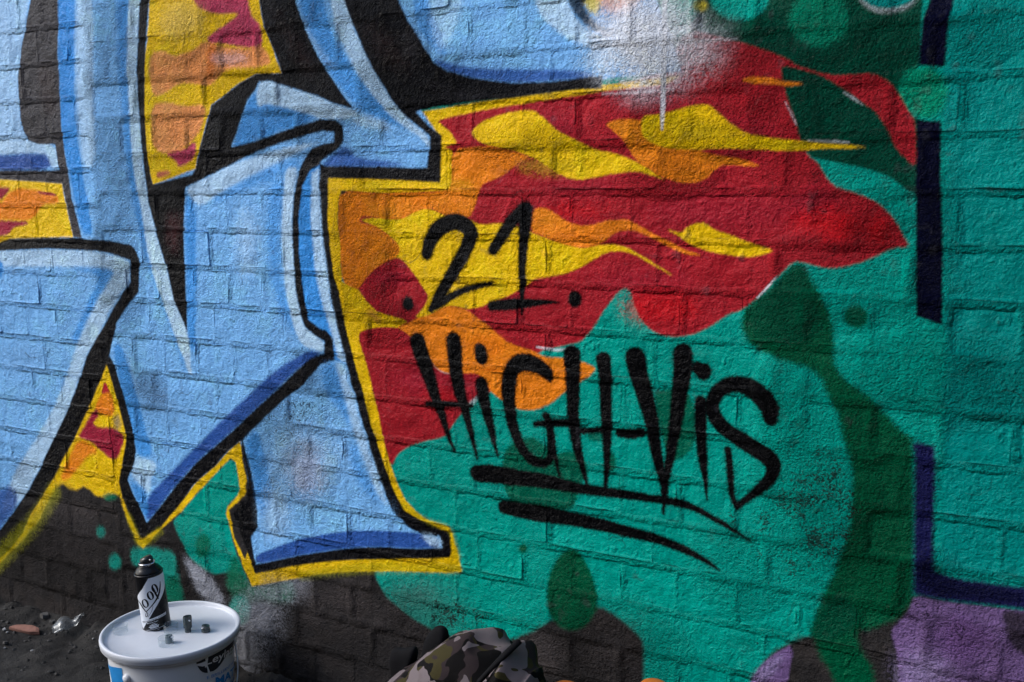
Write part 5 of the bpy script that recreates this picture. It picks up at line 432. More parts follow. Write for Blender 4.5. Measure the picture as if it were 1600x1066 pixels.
PITS = [(-318,594,80,118,0.75),(-411,534,74,56,0.5),(-301,693,59,42,0.4),(-1419,627,104,84,0.5),(-1472,463,73,102,0.45),(-1339,677,100,82,0.4),(-345,752,41,42,0.4),(-376,472,63,67,0.5),(-1209,848,47,26,0.4),(-1181,978,39,101,0.3),(-1855,627,74,46,0.4),(-998,250,89,41,0.7),(-566,304,71,73,0.25),(-121,403,73,53,0.5),(-144,473,64,26,0.5),(-360,338,63,46,0.5),(-502,600,131,68,0.2),(-880,327,264,78,0.3),(-1225,1079,62,75,0.3),(-464,1191,62,15,0.5),(-281,1123,84,29,0.4),(-1737,1341,114,108,0.25),(-1234,1303,61,73,0.3),(-455,893,84,32,0.2),(-1101,475,91,81,0.2)]

def field(cell, seed):
    g = np.random.default_rng(seed); h, w = IH//cell+3, IW//cell+3
    a = g.random((h, w), dtype=np.float32)
    yy = np.arange(IH)/cell; xx = np.arange(IW)/cell; y0 = yy.astype(int); x0 = xx.astype(int)
    fy = (yy-y0).astype(np.float32); fx = (xx-x0).astype(np.float32); fy = fy*fy*(3-2*fy); fx = fx*fx*(3-2*fx)
    r = a[y0]*(1-fy)[:, None]+a[y0+1]*fy[:, None]
    return r[:, x0]*(1-fx)+r[:, x0+1]*fx

N1 = .6*field(2, 1)+.4*field(1, 2); N2 = .6*field(9, 3)+.4*field(4, 4); N3 = .6*field(120, 5)+.4*field(45, 6); N4 = field(22, 9)

def box_blur(a, r):
    r = int(round(r))
    if r < 1: return a
    for ax in (0, 1):
        p = np.pad(a, [(r+1, r) if i == ax else (0, 0) for i in (0, 1)], mode='edge')
        c = np.cumsum(p, axis=ax, dtype=np.float64); n = a.shape[ax]; w = 2*r+1
        a = ((c[w:w+n]-c[:n]) if ax == 0 else (c[:, w:w+n]-c[:, :n]))/w
    return a.astype(np.float32)

def chaikin(p, it):
    for _ in range(it):
        q = np.roll(p, -1, 0); p = np.stack([.8*p+.2*q, .2*p+.8*q], 1).reshape(-1, 2)
    return p

def poly_mask(pts, soft):
    p = np.stack([(pts[:, 0]-X0)/PX, (pts[:, 1]-Z0)/PX], 1); pad = int(soft*2)+3
    xa, xb = max(0, int(p[:, 0].min())-pad), min(IW, int(p[:, 0].max())+pad+1)
    ya, yb = max(0, int(p[:, 1].min())-pad), min(IH, int(p[:, 1].max())+pad+1)
    if xa >= xb or ya >= yb: return None
    a = p; b = np.roll(p, -1, 0); m = np.zeros((yb-ya, xb-xa+1), np.float32); W = xb-xa
    for r in range(ya, yb):
        for s in (.25, .75):
            y = r+s; hit = (a[:, 1] <= y) != (b[:, 1] <= y)
            if not hit.any(): continue
            A, B = a[hit], b[hit]; xs = np.sort(A[:, 0]+(y-A[:, 1])/(B[:, 1]-A[:, 1])*(B[:, 0]-A[:, 0]))-xa
            for x0, x1 in zip(xs[::2], xs[1::2]):
                x0 = min(max(x0, 0), W); x1 = min(max(x1, 0), W)
                if x1 <= x0: continue
                i, j = int(x0), int(x1)
                if i == j: m[r-ya, i] += .5*(x1-x0)
                else:
                    m[r-ya, i] += .5*(i+1-x0); m[r-ya, i+1:j] += .5
                    if j < W: m[r-ya, j] += .5*(x1-j)
    m = m[:, :W]; m = box_blur(box_blur(m, soft*.5), soft*.5)
    return m, ya, yb, xa, xb

def stroke_mask(pts, soft):
    p = np.stack([(pts[:, 0]-X0)/PX, (pts[:, 1]-Z0)/PX, pts[:, 2]/PX], 1); pad = p[:, 2].max()+soft+3
    xa, xb = max(0, int(p[:, 0].min()-pad)), min(IW, int(p[:, 0].max()+pad)+1)
    ya, yb = max(0, int(p[:, 1].min()-pad)), min(IH, int(p[:, 1].max()+pad)+1)
    if xa >= xb or ya >= yb: return None
    sd = np.full((yb-ya, xb-xa), 1e3, np.float32); yy, xx = np.mgrid[ya:yb, xa:xb].astype(np.float32)
    q = np.array(spline(p, 5)) if len(p) > 2 else p
    for a, b in zip(q[:-1], q[1:]):
        R = max(a[2], b[2])+soft+2
        i0, i1 = int(max(0, min(a[1], b[1])-R-ya)), int(max(0, max(a[1], b[1])+R-ya+1)); j0, j1 = int(max(0, min(a[0], b[0])-R-xa)), int(max(0, max(a[0], b[0])+R-xa+1))
        X = xx[i0:i1, j0:j1]; Y = yy[i0:i1, j0:j1]
        if X.size == 0: continue
        d = b[:2]-a[:2]; L = max(float(d@d), 1e-6); t = np.clip(((X-a[0])*d[0]+(Y-a[1])*d[1])/L, 0, 1)
        dist = np.hypot(X-a[0]-t*d[0], Y-a[1]-t*d[1])-(a[2]+(b[2]-a[2])*t)
        sd[i0:i1, j0:j1] = np.minimum(sd[i0:i1, j0:j1], dist)
    t = np.clip(.5-sd/(2*soft), 0, 1)
    return t*t*(3-2*t), ya, yb, xa, xb

PAINT = np.empty((IH, IW, 3), np.float32); PAINT[:] = lin(INK['dirt'])
PAINT *= (.55+.75*N3+.45*N2)[..., None]
warm = np.clip((field(60, 41)*.5+N4*.5-.5)*4, 0, 1)[..., None]; PAINT = PAINT*(1-warm*.35)+lin((66, 60, 57)).astype(np.float32)*warm*.35
COAT = np.zeros((IH, IW), np.float32)
for kind, col, soft, al, sm, pts in SHAPES:
    pts = np.array(pts, float)/1000.0; s = soft/1000.0/PX
    if kind == 'P':
        r = poly_mask(chaikin(pts, sm) if sm else pts, max(s, .8))
    else:
        r = stroke_mask(pts, max(s, .8))
    if r is None: continue
    mk, ya, yb, xa, xb = r
    n = N1[ya:yb, xa:xb]; n2 = N2[ya:yb, xa:xb]
    big = min(1.0, s/12)
    mk = np.clip(mk+(n-.5)*(2.6+(.6 if col in ('haze', 'white') else 3)*big)*mk*(1-mk)+(n2-.5)*1.2*mk*(1-mk)+(N4[ya:yb, xa:xb]-.5)*1.6*mk*(1-mk), 0, 1)*al
    c = lin(INK[col]).astype(np.float32)*(0.90+.20*n2+.32*(N3[ya:yb, xa:xb]-.5)+.14*(N4[ya:yb, xa:xb]-.5))[..., None] if True else None
    mk = mk[..., None]
    PAINT[ya:yb, xa:xb] = PAINT[ya:yb, xa:xb]*(1-mk)+c*mk
    if col not in ('dirt', 'dust', 'grime', 'spraywhite'):
        COAT[ya:yb, xa:xb] = np.maximum(COAT[ya:yb, xa:xb], mk[..., 0]*(1.0 if al > .5 else .6))
    elif col == 'dirt':
        COAT[ya:yb, xa:xb] *= 1-mk[..., 0]

# scratches, hairline cracks and thin spots
for q in range(110):
    x = rng.uniform(-2.5, .1); z = rng.uniform(.05, 1.6); a = rng.choice((0, 0, 1.57, rng.uniform(0, 3.1))); P = [(x, z, .0006)]
    for _ in range(rng.randrange(3, 7)):
        a += rng.gauss(0, .5); x += math.cos(a)*rng.uniform(.004, .014); z += math.sin(a)*rng.uniform(.004, .014); P.append((x, z, rng.uniform(.0003, .0012)))
    rr = stroke_mask(np.array(P), 1.2)
    if rr is None: continue
    mk, ya, yb, xa, xb = rr; mk = (mk*rng.uniform(.25, .75))[..., None]; tone = lin(rng.choice(((30, 28, 30), (40, 38, 40)))).astype(np.float32)
    PAINT[ya:yb, xa:xb] = PAINT[ya:yb, xa:xb]*(1-mk)+tone*mk
thin = np.clip((field(14, 31)*.6+N2*.4-.70)*6, 0, 1)*np.clip((field(90, 33)-.45)*3, 0, 1)*COAT
PAINT = PAINT*(1-.38*thin[..., None])+.38*thin[..., None]*lin((70, 70, 76)).astype(np.float32)

def blobs(lst):
    a = np.zeros((IH, IW), np.float32)
    for cx, cz, rx, rz, am in lst:
        j0, j1 = max(0, int((cx/1e3-1.6*rx/1e3-X0)/PX)), min(IW, int((cx/1e3+1.6*rx/1e3-X0)/PX)); i0, i1 = max(0, int((cz/1e3-1.6*rz/1e3-Z0)/PX)), min(IH, int((cz/1e3+1.6*rz/1e3-Z0)/PX))
        if j0 >= j1 or i0 >= i1: continue
        zz, xx = np.mgrid[i0:i1, j0:j1]
        d = np.hypot((xx*PX+X0-cx/1e3)/(rx/1e3), (zz*PX+Z0-cz/1e3)/(rz/1e3))
        a[i0:i1, j0:j1] = np.maximum(a[i0:i1, j0:j1], am*np.clip(1.55-d, 0, 1))
    return a
RMAP = np.clip(blobs(ROUGH)*(.45+.9*N4)+.16+.35*np.clip(N3-.55, 0, 1), 0, 1)
pm = blobs(PITS)*(.5+.8*N4); hole = np.clip((N2*.4+N1*.6-(1-.68*pm))*12+.6*pm, 0, 1)*np.clip(pm*3, 0, 1)
hole += np.clip((N2-.93)*30, 0, 1)*np.clip((N4-.6)*6, 0, 1)*.8
hole = np.clip(hole, 0, 1)[..., None]
PAINT = PAINT*(1-hole*.82)+lin((34, 31, 32)).astype(np.float32)*hole*.82

# ------------------------------------------------------------------ brickwork layout (English bond, two stretches of wall that do not course through)
COURSE, GROUND_Z = 0.083, 1.105
SPLIT = -1.978
def layout(xa, xb, zoff, head, phase_h, phase_s, row0, row1, even):
    out = []
    for n in range(row0, row1):
        zt = GROUND_Z+zoff-n*COURSE; zb = zt-COURSE
        hd = (n % 2 == 0) == even
        pitch = head if hd else head*2; ph = phase_h if hd else phase_s
        k = math.floor((xa-ph)/pitch); x = ph+k*pitch; jit = rng.uniform(-.004, .004)
        xs = [x+i*pitch+jit+rng.uniform(-.005, .005) for i in range(int((xb-xa)/pitch)+3)]
        for a, b in zip(xs, xs[1:]):
            a, b = max(a, xa), min(b, xb)
            if b-a < .035: continue
            out.append((a, b, zb, zt, hd))
    return out
BR = layout(SPLIT, 1.6, 0.0, .1035, -.65, -.598, -24, 14, True) + layout(-4.6, SPLIT-.004, .0515+.083, .109, -2.265, -2.2105, -23, 15, False)
BR = [b for b in BR if b[3] > -.05]

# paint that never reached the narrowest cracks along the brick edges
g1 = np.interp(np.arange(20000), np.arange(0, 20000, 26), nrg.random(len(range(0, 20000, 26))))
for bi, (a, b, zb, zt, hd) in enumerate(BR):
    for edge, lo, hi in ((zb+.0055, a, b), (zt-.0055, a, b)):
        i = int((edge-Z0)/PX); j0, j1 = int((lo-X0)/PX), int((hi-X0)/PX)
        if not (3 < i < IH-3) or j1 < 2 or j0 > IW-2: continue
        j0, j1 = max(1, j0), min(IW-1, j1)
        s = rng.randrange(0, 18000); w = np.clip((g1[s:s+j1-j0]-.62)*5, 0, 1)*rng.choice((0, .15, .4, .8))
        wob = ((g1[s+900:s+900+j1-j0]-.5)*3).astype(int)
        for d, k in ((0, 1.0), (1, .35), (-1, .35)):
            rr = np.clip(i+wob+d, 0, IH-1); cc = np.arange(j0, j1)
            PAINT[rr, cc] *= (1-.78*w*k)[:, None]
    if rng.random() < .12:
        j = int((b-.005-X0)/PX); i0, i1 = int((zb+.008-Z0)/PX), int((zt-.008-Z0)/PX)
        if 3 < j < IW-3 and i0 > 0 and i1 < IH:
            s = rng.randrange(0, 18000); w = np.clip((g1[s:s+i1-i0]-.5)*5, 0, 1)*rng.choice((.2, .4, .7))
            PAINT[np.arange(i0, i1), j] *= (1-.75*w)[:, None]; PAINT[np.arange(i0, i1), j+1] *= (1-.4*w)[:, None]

def wall_image(name, rgb, data):
    im = bpy.data.images.new(name, IW, IH, alpha=False, float_buffer=True, is_data=True)
    px = np.ones((IH, IW, 4), np.float32); px[..., :3] = rgb
    im.pixels.foreach_set(px.ravel()); im.update(); im.pack(); return im
JM = np.ones((IH, IW), np.float32); JB = JM.copy(); BF = np.full((IH, IW), 1.15, np.float32)
for a, b, zb, zt, hd in BR:
    j0, j1 = max(0, int((a+.0055-X0)/PX)), min(IW, int((b-.0055-X0)/PX)); i0, i1 = max(0, int((zb+.0055-Z0)/PX)), min(IH, int((zt-.0055-Z0)/PX))
    if j0 < j1 and i0 < i1: JM[i0:i1, j0:j1] = 0; JB[i0:i1, max(0, j0-12):j1+12] = 0; BF[i0:i1, j0:j1] = rng.choice((.35, .45, .6, .8, 1.0))
JM = np.clip((box_blur(.45*JM+.55*JB, 3)+(N2-.5)*.55+(N4-.5)*.5-.22)*1.7, 0, 1); BF = box_blur(BF, 5)
RMAP = np.clip((RMAP-.12)*BF*1.15+.30*JM*(.3+N4)+.02, 0, 1)
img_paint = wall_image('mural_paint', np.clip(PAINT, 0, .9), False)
img_data = wall_image('mural_relief', np.stack([RMAP, COAT, JM], -1), True)

def painted_masonry():
    k = NT('painted_masonry'); geo = k.n('ShaderNodeNewGeometry'); pos = geo.outputs['Position']
    sp = k.n('ShaderNodeSeparateXYZ'); k.l(pos, sp.inputs[0])
    cb = k.n('ShaderNodeCombineXYZ')
    k.l(k.val('DIVIDE', k.val('SUBTRACT', sp.outputs[0], X0), X1-X0), cb.inputs[0]); k.l(k.val('DIVIDE', k.val('SUBTRACT', sp.outputs[2], Z0), Z1-Z0), cb.inputs[1])
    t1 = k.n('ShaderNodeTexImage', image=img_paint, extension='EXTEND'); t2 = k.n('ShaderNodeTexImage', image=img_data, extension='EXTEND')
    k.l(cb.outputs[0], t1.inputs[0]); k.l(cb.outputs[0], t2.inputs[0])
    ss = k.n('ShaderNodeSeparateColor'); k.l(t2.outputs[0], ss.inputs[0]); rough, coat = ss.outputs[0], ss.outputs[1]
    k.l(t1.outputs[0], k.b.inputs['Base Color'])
    fine = k.noise(pos, 270, 3, .62); mid = k.noise(pos, 120, 5, .6, .6); broad = k.noise(pos, 30, 4, .55)
    h = k.val('ADD', k.val('MULTIPLY', mid, k.val('ADD', k.val('MULTIPLY', rough, 4.4), .16)), k.val('MULTIPLY', fine, k.val('ADD', k.val('MULTIPLY', rough, 3.4), .16)))
    h = k.val('ADD', h, k.val('MULTIPLY', broad, 1.0))
    lump = k.val('MULTIPLY', k.val('SUBTRACT', k.noise(pos, 62, 6, .68, .8), .59, None, True), k.val('ADD', .8, k.val('MULTIPLY', rough, 5.0)))
    h = k.val('ADD', h, lump)
    h = k.val('SUBTRACT', h, k.val('MULTIPLY', ss.outputs[2], .15))
    k.l(k.bump(h, 1.0, .0060), k.b.inputs['Normal'])
    r = k.val('SUBTRACT', .88, k.val('MULTIPLY', coat, k.val('ADD', .57, k.val('MULTIPLY', fine, .2))))
    k.l(r, k.b.inputs['Roughness']); k.b.inputs['Specular IOR Level'].default_value = .055
    return k.m
M_WALL = painted_masonry()

# ------------------------------------------------------------------ the wall
wall = empty('brick_wall', (0, 0, 0))
tag(wall, 'long painted brick wall covered in blue letters, red and yellow flames and teal graffiti', 'wall')
def sample(a, x, z):
    i = np.clip(((z-Z0)/PX).astype(int), 0, IH-1); j = np.clip(((x-X0)/PX).astype(int), 0, IW-1); return a[i, j]
def mortar_sheet():
    xs = np.concatenate([np.arange(-4.6, -2.75, .04), np.arange(-2.75, .25, .0065), np.arange(.25, 1.62, .03)]); zs = np.concatenate([np.arange(-.12, 1.72, .0065), np.arange(1.72, 3.1, .04)])
    X, Z = np.meshgrid(xs, zs); r = sample(RMAP, X, Z); n2 = sample(N2, X, Z); n4 = sample(N4, X, Z); n3 = sample(N3, X, Z); n1 = sample(N1, X, Z)
    smear = np.clip((r-.34)*1.9, 0, 1)*np.clip((n4-.28)*2.2, 0, 1)
    y = .0011+(n4-.5)*.0034+(n3-.5)*.003-(.0042*smear)+(n2-.5)*.0030*(.3+r)+(n1-.5)*.0012*(.3+r)
    zo = np.where(X > SPLIT, 0.0, .0515+.083); fr = np.abs(((GROUND_Z+zo-Z)/COURSE+.5) % 1-.5); bed = np.clip(1.6-fr/.06, 0, 1)
    y += .0005*bed*(1-smear)-.0011*(1-bed)
    V = np.stack([X, y, Z], -1).reshape(-1, 3); w = len(xs); h = len(zs)
    idx = np.arange(w*h).reshape(h, w); F = np.stack([idx[:-1, :-1], idx[:-1, 1:], idx[1:, 1:], idx[1:, :-1]], -1).reshape(-1, 4)
    me = bpy.data.meshes.new('mortar'); me.vertices.add(len(V)); me.vertices.foreach_set('co', V.ravel().astype(np.float32))
    me.loops.add(F.size); me.loops.foreach_set('vertex_index', F.ravel().astype(np.int32)); me.polygons.add(len(F))
    me.polygons.foreach_set('loop_start', np.arange(0, F.size, 4, dtype=np.int32)); me.update(calc_edges=True); me.validate()
    me.polygons.foreach_set('use_smooth', [True]*len(F)); me.materials.append(M_WALL)
    o = bpy.data.objects.new('mortar', me); COL.objects.link(o); o.parent = wall; return o
mortar_sheet()

def brick_shape(w, h, seed):
    q = random.Random(seed); c = .006; cc = q.uniform(.3, 1.2)
    def ring(inset, y, jit):
        x1, z1 = w/2-inset, h/2-inset; P = []
        nl = 7 if w > .14 else 4
        for sx, sz, ex, ez, n in ((-1, -1, 1, -1, nl), (1, -1, 1, 1, 3), (1, 1, -1, 1, nl), (-1, 1, -1, -1, 3)):
            ax, az, bx, bz = sx*x1, sz*z1, ex*x1, ez*z1; L = math.hypot(bx-ax, bz-az); dx, dz = (bx-ax)/L, (bz-az)/L
            for i in range(n+1):
                d = c*cc+(L-2*c*cc)*i/n; P.append((ax+dx*d, az+dz*d))
        return [(x+q.uniform(-jit, jit), y, z+q.uniform(-jit, jit)) for x, z in P]
    J = None; R = [ring(.0022, 0, .0013), ring(.0008, .0005, .0013), ring(0, .0022, .0010), ring(0, .016, 0)]
    n = len(R[0]); V = [v for r in R for v in r]; F = [tuple(range(n))]
    for i in range(3):
        for k in range(n): F.append((i*n+(k+1) % n, i*n+k, (i+1)*n+k, (i+1)*n+(k+1) % n))
    return V, F
VAR = {}
def brick_mesh(w, h, v):
    key = (round(w/.004), v)
    if key not in VAR:
        me = bpy.data.meshes.new('brick'); V, F = brick_shape(key[0]*.004, h, hash(key) % 9999); me.from_pydata(V, [], F); me.update(); me.materials.append(M_WALL); VAR[key] = me
    return VAR[key]
def project(x, z):
    v = np.array([x, 0, z])-EYE; d = v@FWD
    return (cd.lens/36*(v@RIGHT)/d, cd.lens/36*(v@UP)/d, d)
seen, rest = [], []
for b in BR:
    u, v, d = project((b[0]+b[1])/2, (b[2]+b[3])/2); inside = d > 0 and abs(u) < .5+.03 and abs(v) < .3333+.02
    (seen if inside else rest).append((b, (b[1]-b[0])/max(d, .1)**2))
seen.sort(key=lambda t: -t[1])
rest += seen[298:]; seen = seen[:298]
JT = .0078
for (a, b, zb, zt, hd), _ in seen:
    w, h = b-a-JT, zt-zb-JT
    o = bpy.data.objects.new('brick', brick_mesh(w, h, rng.randrange(5))); COL.objects.link(o); o.parent = wall
    o.location = ((a+b)/2, rng.gauss(0, .0007), (zb+zt)/2+rng.uniform(-.001, .001)); o.rotation_euler = (rng.gauss(0, .010), rng.gauss(0, .005), rng.gauss(0, .003))
V, F = [], []
for (a, b, zb, zt, hd), _ in rest:
    v, f = brick_shape(b-a-JT, zt-zb-JT, rng.randrange(9)); k = len(V); y = rng.gauss(0, .001)
    V += [(x+(a+b)/2, yy+y, z+(zb+zt)/2) for x, yy, z in v]; F += [tuple(i+k for i in q) for q in f]
o = mesh_obj('outer_brickwork', V, F, M_WALL, wall); o['kind'] = 'stuff'

# added, unseen dark building behind the camera, only there to shut out low sky
k = NT('blocker_dark_brick'); geo = k.n('ShaderNodeNewGeometry'); br = k.n('ShaderNodeTexBrick'); mpn = k.n('ShaderNodeMapping'); mpn.inputs['Rotation'].default_value = (math.pi/2, 0, 0)
k.l(geo.outputs['Position'], mpn.inputs[0]); k.l(mpn.outputs[0], br.inputs['Vector']); br.inputs['Scale'].default_value = 2.2; br.inputs['Color1'].default_value = (.10, .07, .055, 1); br.inputs['Color2'].default_value = (.07, .05, .042, 1); br.inputs['Mortar'].default_value = (.12, .115, .11, 1); br.inputs['Mortar Size'].default_value = .02
k.l(br.outputs['Color'], k.b.inputs['Base Color']); k.b.inputs['Roughness'].default_value = .9
def slab(name, x0, x1, y0, y1, z0, z1, mat, parent=None):
    V = [(x, y, z) for z in (z0, z1) for x, y in ((x0, y0), (x1, y0), (x1, y1), (x0, y1))]
    return mesh_obj(name, V, [(3, 2, 1, 0), (4, 5, 6, 7), (0, 1, 5, 4), (1, 2, 6, 5), (2, 3, 7, 6), (3, 0, 4, 7)], mat, parent)
M_BLOCKER = k.m
blocker = empty('added_sky_blocker', (0, 0, 0)); tag(blocker, 'added dark brick building behind the viewer, unseen, blocking the low sky', 'building')
slab('blocker_front', -7, 9, -5.6, -5.0, -.3, 2.9, k.m, blocker); slab('blocker_coping', -7.05, 9.05, -5.65, -4.94, 2.9, 3.02, plain('blocker_stone', (.22, .21, .2), .85), blocker)

slab('blocker_wing', 2.0, 2.5, -4.9, -.05, -.3, 4.2, k.m, blocker)  # added wing, out of view, to darken the right-hand end of the wall

# ------------------------------------------------------------------ ground
def grow(a, b, step, far):
    L = list(np.arange(a, b, step)); s = step; x = L[-1]
    while x < far: s *= 1.35; x += s; L.append(x)
    s = step; x = a; pre = []
    while x > -far: s *= 1.35; x -= s; pre.append(x)
    return np.array(pre[::-1]+L)
def value_noise(X, Y, cell, seed):
    g = np.random.default_rng(seed); T = g.random((256, 256)); x = X/cell+1000.5; y = Y/cell+1000.5
    xi = np.floor(x).astype(int); yi = np.floor(y).astype(int); fx = x-xi; fy = y-yi; fx = fx*fx*(3-2*fx); fy = fy*fy*(3-2*fy)
    t = lambda i, j: T[i % 256, j % 256]
    return (t(xi, yi)*(1-fx)+t(xi+1, yi)*fx)*(1-fy)+(t(xi, yi+1)*(1-fx)+t(xi+1, yi+1)*fx)*fy
def ground_z(X, Y):
    X = np.asarray(X, float); Y = np.asarray(Y, float)
    n = (value_noise(X, Y, .09, 1)-.5)*.018+(value_noise(X, Y, .035, 2)-.5)*.008+(value_noise(X, Y, .014, 3)-.5)*.0045
    heap = np.clip(1-(-Y)/.085, 0, 1)**1.3; rough = 1+1.3*heap
    return -.012+n*rough+heap*(.012+.028*value_noise(X, Y, .06, 7)+.012*(value_noise(X, Y, .02, 8)-.5))-.02*np.clip(-Y-.1, 0, .5)
gx = grow(-3.0, -.2, .008, 300); gy = grow(-.75, .0, .008, 300); gy = gy[gy < .06]; gy = np.append(gy, .03)
gy = np.unique(gy[gy <= .031])
X, Y = np.meshgrid(gx, gy); Z = ground_z(X, Y); h, w = X.shape; idx = np.arange(h*w).reshape(h, w)
Fq = np.stack([idx[:-1, :-1], idx[:-1, 1:], idx[1:, 1:], idx[1:, :-1]], -1).reshape(-1, 4)
k = NT('trodden_soil'); geo = k.n('ShaderNodeNewGeometry'); pos = geo.outputs['Position']
c = k.ramp(k.noise(pos, 26, 8, .65), [(.3, (.010, .0098, .0095)), (.55, (.024, .0225, .021)), (.75, (.05, .046, .043))])
c = k.mix(k.val('MULTIPLY', k.val('GREATER_THAN', k.noise(pos, 210, 3, .7), .66), .5), c, (.06, .058, .056))
k.l(c, k.b.inputs['Base Color']); k.l(k.val('ADD', .55, k.val('MULTIPLY', k.noise(pos, 14, 4), .5), None, True), k.b.inputs['Roughness'])
k.l(k.bump(k.val('ADD', k.noise(pos, 90, 8, .7), k.val('MULTIPLY', k.noise(pos, 380, 4, .7), .5)), .9, .006), k.b.inputs['Normal'])
k.b.inputs['Specular IOR Level'].default_value = .2; M_SOIL = k.m
g = mesh_obj('ground', np.stack([X, Y, Z], -1).reshape(-1, 3).tolist(), [tuple(q) for q in Fq.tolist()], M_SOIL, None, True); g['kind'] = 'structure'
V, F = [], []
def stone(V, F, x, y, z, r, q):
    k = len(V); s = [q.uniform(.6, 1.2) for _ in range(3)]; a = q.uniform(0, 6.28)
    for vx, vy, vz in ((1, 0, 0), (-1, 0, 0), (0, 1, 0), (0, -1, 0), (0, 0, .8), (0, 0, -.8), (.6, .6, .3), (-.6, -.5, .35)):
        vx, vy, vz = vx*s[0]*r*q.uniform(.8, 1.2), vy*s[1]*r*q.uniform(.8, 1.2), vz*s[2]*r
        V.append((x+vx*math.cos(a)-vy*math.sin(a), y+vx*math.sin(a)+vy*math.cos(a), z+vz*.8))
    for f in ((0, 6, 4), (6, 2, 4), (2, 1, 4), (1, 7, 4), (7, 3, 4), (3, 0, 4), (0, 2, 6), (1, 3, 7), (2, 0, 5), (1, 2, 5), (3, 1, 5), (0, 3, 5)): F.append(tuple(i+k for i in f))
for _ in range(1500):
    x = rng.uniform(-2.9, -.3); y = -abs(rng.gauss(0, .09))-.005 if rng.random() < .6 else rng.uniform(-.7, -.01)
    stone(V, F, x, y, float(ground_z(x, y))+.001, rng.choice((.0015, .002, .003, .004, .0065)), rng)
M_GRIT = plain('grit_stone', (.03, .029, .028), .85, .6, 25)
o = mesh_obj('grit', V, F, M_GRIT); o['kind'] = 'stuff'; o['label'] = 'fine dark grit and crumbs of mortar scattered along the foot of the wall'

# ------------------------------------------------------------------ decals on round things: (angle, height) sheets with a hair of thickness
def wrap_poly(name, pts, rfun, off, mat, parent, maxlen=.004):
    """outline given as (arc angle, z); filled, cut finely and bent round the thing"""
    bm = bmesh.new(); vs = [bm.verts.new((a, 0, z)) for a, z in pts]; f = bm.faces.new(vs)
    bmesh.ops.triangulate(bm, faces=[f]); bend(bm, rfun, off, maxlen); return finish(bm, name, mat, parent)
def bend(bm, rfun, off, maxlen):
    R = rfun(0.1)
    for _ in range(4):
        long = [e for e in bm.edges if abs(e.verts[0].co.x-e.verts[1].co.x)*R > maxlen]
        if not long: break
        bmesh.ops.subdivide_edges(bm, edges=long, cuts=1); bmesh.ops.triangulate(bm, faces=bm.faces[:])
    for v in bm.verts:
        a, z = v.co.x, v.co.z; r = rfun(z)+off; v.co = (r*math.cos(a), r*math.sin(a), z)
def finish(bm, name, mat, parent):
    bmesh.ops.recalc_face_normals(bm, faces=bm.faces[:])
    for f in bm.faces:
        cpt = f.calc_center_median()
        if f.normal.x*cpt.x+f.normal.y*cpt.y < 0: f.normal_flip()
    me = bpy.data.meshes.new(name); bm.to_mesh(me); bm.free(); me.materials.append(mat)
    o = bpy.data.objects.new(name, me); COL.objects.link(o); o.parent = parent; return o
def text_points(s, bold=0.0, shear=0.0, space=1.0):
    cu = bpy.data.curves.new('lettering', 'FONT'); cu.body = s; cu.size = 1.0; cu.offset = bold; cu.shear = shear; cu.space_character = space; cu.resolution_u = 3
    o = bpy.data.objects.new('lettering', cu); COL.objects.link(o); bpy.context.view_layer.update()
    me = o.to_mesh(); V = [tuple(v.co) for v in me.vertices]; F = [tuple(p.vertices) for p in me.polygons]; o.to_mesh_clear()
    bpy.data.objects.remove(o); bpy.data.curves.remove(cu); return V, F
def wrap_text(name, s, a0, z0, a1, z1, height, rfun, off, mat, parent, bold=0.0, shear=0.0, maxlen=.004):
    """lettering set along the line (a0,z0)-(a1,z1) of the sheet, capital height in metres"""
    V, F = text_points(s, bold, shear); x0 = min(v[0] for v in V); x1 = max(v[0] for v in V); hh = .70
    bm = bmesh.new(); vs = []
    for x, y, _ in V:
        t = (x-x0)/(x1-x0); vs.append(bm.verts.new((a0+(a1-a0)*t, 0, z0+(z1-z0)*t+y/hh*height)))
    for f in F:
        try: bm.faces.new([vs[i] for i in f])
        except ValueError: pass
    bmesh.ops.triangulate(bm, faces=bm.faces[:]); bend(bm, rfun, off, maxlen); return finish(bm, name, mat, parent)
def wrap_stroke(name, runs, rfun, off, mat, parent):
    bm = bmesh.new(); R = rfun(.1)
    for run in runs:
        P = spline([(a*R, z, w) for a, z, w in run], 6); prev = None
        for i, p in enumerate(P):
            q0, q1 = P[max(i-1, 0)], P[min(i+1, len(P)-1)]; t = np.array([q1[0]-q0[0], q1[1]-q0[1]]); t /= max(np.hypot(*t), 1e-9); n = np.array([-t[1], t[0]])*max(p[2], .0001)
            pr = (bm.verts.new(((p[0]+n[0])/R, 0, p[1]+n[1])), bm.verts.new(((p[0]-n[0])/R, 0, p[1]-n[1])))
            if prev: bm.faces.new((prev[0], prev[1], pr[1], pr[0]))
            prev = pr
    bend(bm, rfun, off, .003); return finish(bm, name, mat, parent)

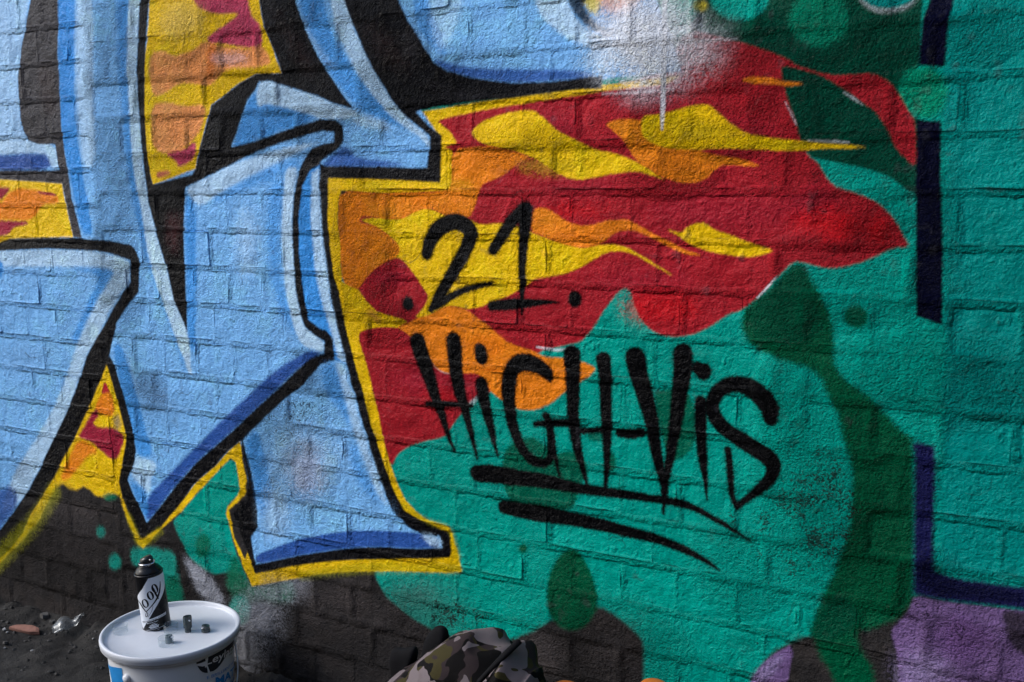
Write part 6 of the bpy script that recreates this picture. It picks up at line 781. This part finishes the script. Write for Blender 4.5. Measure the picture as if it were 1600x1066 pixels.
# ------------------------------------------------------------------ paint tub
LAB = {'tub_c': (-1.6035,-0.195),'tub_r': 0.1435,'tub_h': 0.185,'panel': [[-2.2397,0.16196],[-2.1038,0.16261],[-1.776,0.17441],[-1.5979,0.17879],[-1.5986,0.14767],[-1.635,0.11337],[-1.9186,0.10242],[-1.8926,0.13727],[-1.8687,0.16018],[-2.1588,0.15368]],'swoosh': [[[-0.3819,0.18415],[-0.2268,0.18622],[-0.2229,0.18201],[-0.2017,0.16944],[-0.1887,0.16185],[-0.1857,0.15186],[-0.233,0.15427],[-0.2784,0.15821],[-0.3217,0.16485],[-0.3546,0.17322]],[[-0.1938,0.18688],[-0.0792,0.18607],[-0.025,0.18829],[0.0937,0.18787],[0.2358,0.18754],[0.3421,0.19039],[0.5543,0.19384],[0.6872,0.18827],[0.7798,0.16267],[0.6095,0.15869],[0.4082,0.16526],[0.286,0.16698],[0.1886,0.16245],[0.0911,0.15551],[0.0048,0.15127],[-0.0737,0.14991],[-0.151,0.15237],[-0.1739,0.16339],[-0.1914,0.17352]]],'ltail': [[-0.3743,0.18039],[-0.3006,0.17998],[-0.2464,0.18028],[-0.228,0.17996],[-0.2082,0.18588],[-0.1894,0.18494],[-0.2009,0.174],[-0.1739,0.16339],[-0.146,0.1521],[-0.1757,0.15308],[-0.1982,0.16234],[-0.2163,0.16786],[-0.2309,0.16513],[-0.2437,0.17094],[-0.2712,0.17055],[-0.2565,0.1756],[-0.3625,0.17644]],'t_ley': (-0.2297,0.17141,0.6408,0.15856,0.0165),'t_trade': (0.3329,0.15939,0.5233,0.15574,0.003),'t_bril': (-0.2027,0.13826,0.7809,0.12579,0.0068),'t_matt': (-0.0342,0.11505,0.7808,0.09689,0.0175),'t_emul': (-0.1025,0.10025,0.7801,0.07981,0.01),'ear': (-1.5033,0.9471480000000001),'can_c': (-1.6513,-0.1898),'can_face': -0.719,'can_tilt': (0.0657,-0.0575),'can_h': 0.126,'cpanel': [[-0.7679,0.12149],[-0.2413,0.12655],[0.6265,0.12724],[0.852,0.11124],[0.7514,0.09796],[0.4736,0.08656],[-0.2499,0.0654],[-0.7703,0.04679],[-1.1934,0.02973],[-1.5785,0.01592],[-1.9606,0.00415],[-2.2896,0.02484],[-2.2896,0.07164],[-2.2173,0.07461],[-1.3243,0.09882]],'loop': [[(-2.2896,0.0702,0.0009448780487804879),(-1.8098,0.06599,0.0016535365853658536),(-1.5525,0.05718,0.0016535365853658536),(-1.3146,0.0474,0.0011810975609756098)],[(-1.3183,0.04665,0.0009448780487804879),(-0.9107,0.0574,0.0009448780487804879),(-0.563,0.06736,0.001417317073170732),(-0.3243,0.07564,0.0021259756097560976),(-0.1289,0.08631,0.0018897560975609758),(0.0011,0.09803,0.001417317073170732),(0.0514,0.10701,0.000708658536585366)],[(-1.2899,0.04647,0.000708658536585366),(-1.1918,0.04341,0.000708658536585366),(-1.2609,0.03764,0.000708658536585366),(-1.3811,0.0358,0.000708658536585366),(-1.3798,0.04049,0.000708658536585366),(-1.2822,0.04507,0.00047243902439024396)],[(-1.2378,0.03507,0.00037795121951219516),(-0.9289,0.04565,0.00037795121951219516),(-0.7661,0.05669,0.00037795121951219516),(-0.7598,0.06119,0.0003307073170731707)],[(-1.0875,0.06889,0.0021259756097560976),(-1.0707,0.06435,0.0019202674202863387),(-1.1038,0.06041,0.0013582621951219514),(-1.18,0.05808,0.0005905487804878051),(-1.2831,0.05789,0.0013582621951219508),(-1.389,0.05984,0.0019202674202863387),(-1.4674,0.06345,0.0021259756097560976),(-1.4897,0.06789,0.0019202674202863387),(-1.4463,0.07203,0.0013582621951219519),(-1.3553,0.07465,0.0005905487804878051),(-1.2472,0.07493,0.0013582621951219514),(-1.1507,0.0728,0.0019202674202863379),(-1.0875,0.06889,0.0021259756097560976)],[(-0.6496,0.08438,0.0021259756097560976),(-0.6341,0.07975,0.0019202674202863387),(-0.6645,0.07597,0.0013582621951219514),(-0.7325,0.07401,0.0005905487804878051),(-0.8204,0.07433,0.0013582621951219508),(-0.9053,0.07682,0.0019202674202863387),(-0.9644,0.08086,0.0021259756097560976),(-0.9805,0.08543,0.0019202674202863387),(-0.9489,0.08932,0.0013582621951219519),(-0.8789,0.09145,0.0005905487804878051),(-0.7903,0.09119,0.0013582621951219514),(-0.7066,0.08859,0.0019202674202863379),(-0.6496,0.08438,0.0021259756097560976)],[(-0.2792,0.09672,0.0021259756097560976),(-0.2584,0.09177,0.0019202674202863387),(-0.285,0.08795,0.0013582621951219514),(-0.3505,0.08625,0.0005905487804878051),(-0.4358,0.08706,0.0013582621951219508),(-0.518,0.09014,0.0019202674202863387),(-0.576,0.09471,0.0021259756097560976),(-0.5952,0.09958,0.0019202674202863387),(-0.5706,0.10349,0.0013582621951219519),(-0.5086,0.10535,0.0005905487804878051),(-0.4249,0.10462,0.0013582621951219514),(-0.3408,0.10144,0.0019202674202863379),(-0.2792,0.09672,0.0021259756097560976)],[(-0.591,0.10215,0.0009448780487804879),(-0.5163,0.09337,0.0018897560975609758),(-0.4097,0.08137,0.0018897560975609758),(-0.292,0.071,0.0009448780487804879)]],'cband': [[-2.1285,0.01943],[-1.1951,0.02936],[-0.6429,0.03327],[0.1417,0.03608],[0.1272,0.0308],[-0.6026,0.02818],[-1.2192,0.02419],[-2.137,0.01466]],'c_t1': (-1.8186,0.02054,0.0738,0.03231,0.003),'c_t2': (-1.3925,0.0188,-0.5308,0.0232,0.0023),'c_lines': [[[-1.0456,0.01831],[-0.7594,0.01979],[-0.7638,0.01871],[-1.0504,0.01721]],[[-1.1914,0.01534],[-0.6463,0.01761],[-0.6537,0.01582],[-1.1999,0.01349]],[[-1.2774,0.01198],[-0.5344,0.01493],[-0.5419,0.01315],[-1.2855,0.01032]],[[-1.1819,0.00998],[-0.5777,0.01195],[-0.5851,0.01016],[-1.1896,0.00833]],[[-1.6907,0.00377],[-1.0646,0.00654],[-0.2018,0.00898],[-0.2043,0.00846],[-1.0678,0.00581],[-1.6963,0.003]],[[-1.3268,0.00196],[-0.5455,0.00487],[-0.5514,0.00344],[-1.3342,0.00047]]],'caps': [(-1.6958,-0.2491),(-1.6038,-0.1957),(-1.5637,-0.246)],'nozzles': [(-1.57,-0.1796),(-1.537,-0.1609),(-1.566,-0.2366)],'shard': (-2.2609,-0.077),'yaw_s': 0.25,'clear': (-2.1614,-0.0244),'chips': [(-2.3031,-0.1084),(-2.2829,-0.1146),(-2.2232,-0.1647),(-2.147,-0.1442),(-2.0362,-0.054)],'lumps': [(-2.2713,-0.0142,0.014),(-2.2327,-0.0205,0.009),(-2.2398,-0.1509,0.008)],'bag': {'c': (-0.8708,-0.21),'body': [(-0.16979999999999998,0.0),(-0.17479999999999998,0.08),(-0.1498,0.2213),(-0.1235,0.2478),(-0.092,0.2764),(-0.064,0.3026),(-0.0365,0.3246),(-0.0096,0.3403),(0.0207,0.3482),(0.0491,0.345),(0.0757,0.3334),(0.0995,0.3178),(0.1181,0.2941),(0.1381,0.08),(0.1381,0.0)],'pocket': [(0.040999999999999995,0.02),(0.061,0.12),(0.091,0.3105),(0.1182,0.3524),(0.1399,0.3832),(0.1471,0.3893),(0.1613,0.368),(0.1754,0.349),(0.1836,0.3331),(0.2036,0.12),(0.2036,0.02)],'zip': [(0.107,-0.12,0.3401),(0.1304,-0.115,0.3697),(0.1456,-0.1,0.3884),(0.1541,-0.07,0.3993)],'straps': [[(-0.1041,0.2694),(-0.0978,0.2985),(-0.0877,0.3182),(-0.0721,0.334),(-0.0583,0.337),(-0.0502,0.3289),(-0.0504,0.314),(-0.0617,0.2966),(-0.076,0.2709)],[(-0.1717,0.2074),(-0.1723,0.2408),(-0.1718,0.2615),(-0.1657,0.2705),(-0.1439,0.2755),(-0.1208,0.2833),(-0.1182,0.2687),(-0.1331,0.2423),(-0.1483,0.2079)]]},'ocans': [(-0.7288,-0.075,0.2215,0,0,'orange capped can peeking over the frame edge beside the backpack'),(-0.585,-0.06,0.2616,0.02,0.1,'orange capped can peeking over the frame edge further right,leaning')]}
TC = LAB['tub_c']; TR = LAB['tub_r']; TH = LAB['tub_h']
M_TUB = plain('white_tub_plastic', (.66, .68, .71), .38, .03, 30, bump=.03, bscale=90)
k = NT('scuffed_lid_plastic'); tc = k.n('ShaderNodeTexCoord'); ob = tc.outputs['Object']
mpn = k.n('ShaderNodeMapping'); k.l(ob, mpn.inputs[0]); mpn.inputs['Scale'].default_value = (1, 5, 1); mpn.inputs['Rotation'].default_value = (0, 0, .9)
c = k.mix(k.val('MULTIPLY', k.ramp(k.noise(ob, 11, 6, .7), [(.42, (0, 0, 0)), (.75, (1, 1, 1))]), .35), (.56, .59, .64), (.42, .44, .48))
c = k.mix(k.val('MULTIPLY', k.ramp(k.noise(mpn.outputs[0], 42, 5, .7, .8), [(.62, (0, 0, 0)), (.72, (1, 1, 1))]), .4), c, (.30, .31, .33))
k.l(c, k.b.inputs['Base Color']); k.l(k.val('ADD', .3, k.val('MULTIPLY', k.noise(ob, 30, 4), .3)), k.b.inputs['Roughness']); k.l(k.bump(k.noise(ob, 60, 4), .05, .001), k.b.inputs['Normal']); M_LID = k.m
M_NAVYP = plain('navy_print', (.022, .024, .03), .4, .1); M_BLUEP = plain('blue_print', (.015, .22, .56), .4, .08); M_WHITEP = plain('white_print', (.75, .76, .78), .4, .04)
M_WIRE = plain('galvanised_wire', (.55, .56, .57), .35, .1, metal=1.0); M_RUBBER = plain('black_grip_plastic', (.012, .012, .013), .5, .2)
tub = empty('paint_tub', (TC[0], TC[1], TH-.215)); tag(tub, 'round white plastic paint tub with lid, spray can and nozzles on top', 'bucket')
HB = .215
def tub_r(z): return TR*(.835+.075*z/HB)
V, F = lathe([(tub_r(0)-.004, 0), (tub_r(0), .004), (tub_r(.09), .09), (tub_r(.18), .18), (tub_r(.2), .2)], 96)
body = mesh_obj('body', V, F, M_TUB, tub, True)
lp = [(TR*.90, HB-.0175), (TR*.988, HB-.0175), (TR*.994, HB-.016), (TR*.994, HB-.012), (TR*.999, HB-.011), (TR*1.0, HB-.005), (TR*.994, HB-.001), (TR*.982, HB), (TR*.955, HB-.0005), (TR*.945, HB-.003), (TR*.935, HB-.008), (TR*.92, HB-.0095), (TR*.6, HB-.0092), (TR*.3, HB-.0090), (.004, HB-.0090)]
V, F = lathe(lp, 96); lid = mesh_obj('lid', V, F, M_LID, tub, True)
V, F = lathe([(TR*.88, HB-.025), (TR*.945, HB-.025), (TR*.952, HB-.0235), (TR*.952, HB-.020), (TR*.945, HB-.0185), (TR*.88, HB-.0185)], 96); mesh_obj('rim', V, F, M_TUB, lid, True)
def dec(name, key, mat, off=.0006): return wrap_poly(name, LAB[key], tub_r, off, mat, tub)
dec('blue_panel', 'panel', M_BLUEP); 
for s in LAB['swoosh']: wrap_poly('logo_swoosh', s, tub_r, .0005, M_NAVYP, tub)
t = LAB['t_ley']; wrap_text('logo_lettering', 'Leyland', *t, tub_r, .0011, M_WHITEP, tub, .012, .12)
wrap_poly('logo_tail', LAB['ltail'], tub_r, .0012, M_WHITEP, tub)
t = LAB['t_trade']; wrap_text('lettering', 'TRADE', *t, tub_r, .0008, M_NAVYP, tub, .02)
t = LAB['t_bril']; wrap_text('lettering', 'E BRILLIANT WHITE', *t, tub_r, .0008, M_BLUEP, tub)
t = LAB['t_matt']; wrap_text('lettering', 'MATT', *t, tub_r, .0008, M_BLUEP, tub, .035)
t = LAB['t_emul']; wrap_text('lettering', 'EMULSION', *t, tub_r, .0008, M_BLUEP, tub, .01)
# wire handle with its grip, folded down round the front
ea, eb = LAB['ear']; path = []
for i in range(25):
    t = i/24; a = ea+(eb-ea)*t; s = math.sin(math.pi*t); r = tub_r(.1)+.006+.010*s; path.append((r*math.cos(a), r*math.sin(a), HB-.055-.105*s**.8))
hd = mesh_obj('handle', *tube(path, .0019, 8), M_WIRE, tub, True)
mesh_obj('grip', *tube(path[13:20], .009, 12), M_RUBBER, hd, True)
for a in (ea, eb):
    r = tub_r(.16); V, F = lathe([(.009, -.004), (.009, .004), (.005, .007)], 16); o = mesh_obj('handle_ear', V, F, M_TUB, tub, True)
    o.location = (r*math.cos(a), r*math.sin(a), HB-.056); o.rotation_euler = (0, math.pi/2, a)

# ------------------------------------------------------------------ spray can
LZ = TH-.0092
M_CAN = plain('black_can_lacquer', (.005, .005, .006), .3, .2, spec=.3); M_CANW = plain('white_can_print', (.70, .74, .80), .4, .04); M_STEEL = plain('tinplate', (.6, .6, .6), .25, .1, metal=1.0)
M_CAP = plain('black_nozzle_plastic', (.014, .017, .018), .35, .2)
CC = LAB['can_c']; can = empty('spray_can', (CC[0], CC[1], LZ), (LAB['can_tilt'][0], LAB['can_tilt'][1], 0)); tag(can, 'black and white aerosol can standing on the tub lid', 'spray can')
CR, CH = .0298, LAB['can_h']
V, F = lathe([(CR-.004, 0), (CR-.001, .0008), (CR, .003), (CR-.0008, .006), (CR-.0008, CH-.006), (CR, CH-.003), (CR+.0004, CH-.001), (CR-.0006, CH+.001)], 64); mesh_obj('body', V, F, M_CAN, can, True)
V, F = lathe([(CR-.0012, CH), (CR-.003, CH+.004), (CR-.007, CH+.010), (CR-.013, CH+.0155), (.0165, CH+.0185)], 64); dome = mesh_obj('dome', V, F, M_CAN, can, True)
V, F = lathe([(.0165, CH+.0175), (.0172, CH+.019), (.0172, CH+.021), (.0155, CH+.0225), (.0148, CH+.020)], 40); mesh_obj('valve_ring', V, F, M_STEEL, can, True)
bm = bmesh.new(); n = 28; rings = []
for r, z, sl in ((.0140, .019, 0), (.0140, .027, 0), (.0125, .031, .12), (.0095, .034, .28), (.006, .0345, .28)):
    rings.append([bm.verts.new((r*math.cos(2*math.pi*k/n), r*math.sin(2*math.pi*k/n), CH+z+sl*r*math.cos(2*math.pi*k/n-LAB['can_face']-1.0))) for k in range(n)])
for a, b in zip(rings, rings[1:]):
    for k in range(n): bm.faces.new((a[k], a[(k+1) % n], b[(k+1) % n], b[k]))
bm.faces.new(rings[-1]); bm.faces.new(rings[0][::-1]); me = bpy.data.meshes.new('nozzle'); bm.to_mesh(me); bm.free(); me.materials.append(M_CAP); noz = bpy.data.objects.new('nozzle', me); COL.objects.link(noz); noz.parent = can
V, F = tube([(0, 0, 0), (.006, 0, 0)], .0022, 10); o = mesh_obj('spray_insert', V, F, M_STEEL, noz); o.location = (.0125*math.cos(LAB['can_face']+.5), .0125*math.sin(LAB['can_face']+.5), CH+.029); o.rotation_euler = (0, 0, LAB['can_face']+.5)
can_r = lambda z: CR-.0008
wrap_poly('white_panel', LAB['cpanel'], can_r, .0003, M_CANW, can, .003)
wrap_stroke('script_lettering', LAB['loop'], can_r, .0006, M_CAN, can)
wrap_poly('white_band', LAB['cband'], can_r, .0006, M_CANW, can, .003)
wrap_text('lettering', 'PRO WRITING TOOLS', *LAB['c_t1'], can_r, .0009, M_CAN, can, .02, 0, .003)
wrap_text('lettering', 'MADE IN ITALY', *LAB['c_t2'], can_r, .0006, M_CANW, can, .01, 0, .003)
for s in LAB['c_lines']: wrap_poly('fine_print', s, can_r, .0005, M_CANW, can, .003)

# ------------------------------------------------------------------ caps and nozzles on the lid
kg = NT('clear_plastic'); kg.t.nodes.remove(kg.b)
tr = kg.n('ShaderNodeBsdfTransparent'); tr.inputs[0].default_value = (.93, .95, .96, 1); gl = kg.n('ShaderNodeBsdfGlossy'); gl.inputs['Roughness'].default_value = .28; df = kg.n('ShaderNodeBsdfDiffuse'); df.inputs[0].default_value = (.7, .75, .78, 1)
lw = kg.n('ShaderNodeLayerWeight'); lw.inputs[0].default_value = .35; tcn = kg.n('ShaderNodeTexCoord'); bn = kg.bump(kg.noise(tcn.outputs['Object'], 120, 3), .15, .001)
for x in (gl, lw, df): kg.l(bn, x.inputs['Normal'])
m0 = kg.n('ShaderNodeMixShader'); m0.inputs[0].default_value = .05; kg.l(tr.outputs[0], m0.inputs[1]); kg.l(df.outputs[0], m0.inputs[2])
m1 = kg.n('ShaderNodeMixShader'); kg.l(kg.val('MULTIPLY', lw.outputs['Fresnel'], .11), m1.inputs[0]); kg.l(m0.outputs[0], m1.inputs[1]); kg.l(gl.outputs[0], m1.inputs[2])
kg.l(m1.outputs[0], kg.t.nodes['Material Output'].inputs[0]); M_CLEAR = kg.m
M_SMOKE = plain('smoked_grey_plastic', (.035, .05, .055), .22, .35, 200, spec=.6); M_SMOKE2 = plain('translucent_grey_plastic', (.13, .17, .19), .25, .2, 200, spec=.6)
def ring_cap(loc, r, h, label):
    o = empty('plastic_ring', (loc[0], loc[1], LZ+.0004)); tag(o, label, 'plastic ring', 'clear plastic rings on the lid')
    w = .0009; V, F = lathe([(r, 0), (r, h), (r-w, h), (r-w, .0015), (r-w*2, .0012)], 40, True); n = 40
    F += [(4*n+(k+1) % n, 4*n+k, k, (k+1) % n) for k in range(n)]
    mesh_obj('ring_wall', V, F, M_CLEAR, o, True)
    V, F = lathe([(r*1.02, h*.98), (r*1.04, h), (r*1.02, h*1.03), (r*.99, h)], 40, True); mesh_obj('lip', V, F, M_CLEAR, o, True); return o
c1, c2, c3 = LAB['caps']
ring_cap(c1, .0155, .017, 'faint clear plastic cap ring left of the spray can'); ring_cap(c2, .0150, .017, 'clear plastic cap ring touching the foot of the spray can'); ring_cap(c3, .0155, .016, 'clear plastic cap ring nearest the camera holding a grey nozzle')
def nozzle(loc, label, mat, layers, rz=0, lean=0.0):
    o = empty('spray_nozzle', (loc[0], loc[1], LZ+.0004), (lean, 0, rz)); tag(o, label, 'nozzle', 'loose spray nozzles on the lid'); z = 0
    for nm, r, h, cut in layers:
        bm = bmesh.new(); n = 20; R = []
        for q, (rr, zz) in enumerate(((r*.96, 0), (r, h*.12), (r, h*.8), (r*.9, h), (r*.55, h), (r*.5, h*.72))):
            R.append([bm.verts.new((min(rr*math.cos(6.2832*k/n), r*cut), rr*math.sin(6.2832*k/n), z+zz+(.12*rr*math.cos(6.2832*k/n) if q > 2 else 0))) for k in range(n)])
        for a, b in zip(R, R[1:]):
            for k in range(n): bm.faces.new((a[k], a[(k+1) % n], b[(k+1) % n], b[k]))
        bm.faces.new(R[-1]); bm.faces.new(R[0][::-1]); me = bpy.data.meshes.new(nm); bm.to_mesh(me); bm.free(); me.materials.append(mat); p = bpy.data.objects.new(nm, me); COL.objects.link(p); p.parent = o; z += h*.97
    V, F = tube([(0, 0, 0), (.004, 0, 0)], .0016, 8); p = mesh_obj('spray_hole', V, F, M_WHITEP, o); p.location = (layers[-1][1]*.75, 0, z*.8)
    return o
n1, n2, n3 = LAB['nozzles']; fc = LAB['can_face']
nozzle(n1, 'tall dark grey nozzle stack standing right of the spray can', M_SMOKE, [('stem_ring', .0066, .010, 1), ('collar', .0088, .012, .9), ('head', .0092, .014, .8)], fc+.4)
nozzle(n2, 'short dark grey nozzle lying furthest right on the lid', M_SMOKE, [('collar', .0092, .007, 1), ('head', .0085, .0075, .7)], fc-.9)
nozzle(n3, 'pale grey nozzle inside the nearest clear cap ring', M_SMOKE2, [('collar', .0072, .010, 1), ('head', .0074, .007, .8)], fc+.9)

# ------------------------------------------------------------------ litter on the soil
def gz(x, y): return float(ground_z(x, y))
M_TERRA = plain('terracotta', (.24, .115, .085), .9, .25, 70, bump=.5, bscale=160)
def shard(name, outline, thick, mat, loc, rot, seed, bulge=0.0, parent=None):
    q = random.Random(seed); n = len(outline); V = []
    for lay, (sc, z) in enumerate(((.93, 0), (1, .3), (.97, .85), (.8, 1))):
        for x, y in outline: V.append((x*sc+q.uniform(-.0006, .0006), y*sc+q.uniform(-.0006, .0006), z*thick+bulge*(x*x)*-1+q.uniform(-.0004, .0004)))
    F = [tuple(range(n-1, -1, -1)), tuple(3*n+k for k in range(n))]
    for i in range(3):
        for k in range(n): F.append((i*n+k, i*n+(k+1) % n, (i+1)*n+(k+1) % n, (i+1)*n+k))
    o = mesh_obj(name, V, F, mat, parent); o.location = loc; o.rotation_euler = rot; return o
for (x, y), dims in ((LAB['shard'], 0),):
    o = shard('terracotta_shard', [(-.045, -.007), (-.016, -.012), (.020, -.013), (.046, -.007), (.036, .007), (.016, .013), (-.013, .010), (-.035, .003)], .014, M_TERRA, (x, y, gz(x, y)+.001), (.25, .05, LAB['yaw_s']), 3)
    tag(o, 'pinkish terracotta shard lying on the dark soil', 'shard')
x, y = LAB['clear']; V, F = [], []
U, W = 14, 8
for i in range(U+1):
    for j in range(W+1):
        t = i/U; s = j/W-.5; wd = .026*math.sin(math.pi*min(1, .12+t*.95))**.7*(.55 if .55 < t < .7 else 1)
        V.append((t*.080-.04, s*wd*1.9, .004+.012*math.sin(t*5)**2+.016*(1-4*s*s)*.5+.012*t*t))
for i in range(U):
    for j in range(W): F.append((i*(W+1)+j, i*(W+1)+j+1, (i+1)*(W+1)+j+1, (i+1)*(W+1)+j))
o = mesh_obj('clear_plastic_fragment', V, F, M_CLEAR, None, True); o.location = (x, y, gz(x, y)+.002); o.rotation_euler = (.35, -.1, .9)
md = o.modifiers.new('thickness', 'SOLIDIFY'); md.thickness = .0011; tag(o, 'crumpled clear plastic fragment on the soil beside the tub', 'fragment')
M_CHIP = plain('white_chip', (.3, .3, .3), .6, .2, 80, bump=.3)
CH_L = ['largest white chip left of the terracotta shard', 'small white chip just below the largest chip', 'flat white chip at the left edge of the soil', 'white chip in the open soil below the terracotta shard', 'small pale chip at the heap between shard and tub']
for i, (x, y) in enumerate(LAB['chips']):
    r = (.006, .004, .0045, .0045, .003)[i]
    o = shard('plaster_chip', [(r*q*math.cos(a), r*q*.8*math.sin(a)) for a, q in ((.2, 1), (1.1, .7), (2.1, 1.1), (3.0, .8), (4.1, 1), (5.2, .75))], r*.6, M_CHIP, (x, y, gz(x, y)+.001), (.2, .1, i*1.3), i+20); tag(o, CH_L[i], 'chip', 'white chips on the soil')
M_SCRAP = plain('dull_debris', (.07, .068, .065), .85, .4, 60, bump=.5)
for i, (x, y, r) in enumerate(LAB['lumps']):
    o = shard('rubble_lump', [(r*q*math.cos(a), r*q*.8*math.sin(a)) for a, q in ((.2, 1), (1.0, .8), (1.9, 1.1), (2.8, .8), (3.9, 1), (5.0, .85))], r*.8, M_SCRAP, (x, y, gz(x, y)), (.2*i, .1, i*1.7), i+60)
    tag(o, ['grey rubble lump at the foot of the wall above the shard', 'grey rubble lump between the shard and the clear fragment', 'flat grey lump at the lower left of the soil'][i], 'rubble', 'rubble lumps on the soil')

# ------------------------------------------------------------------ camouflage backpack
k = NT('camouflage_cloth'); tc = k.n('ShaderNodeTexCoord'); ob = tc.outputs['Object']
mp = k.n('ShaderNodeMapping'); k.l(ob, mp.inputs[0]); mp.inputs['Scale'].default_value = (1, 1, 1.25)
def cam_n(off, sc):
    m2 = k.n('ShaderNodeMapping'); k.l(mp.outputs[0], m2.inputs[0]); m2.inputs['Location'].default_value = off; return k.noise(m2.outputs[0], sc, 1.5, .5, .9)
col = k.mix(k.val('GREATER_THAN', cam_n((0, 0, 0), 16), .50), (.030, .022, .023), (.040, .034, .014))
col = k.mix(k.val('GREATER_THAN', cam_n((3, 1, 2), 17), .53), col, (.006, .0055, .0055))
col = k.mix(k.val('GREATER_THAN', cam_n((7, 5, 1), 15), .575), col, (.145, .12, .125))
k.l(col, k.b.inputs['Base Color']); k.b.inputs['Roughness'].default_value = .85; k.b.inputs['Specular IOR Level'].default_value = .06
wv = k.noise(ob, 900, 2); k.l(k.bump(k.val('ADD', k.val('MULTIPLY', wv, .25), k.noise(ob, 30, 4)), .5, .004), k.b.inputs['Normal']); M_CAMO = k.m
M_STRAP = plain('black_webbing', (.007, .007, .008), .8, .2, 200, bump=.4, bscale=700, spec=.08)
def pillow(name, outline, y0, depth, mat, parent, dome=.55, wr=.006, seed=1):
    P = np.array(outline, float); c = np.array([P[:, 0].mean(), P[:, 1].mean()*.8]); N = 14; V, F = [], []
    q = np.array(spline([*outline, outline[0]], 4))[:-1]; n = len(q)
    for i in range(N+1):
        t = -1+2*i/N; s = max(1-abs(t)**2.6, 0)**dome
        for j, (x, z) in enumerate(q):
            px, pz = c[0]+(x-c[0])*(.12+.88*s), c[1]+(z-c[1])*(.12+.88*s); py = y0+t*depth/2
            w = wr*(math.sin(px*70+seed+3*math.sin(pz*31))*math.sin(pz*52+py*40)+.8*abs(math.sin(px*41+pz*63+seed))**3); V.append((px+w*.4, py+w, max(pz+w*.7, 0)))
    for i in range(N):
        for j in range(n): F.append((i*n+j, i*n+(j+1) % n, (i+1)*n+(j+1) % n, (i+1)*n+j))
    F.append(tuple(range(n-1, -1, -1))); F.append(tuple(N*n+j for j in range(n)))
    return mesh_obj(name, V, F, mat, parent, True)
BG = LAB['bag']; bag = empty('backpack', (BG['c'][0], BG['c'][1], gz(*BG['c'])-.004)); tag(bag, 'camouflage backpack with black straps slumped against the teal wall', 'backpack')
pillow('main_compartment', BG['body'], 0, .22, M_CAMO, bag, .5, .009, 1)
pillow('front_pocket', BG['pocket'], -.075, .17, M_CAMO, bag, .5, .008, 4)
mesh_obj('zip_band', *tube(spline(BG['zip'], 6), .0062, 8, .7), M_STRAP, bag, True)
for q, s in enumerate(BG['straps']): pillow('strap', s, .035, .035, M_STRAP, bag, .4, .001, q)

# ------------------------------------------------------------------ orange-capped cans beside the bag
M_ORANGE = plain('orange_cap_plastic', (.55, .15, .02), .5, .1, 40, bump=.1)
M_CANG = plain('grey_can_body', (.2, .2, .21), .4, .1)
for i, (x, y, top, tx, ty, label) in enumerate(LAB['ocans']):
    o = empty('orange_capped_can', (x, y, gz(x, y)), (tx, ty, 0)); tag(o, label, 'spray can', 'orange capped cans on the ground'); hh = top-.010-gz(x, y); bh = hh-.045
    V, F = lathe([(.028, 0), (.032, .002), (.0325, .006), (.0325, bh-.004), (.031, bh), (.027, bh+.006)], 40); mesh_obj('body', V, F, M_CANG, o, True)
    V, F = lathe([(.0322, bh-.002), (.0325, bh), (.0315, bh+.026), (.0295, bh+.036), (.025, bh+.042), (.016, bh+.0445), (.004, bh+.045)], 40); mesh_obj('cap', V, F, M_ORANGE, o, True)
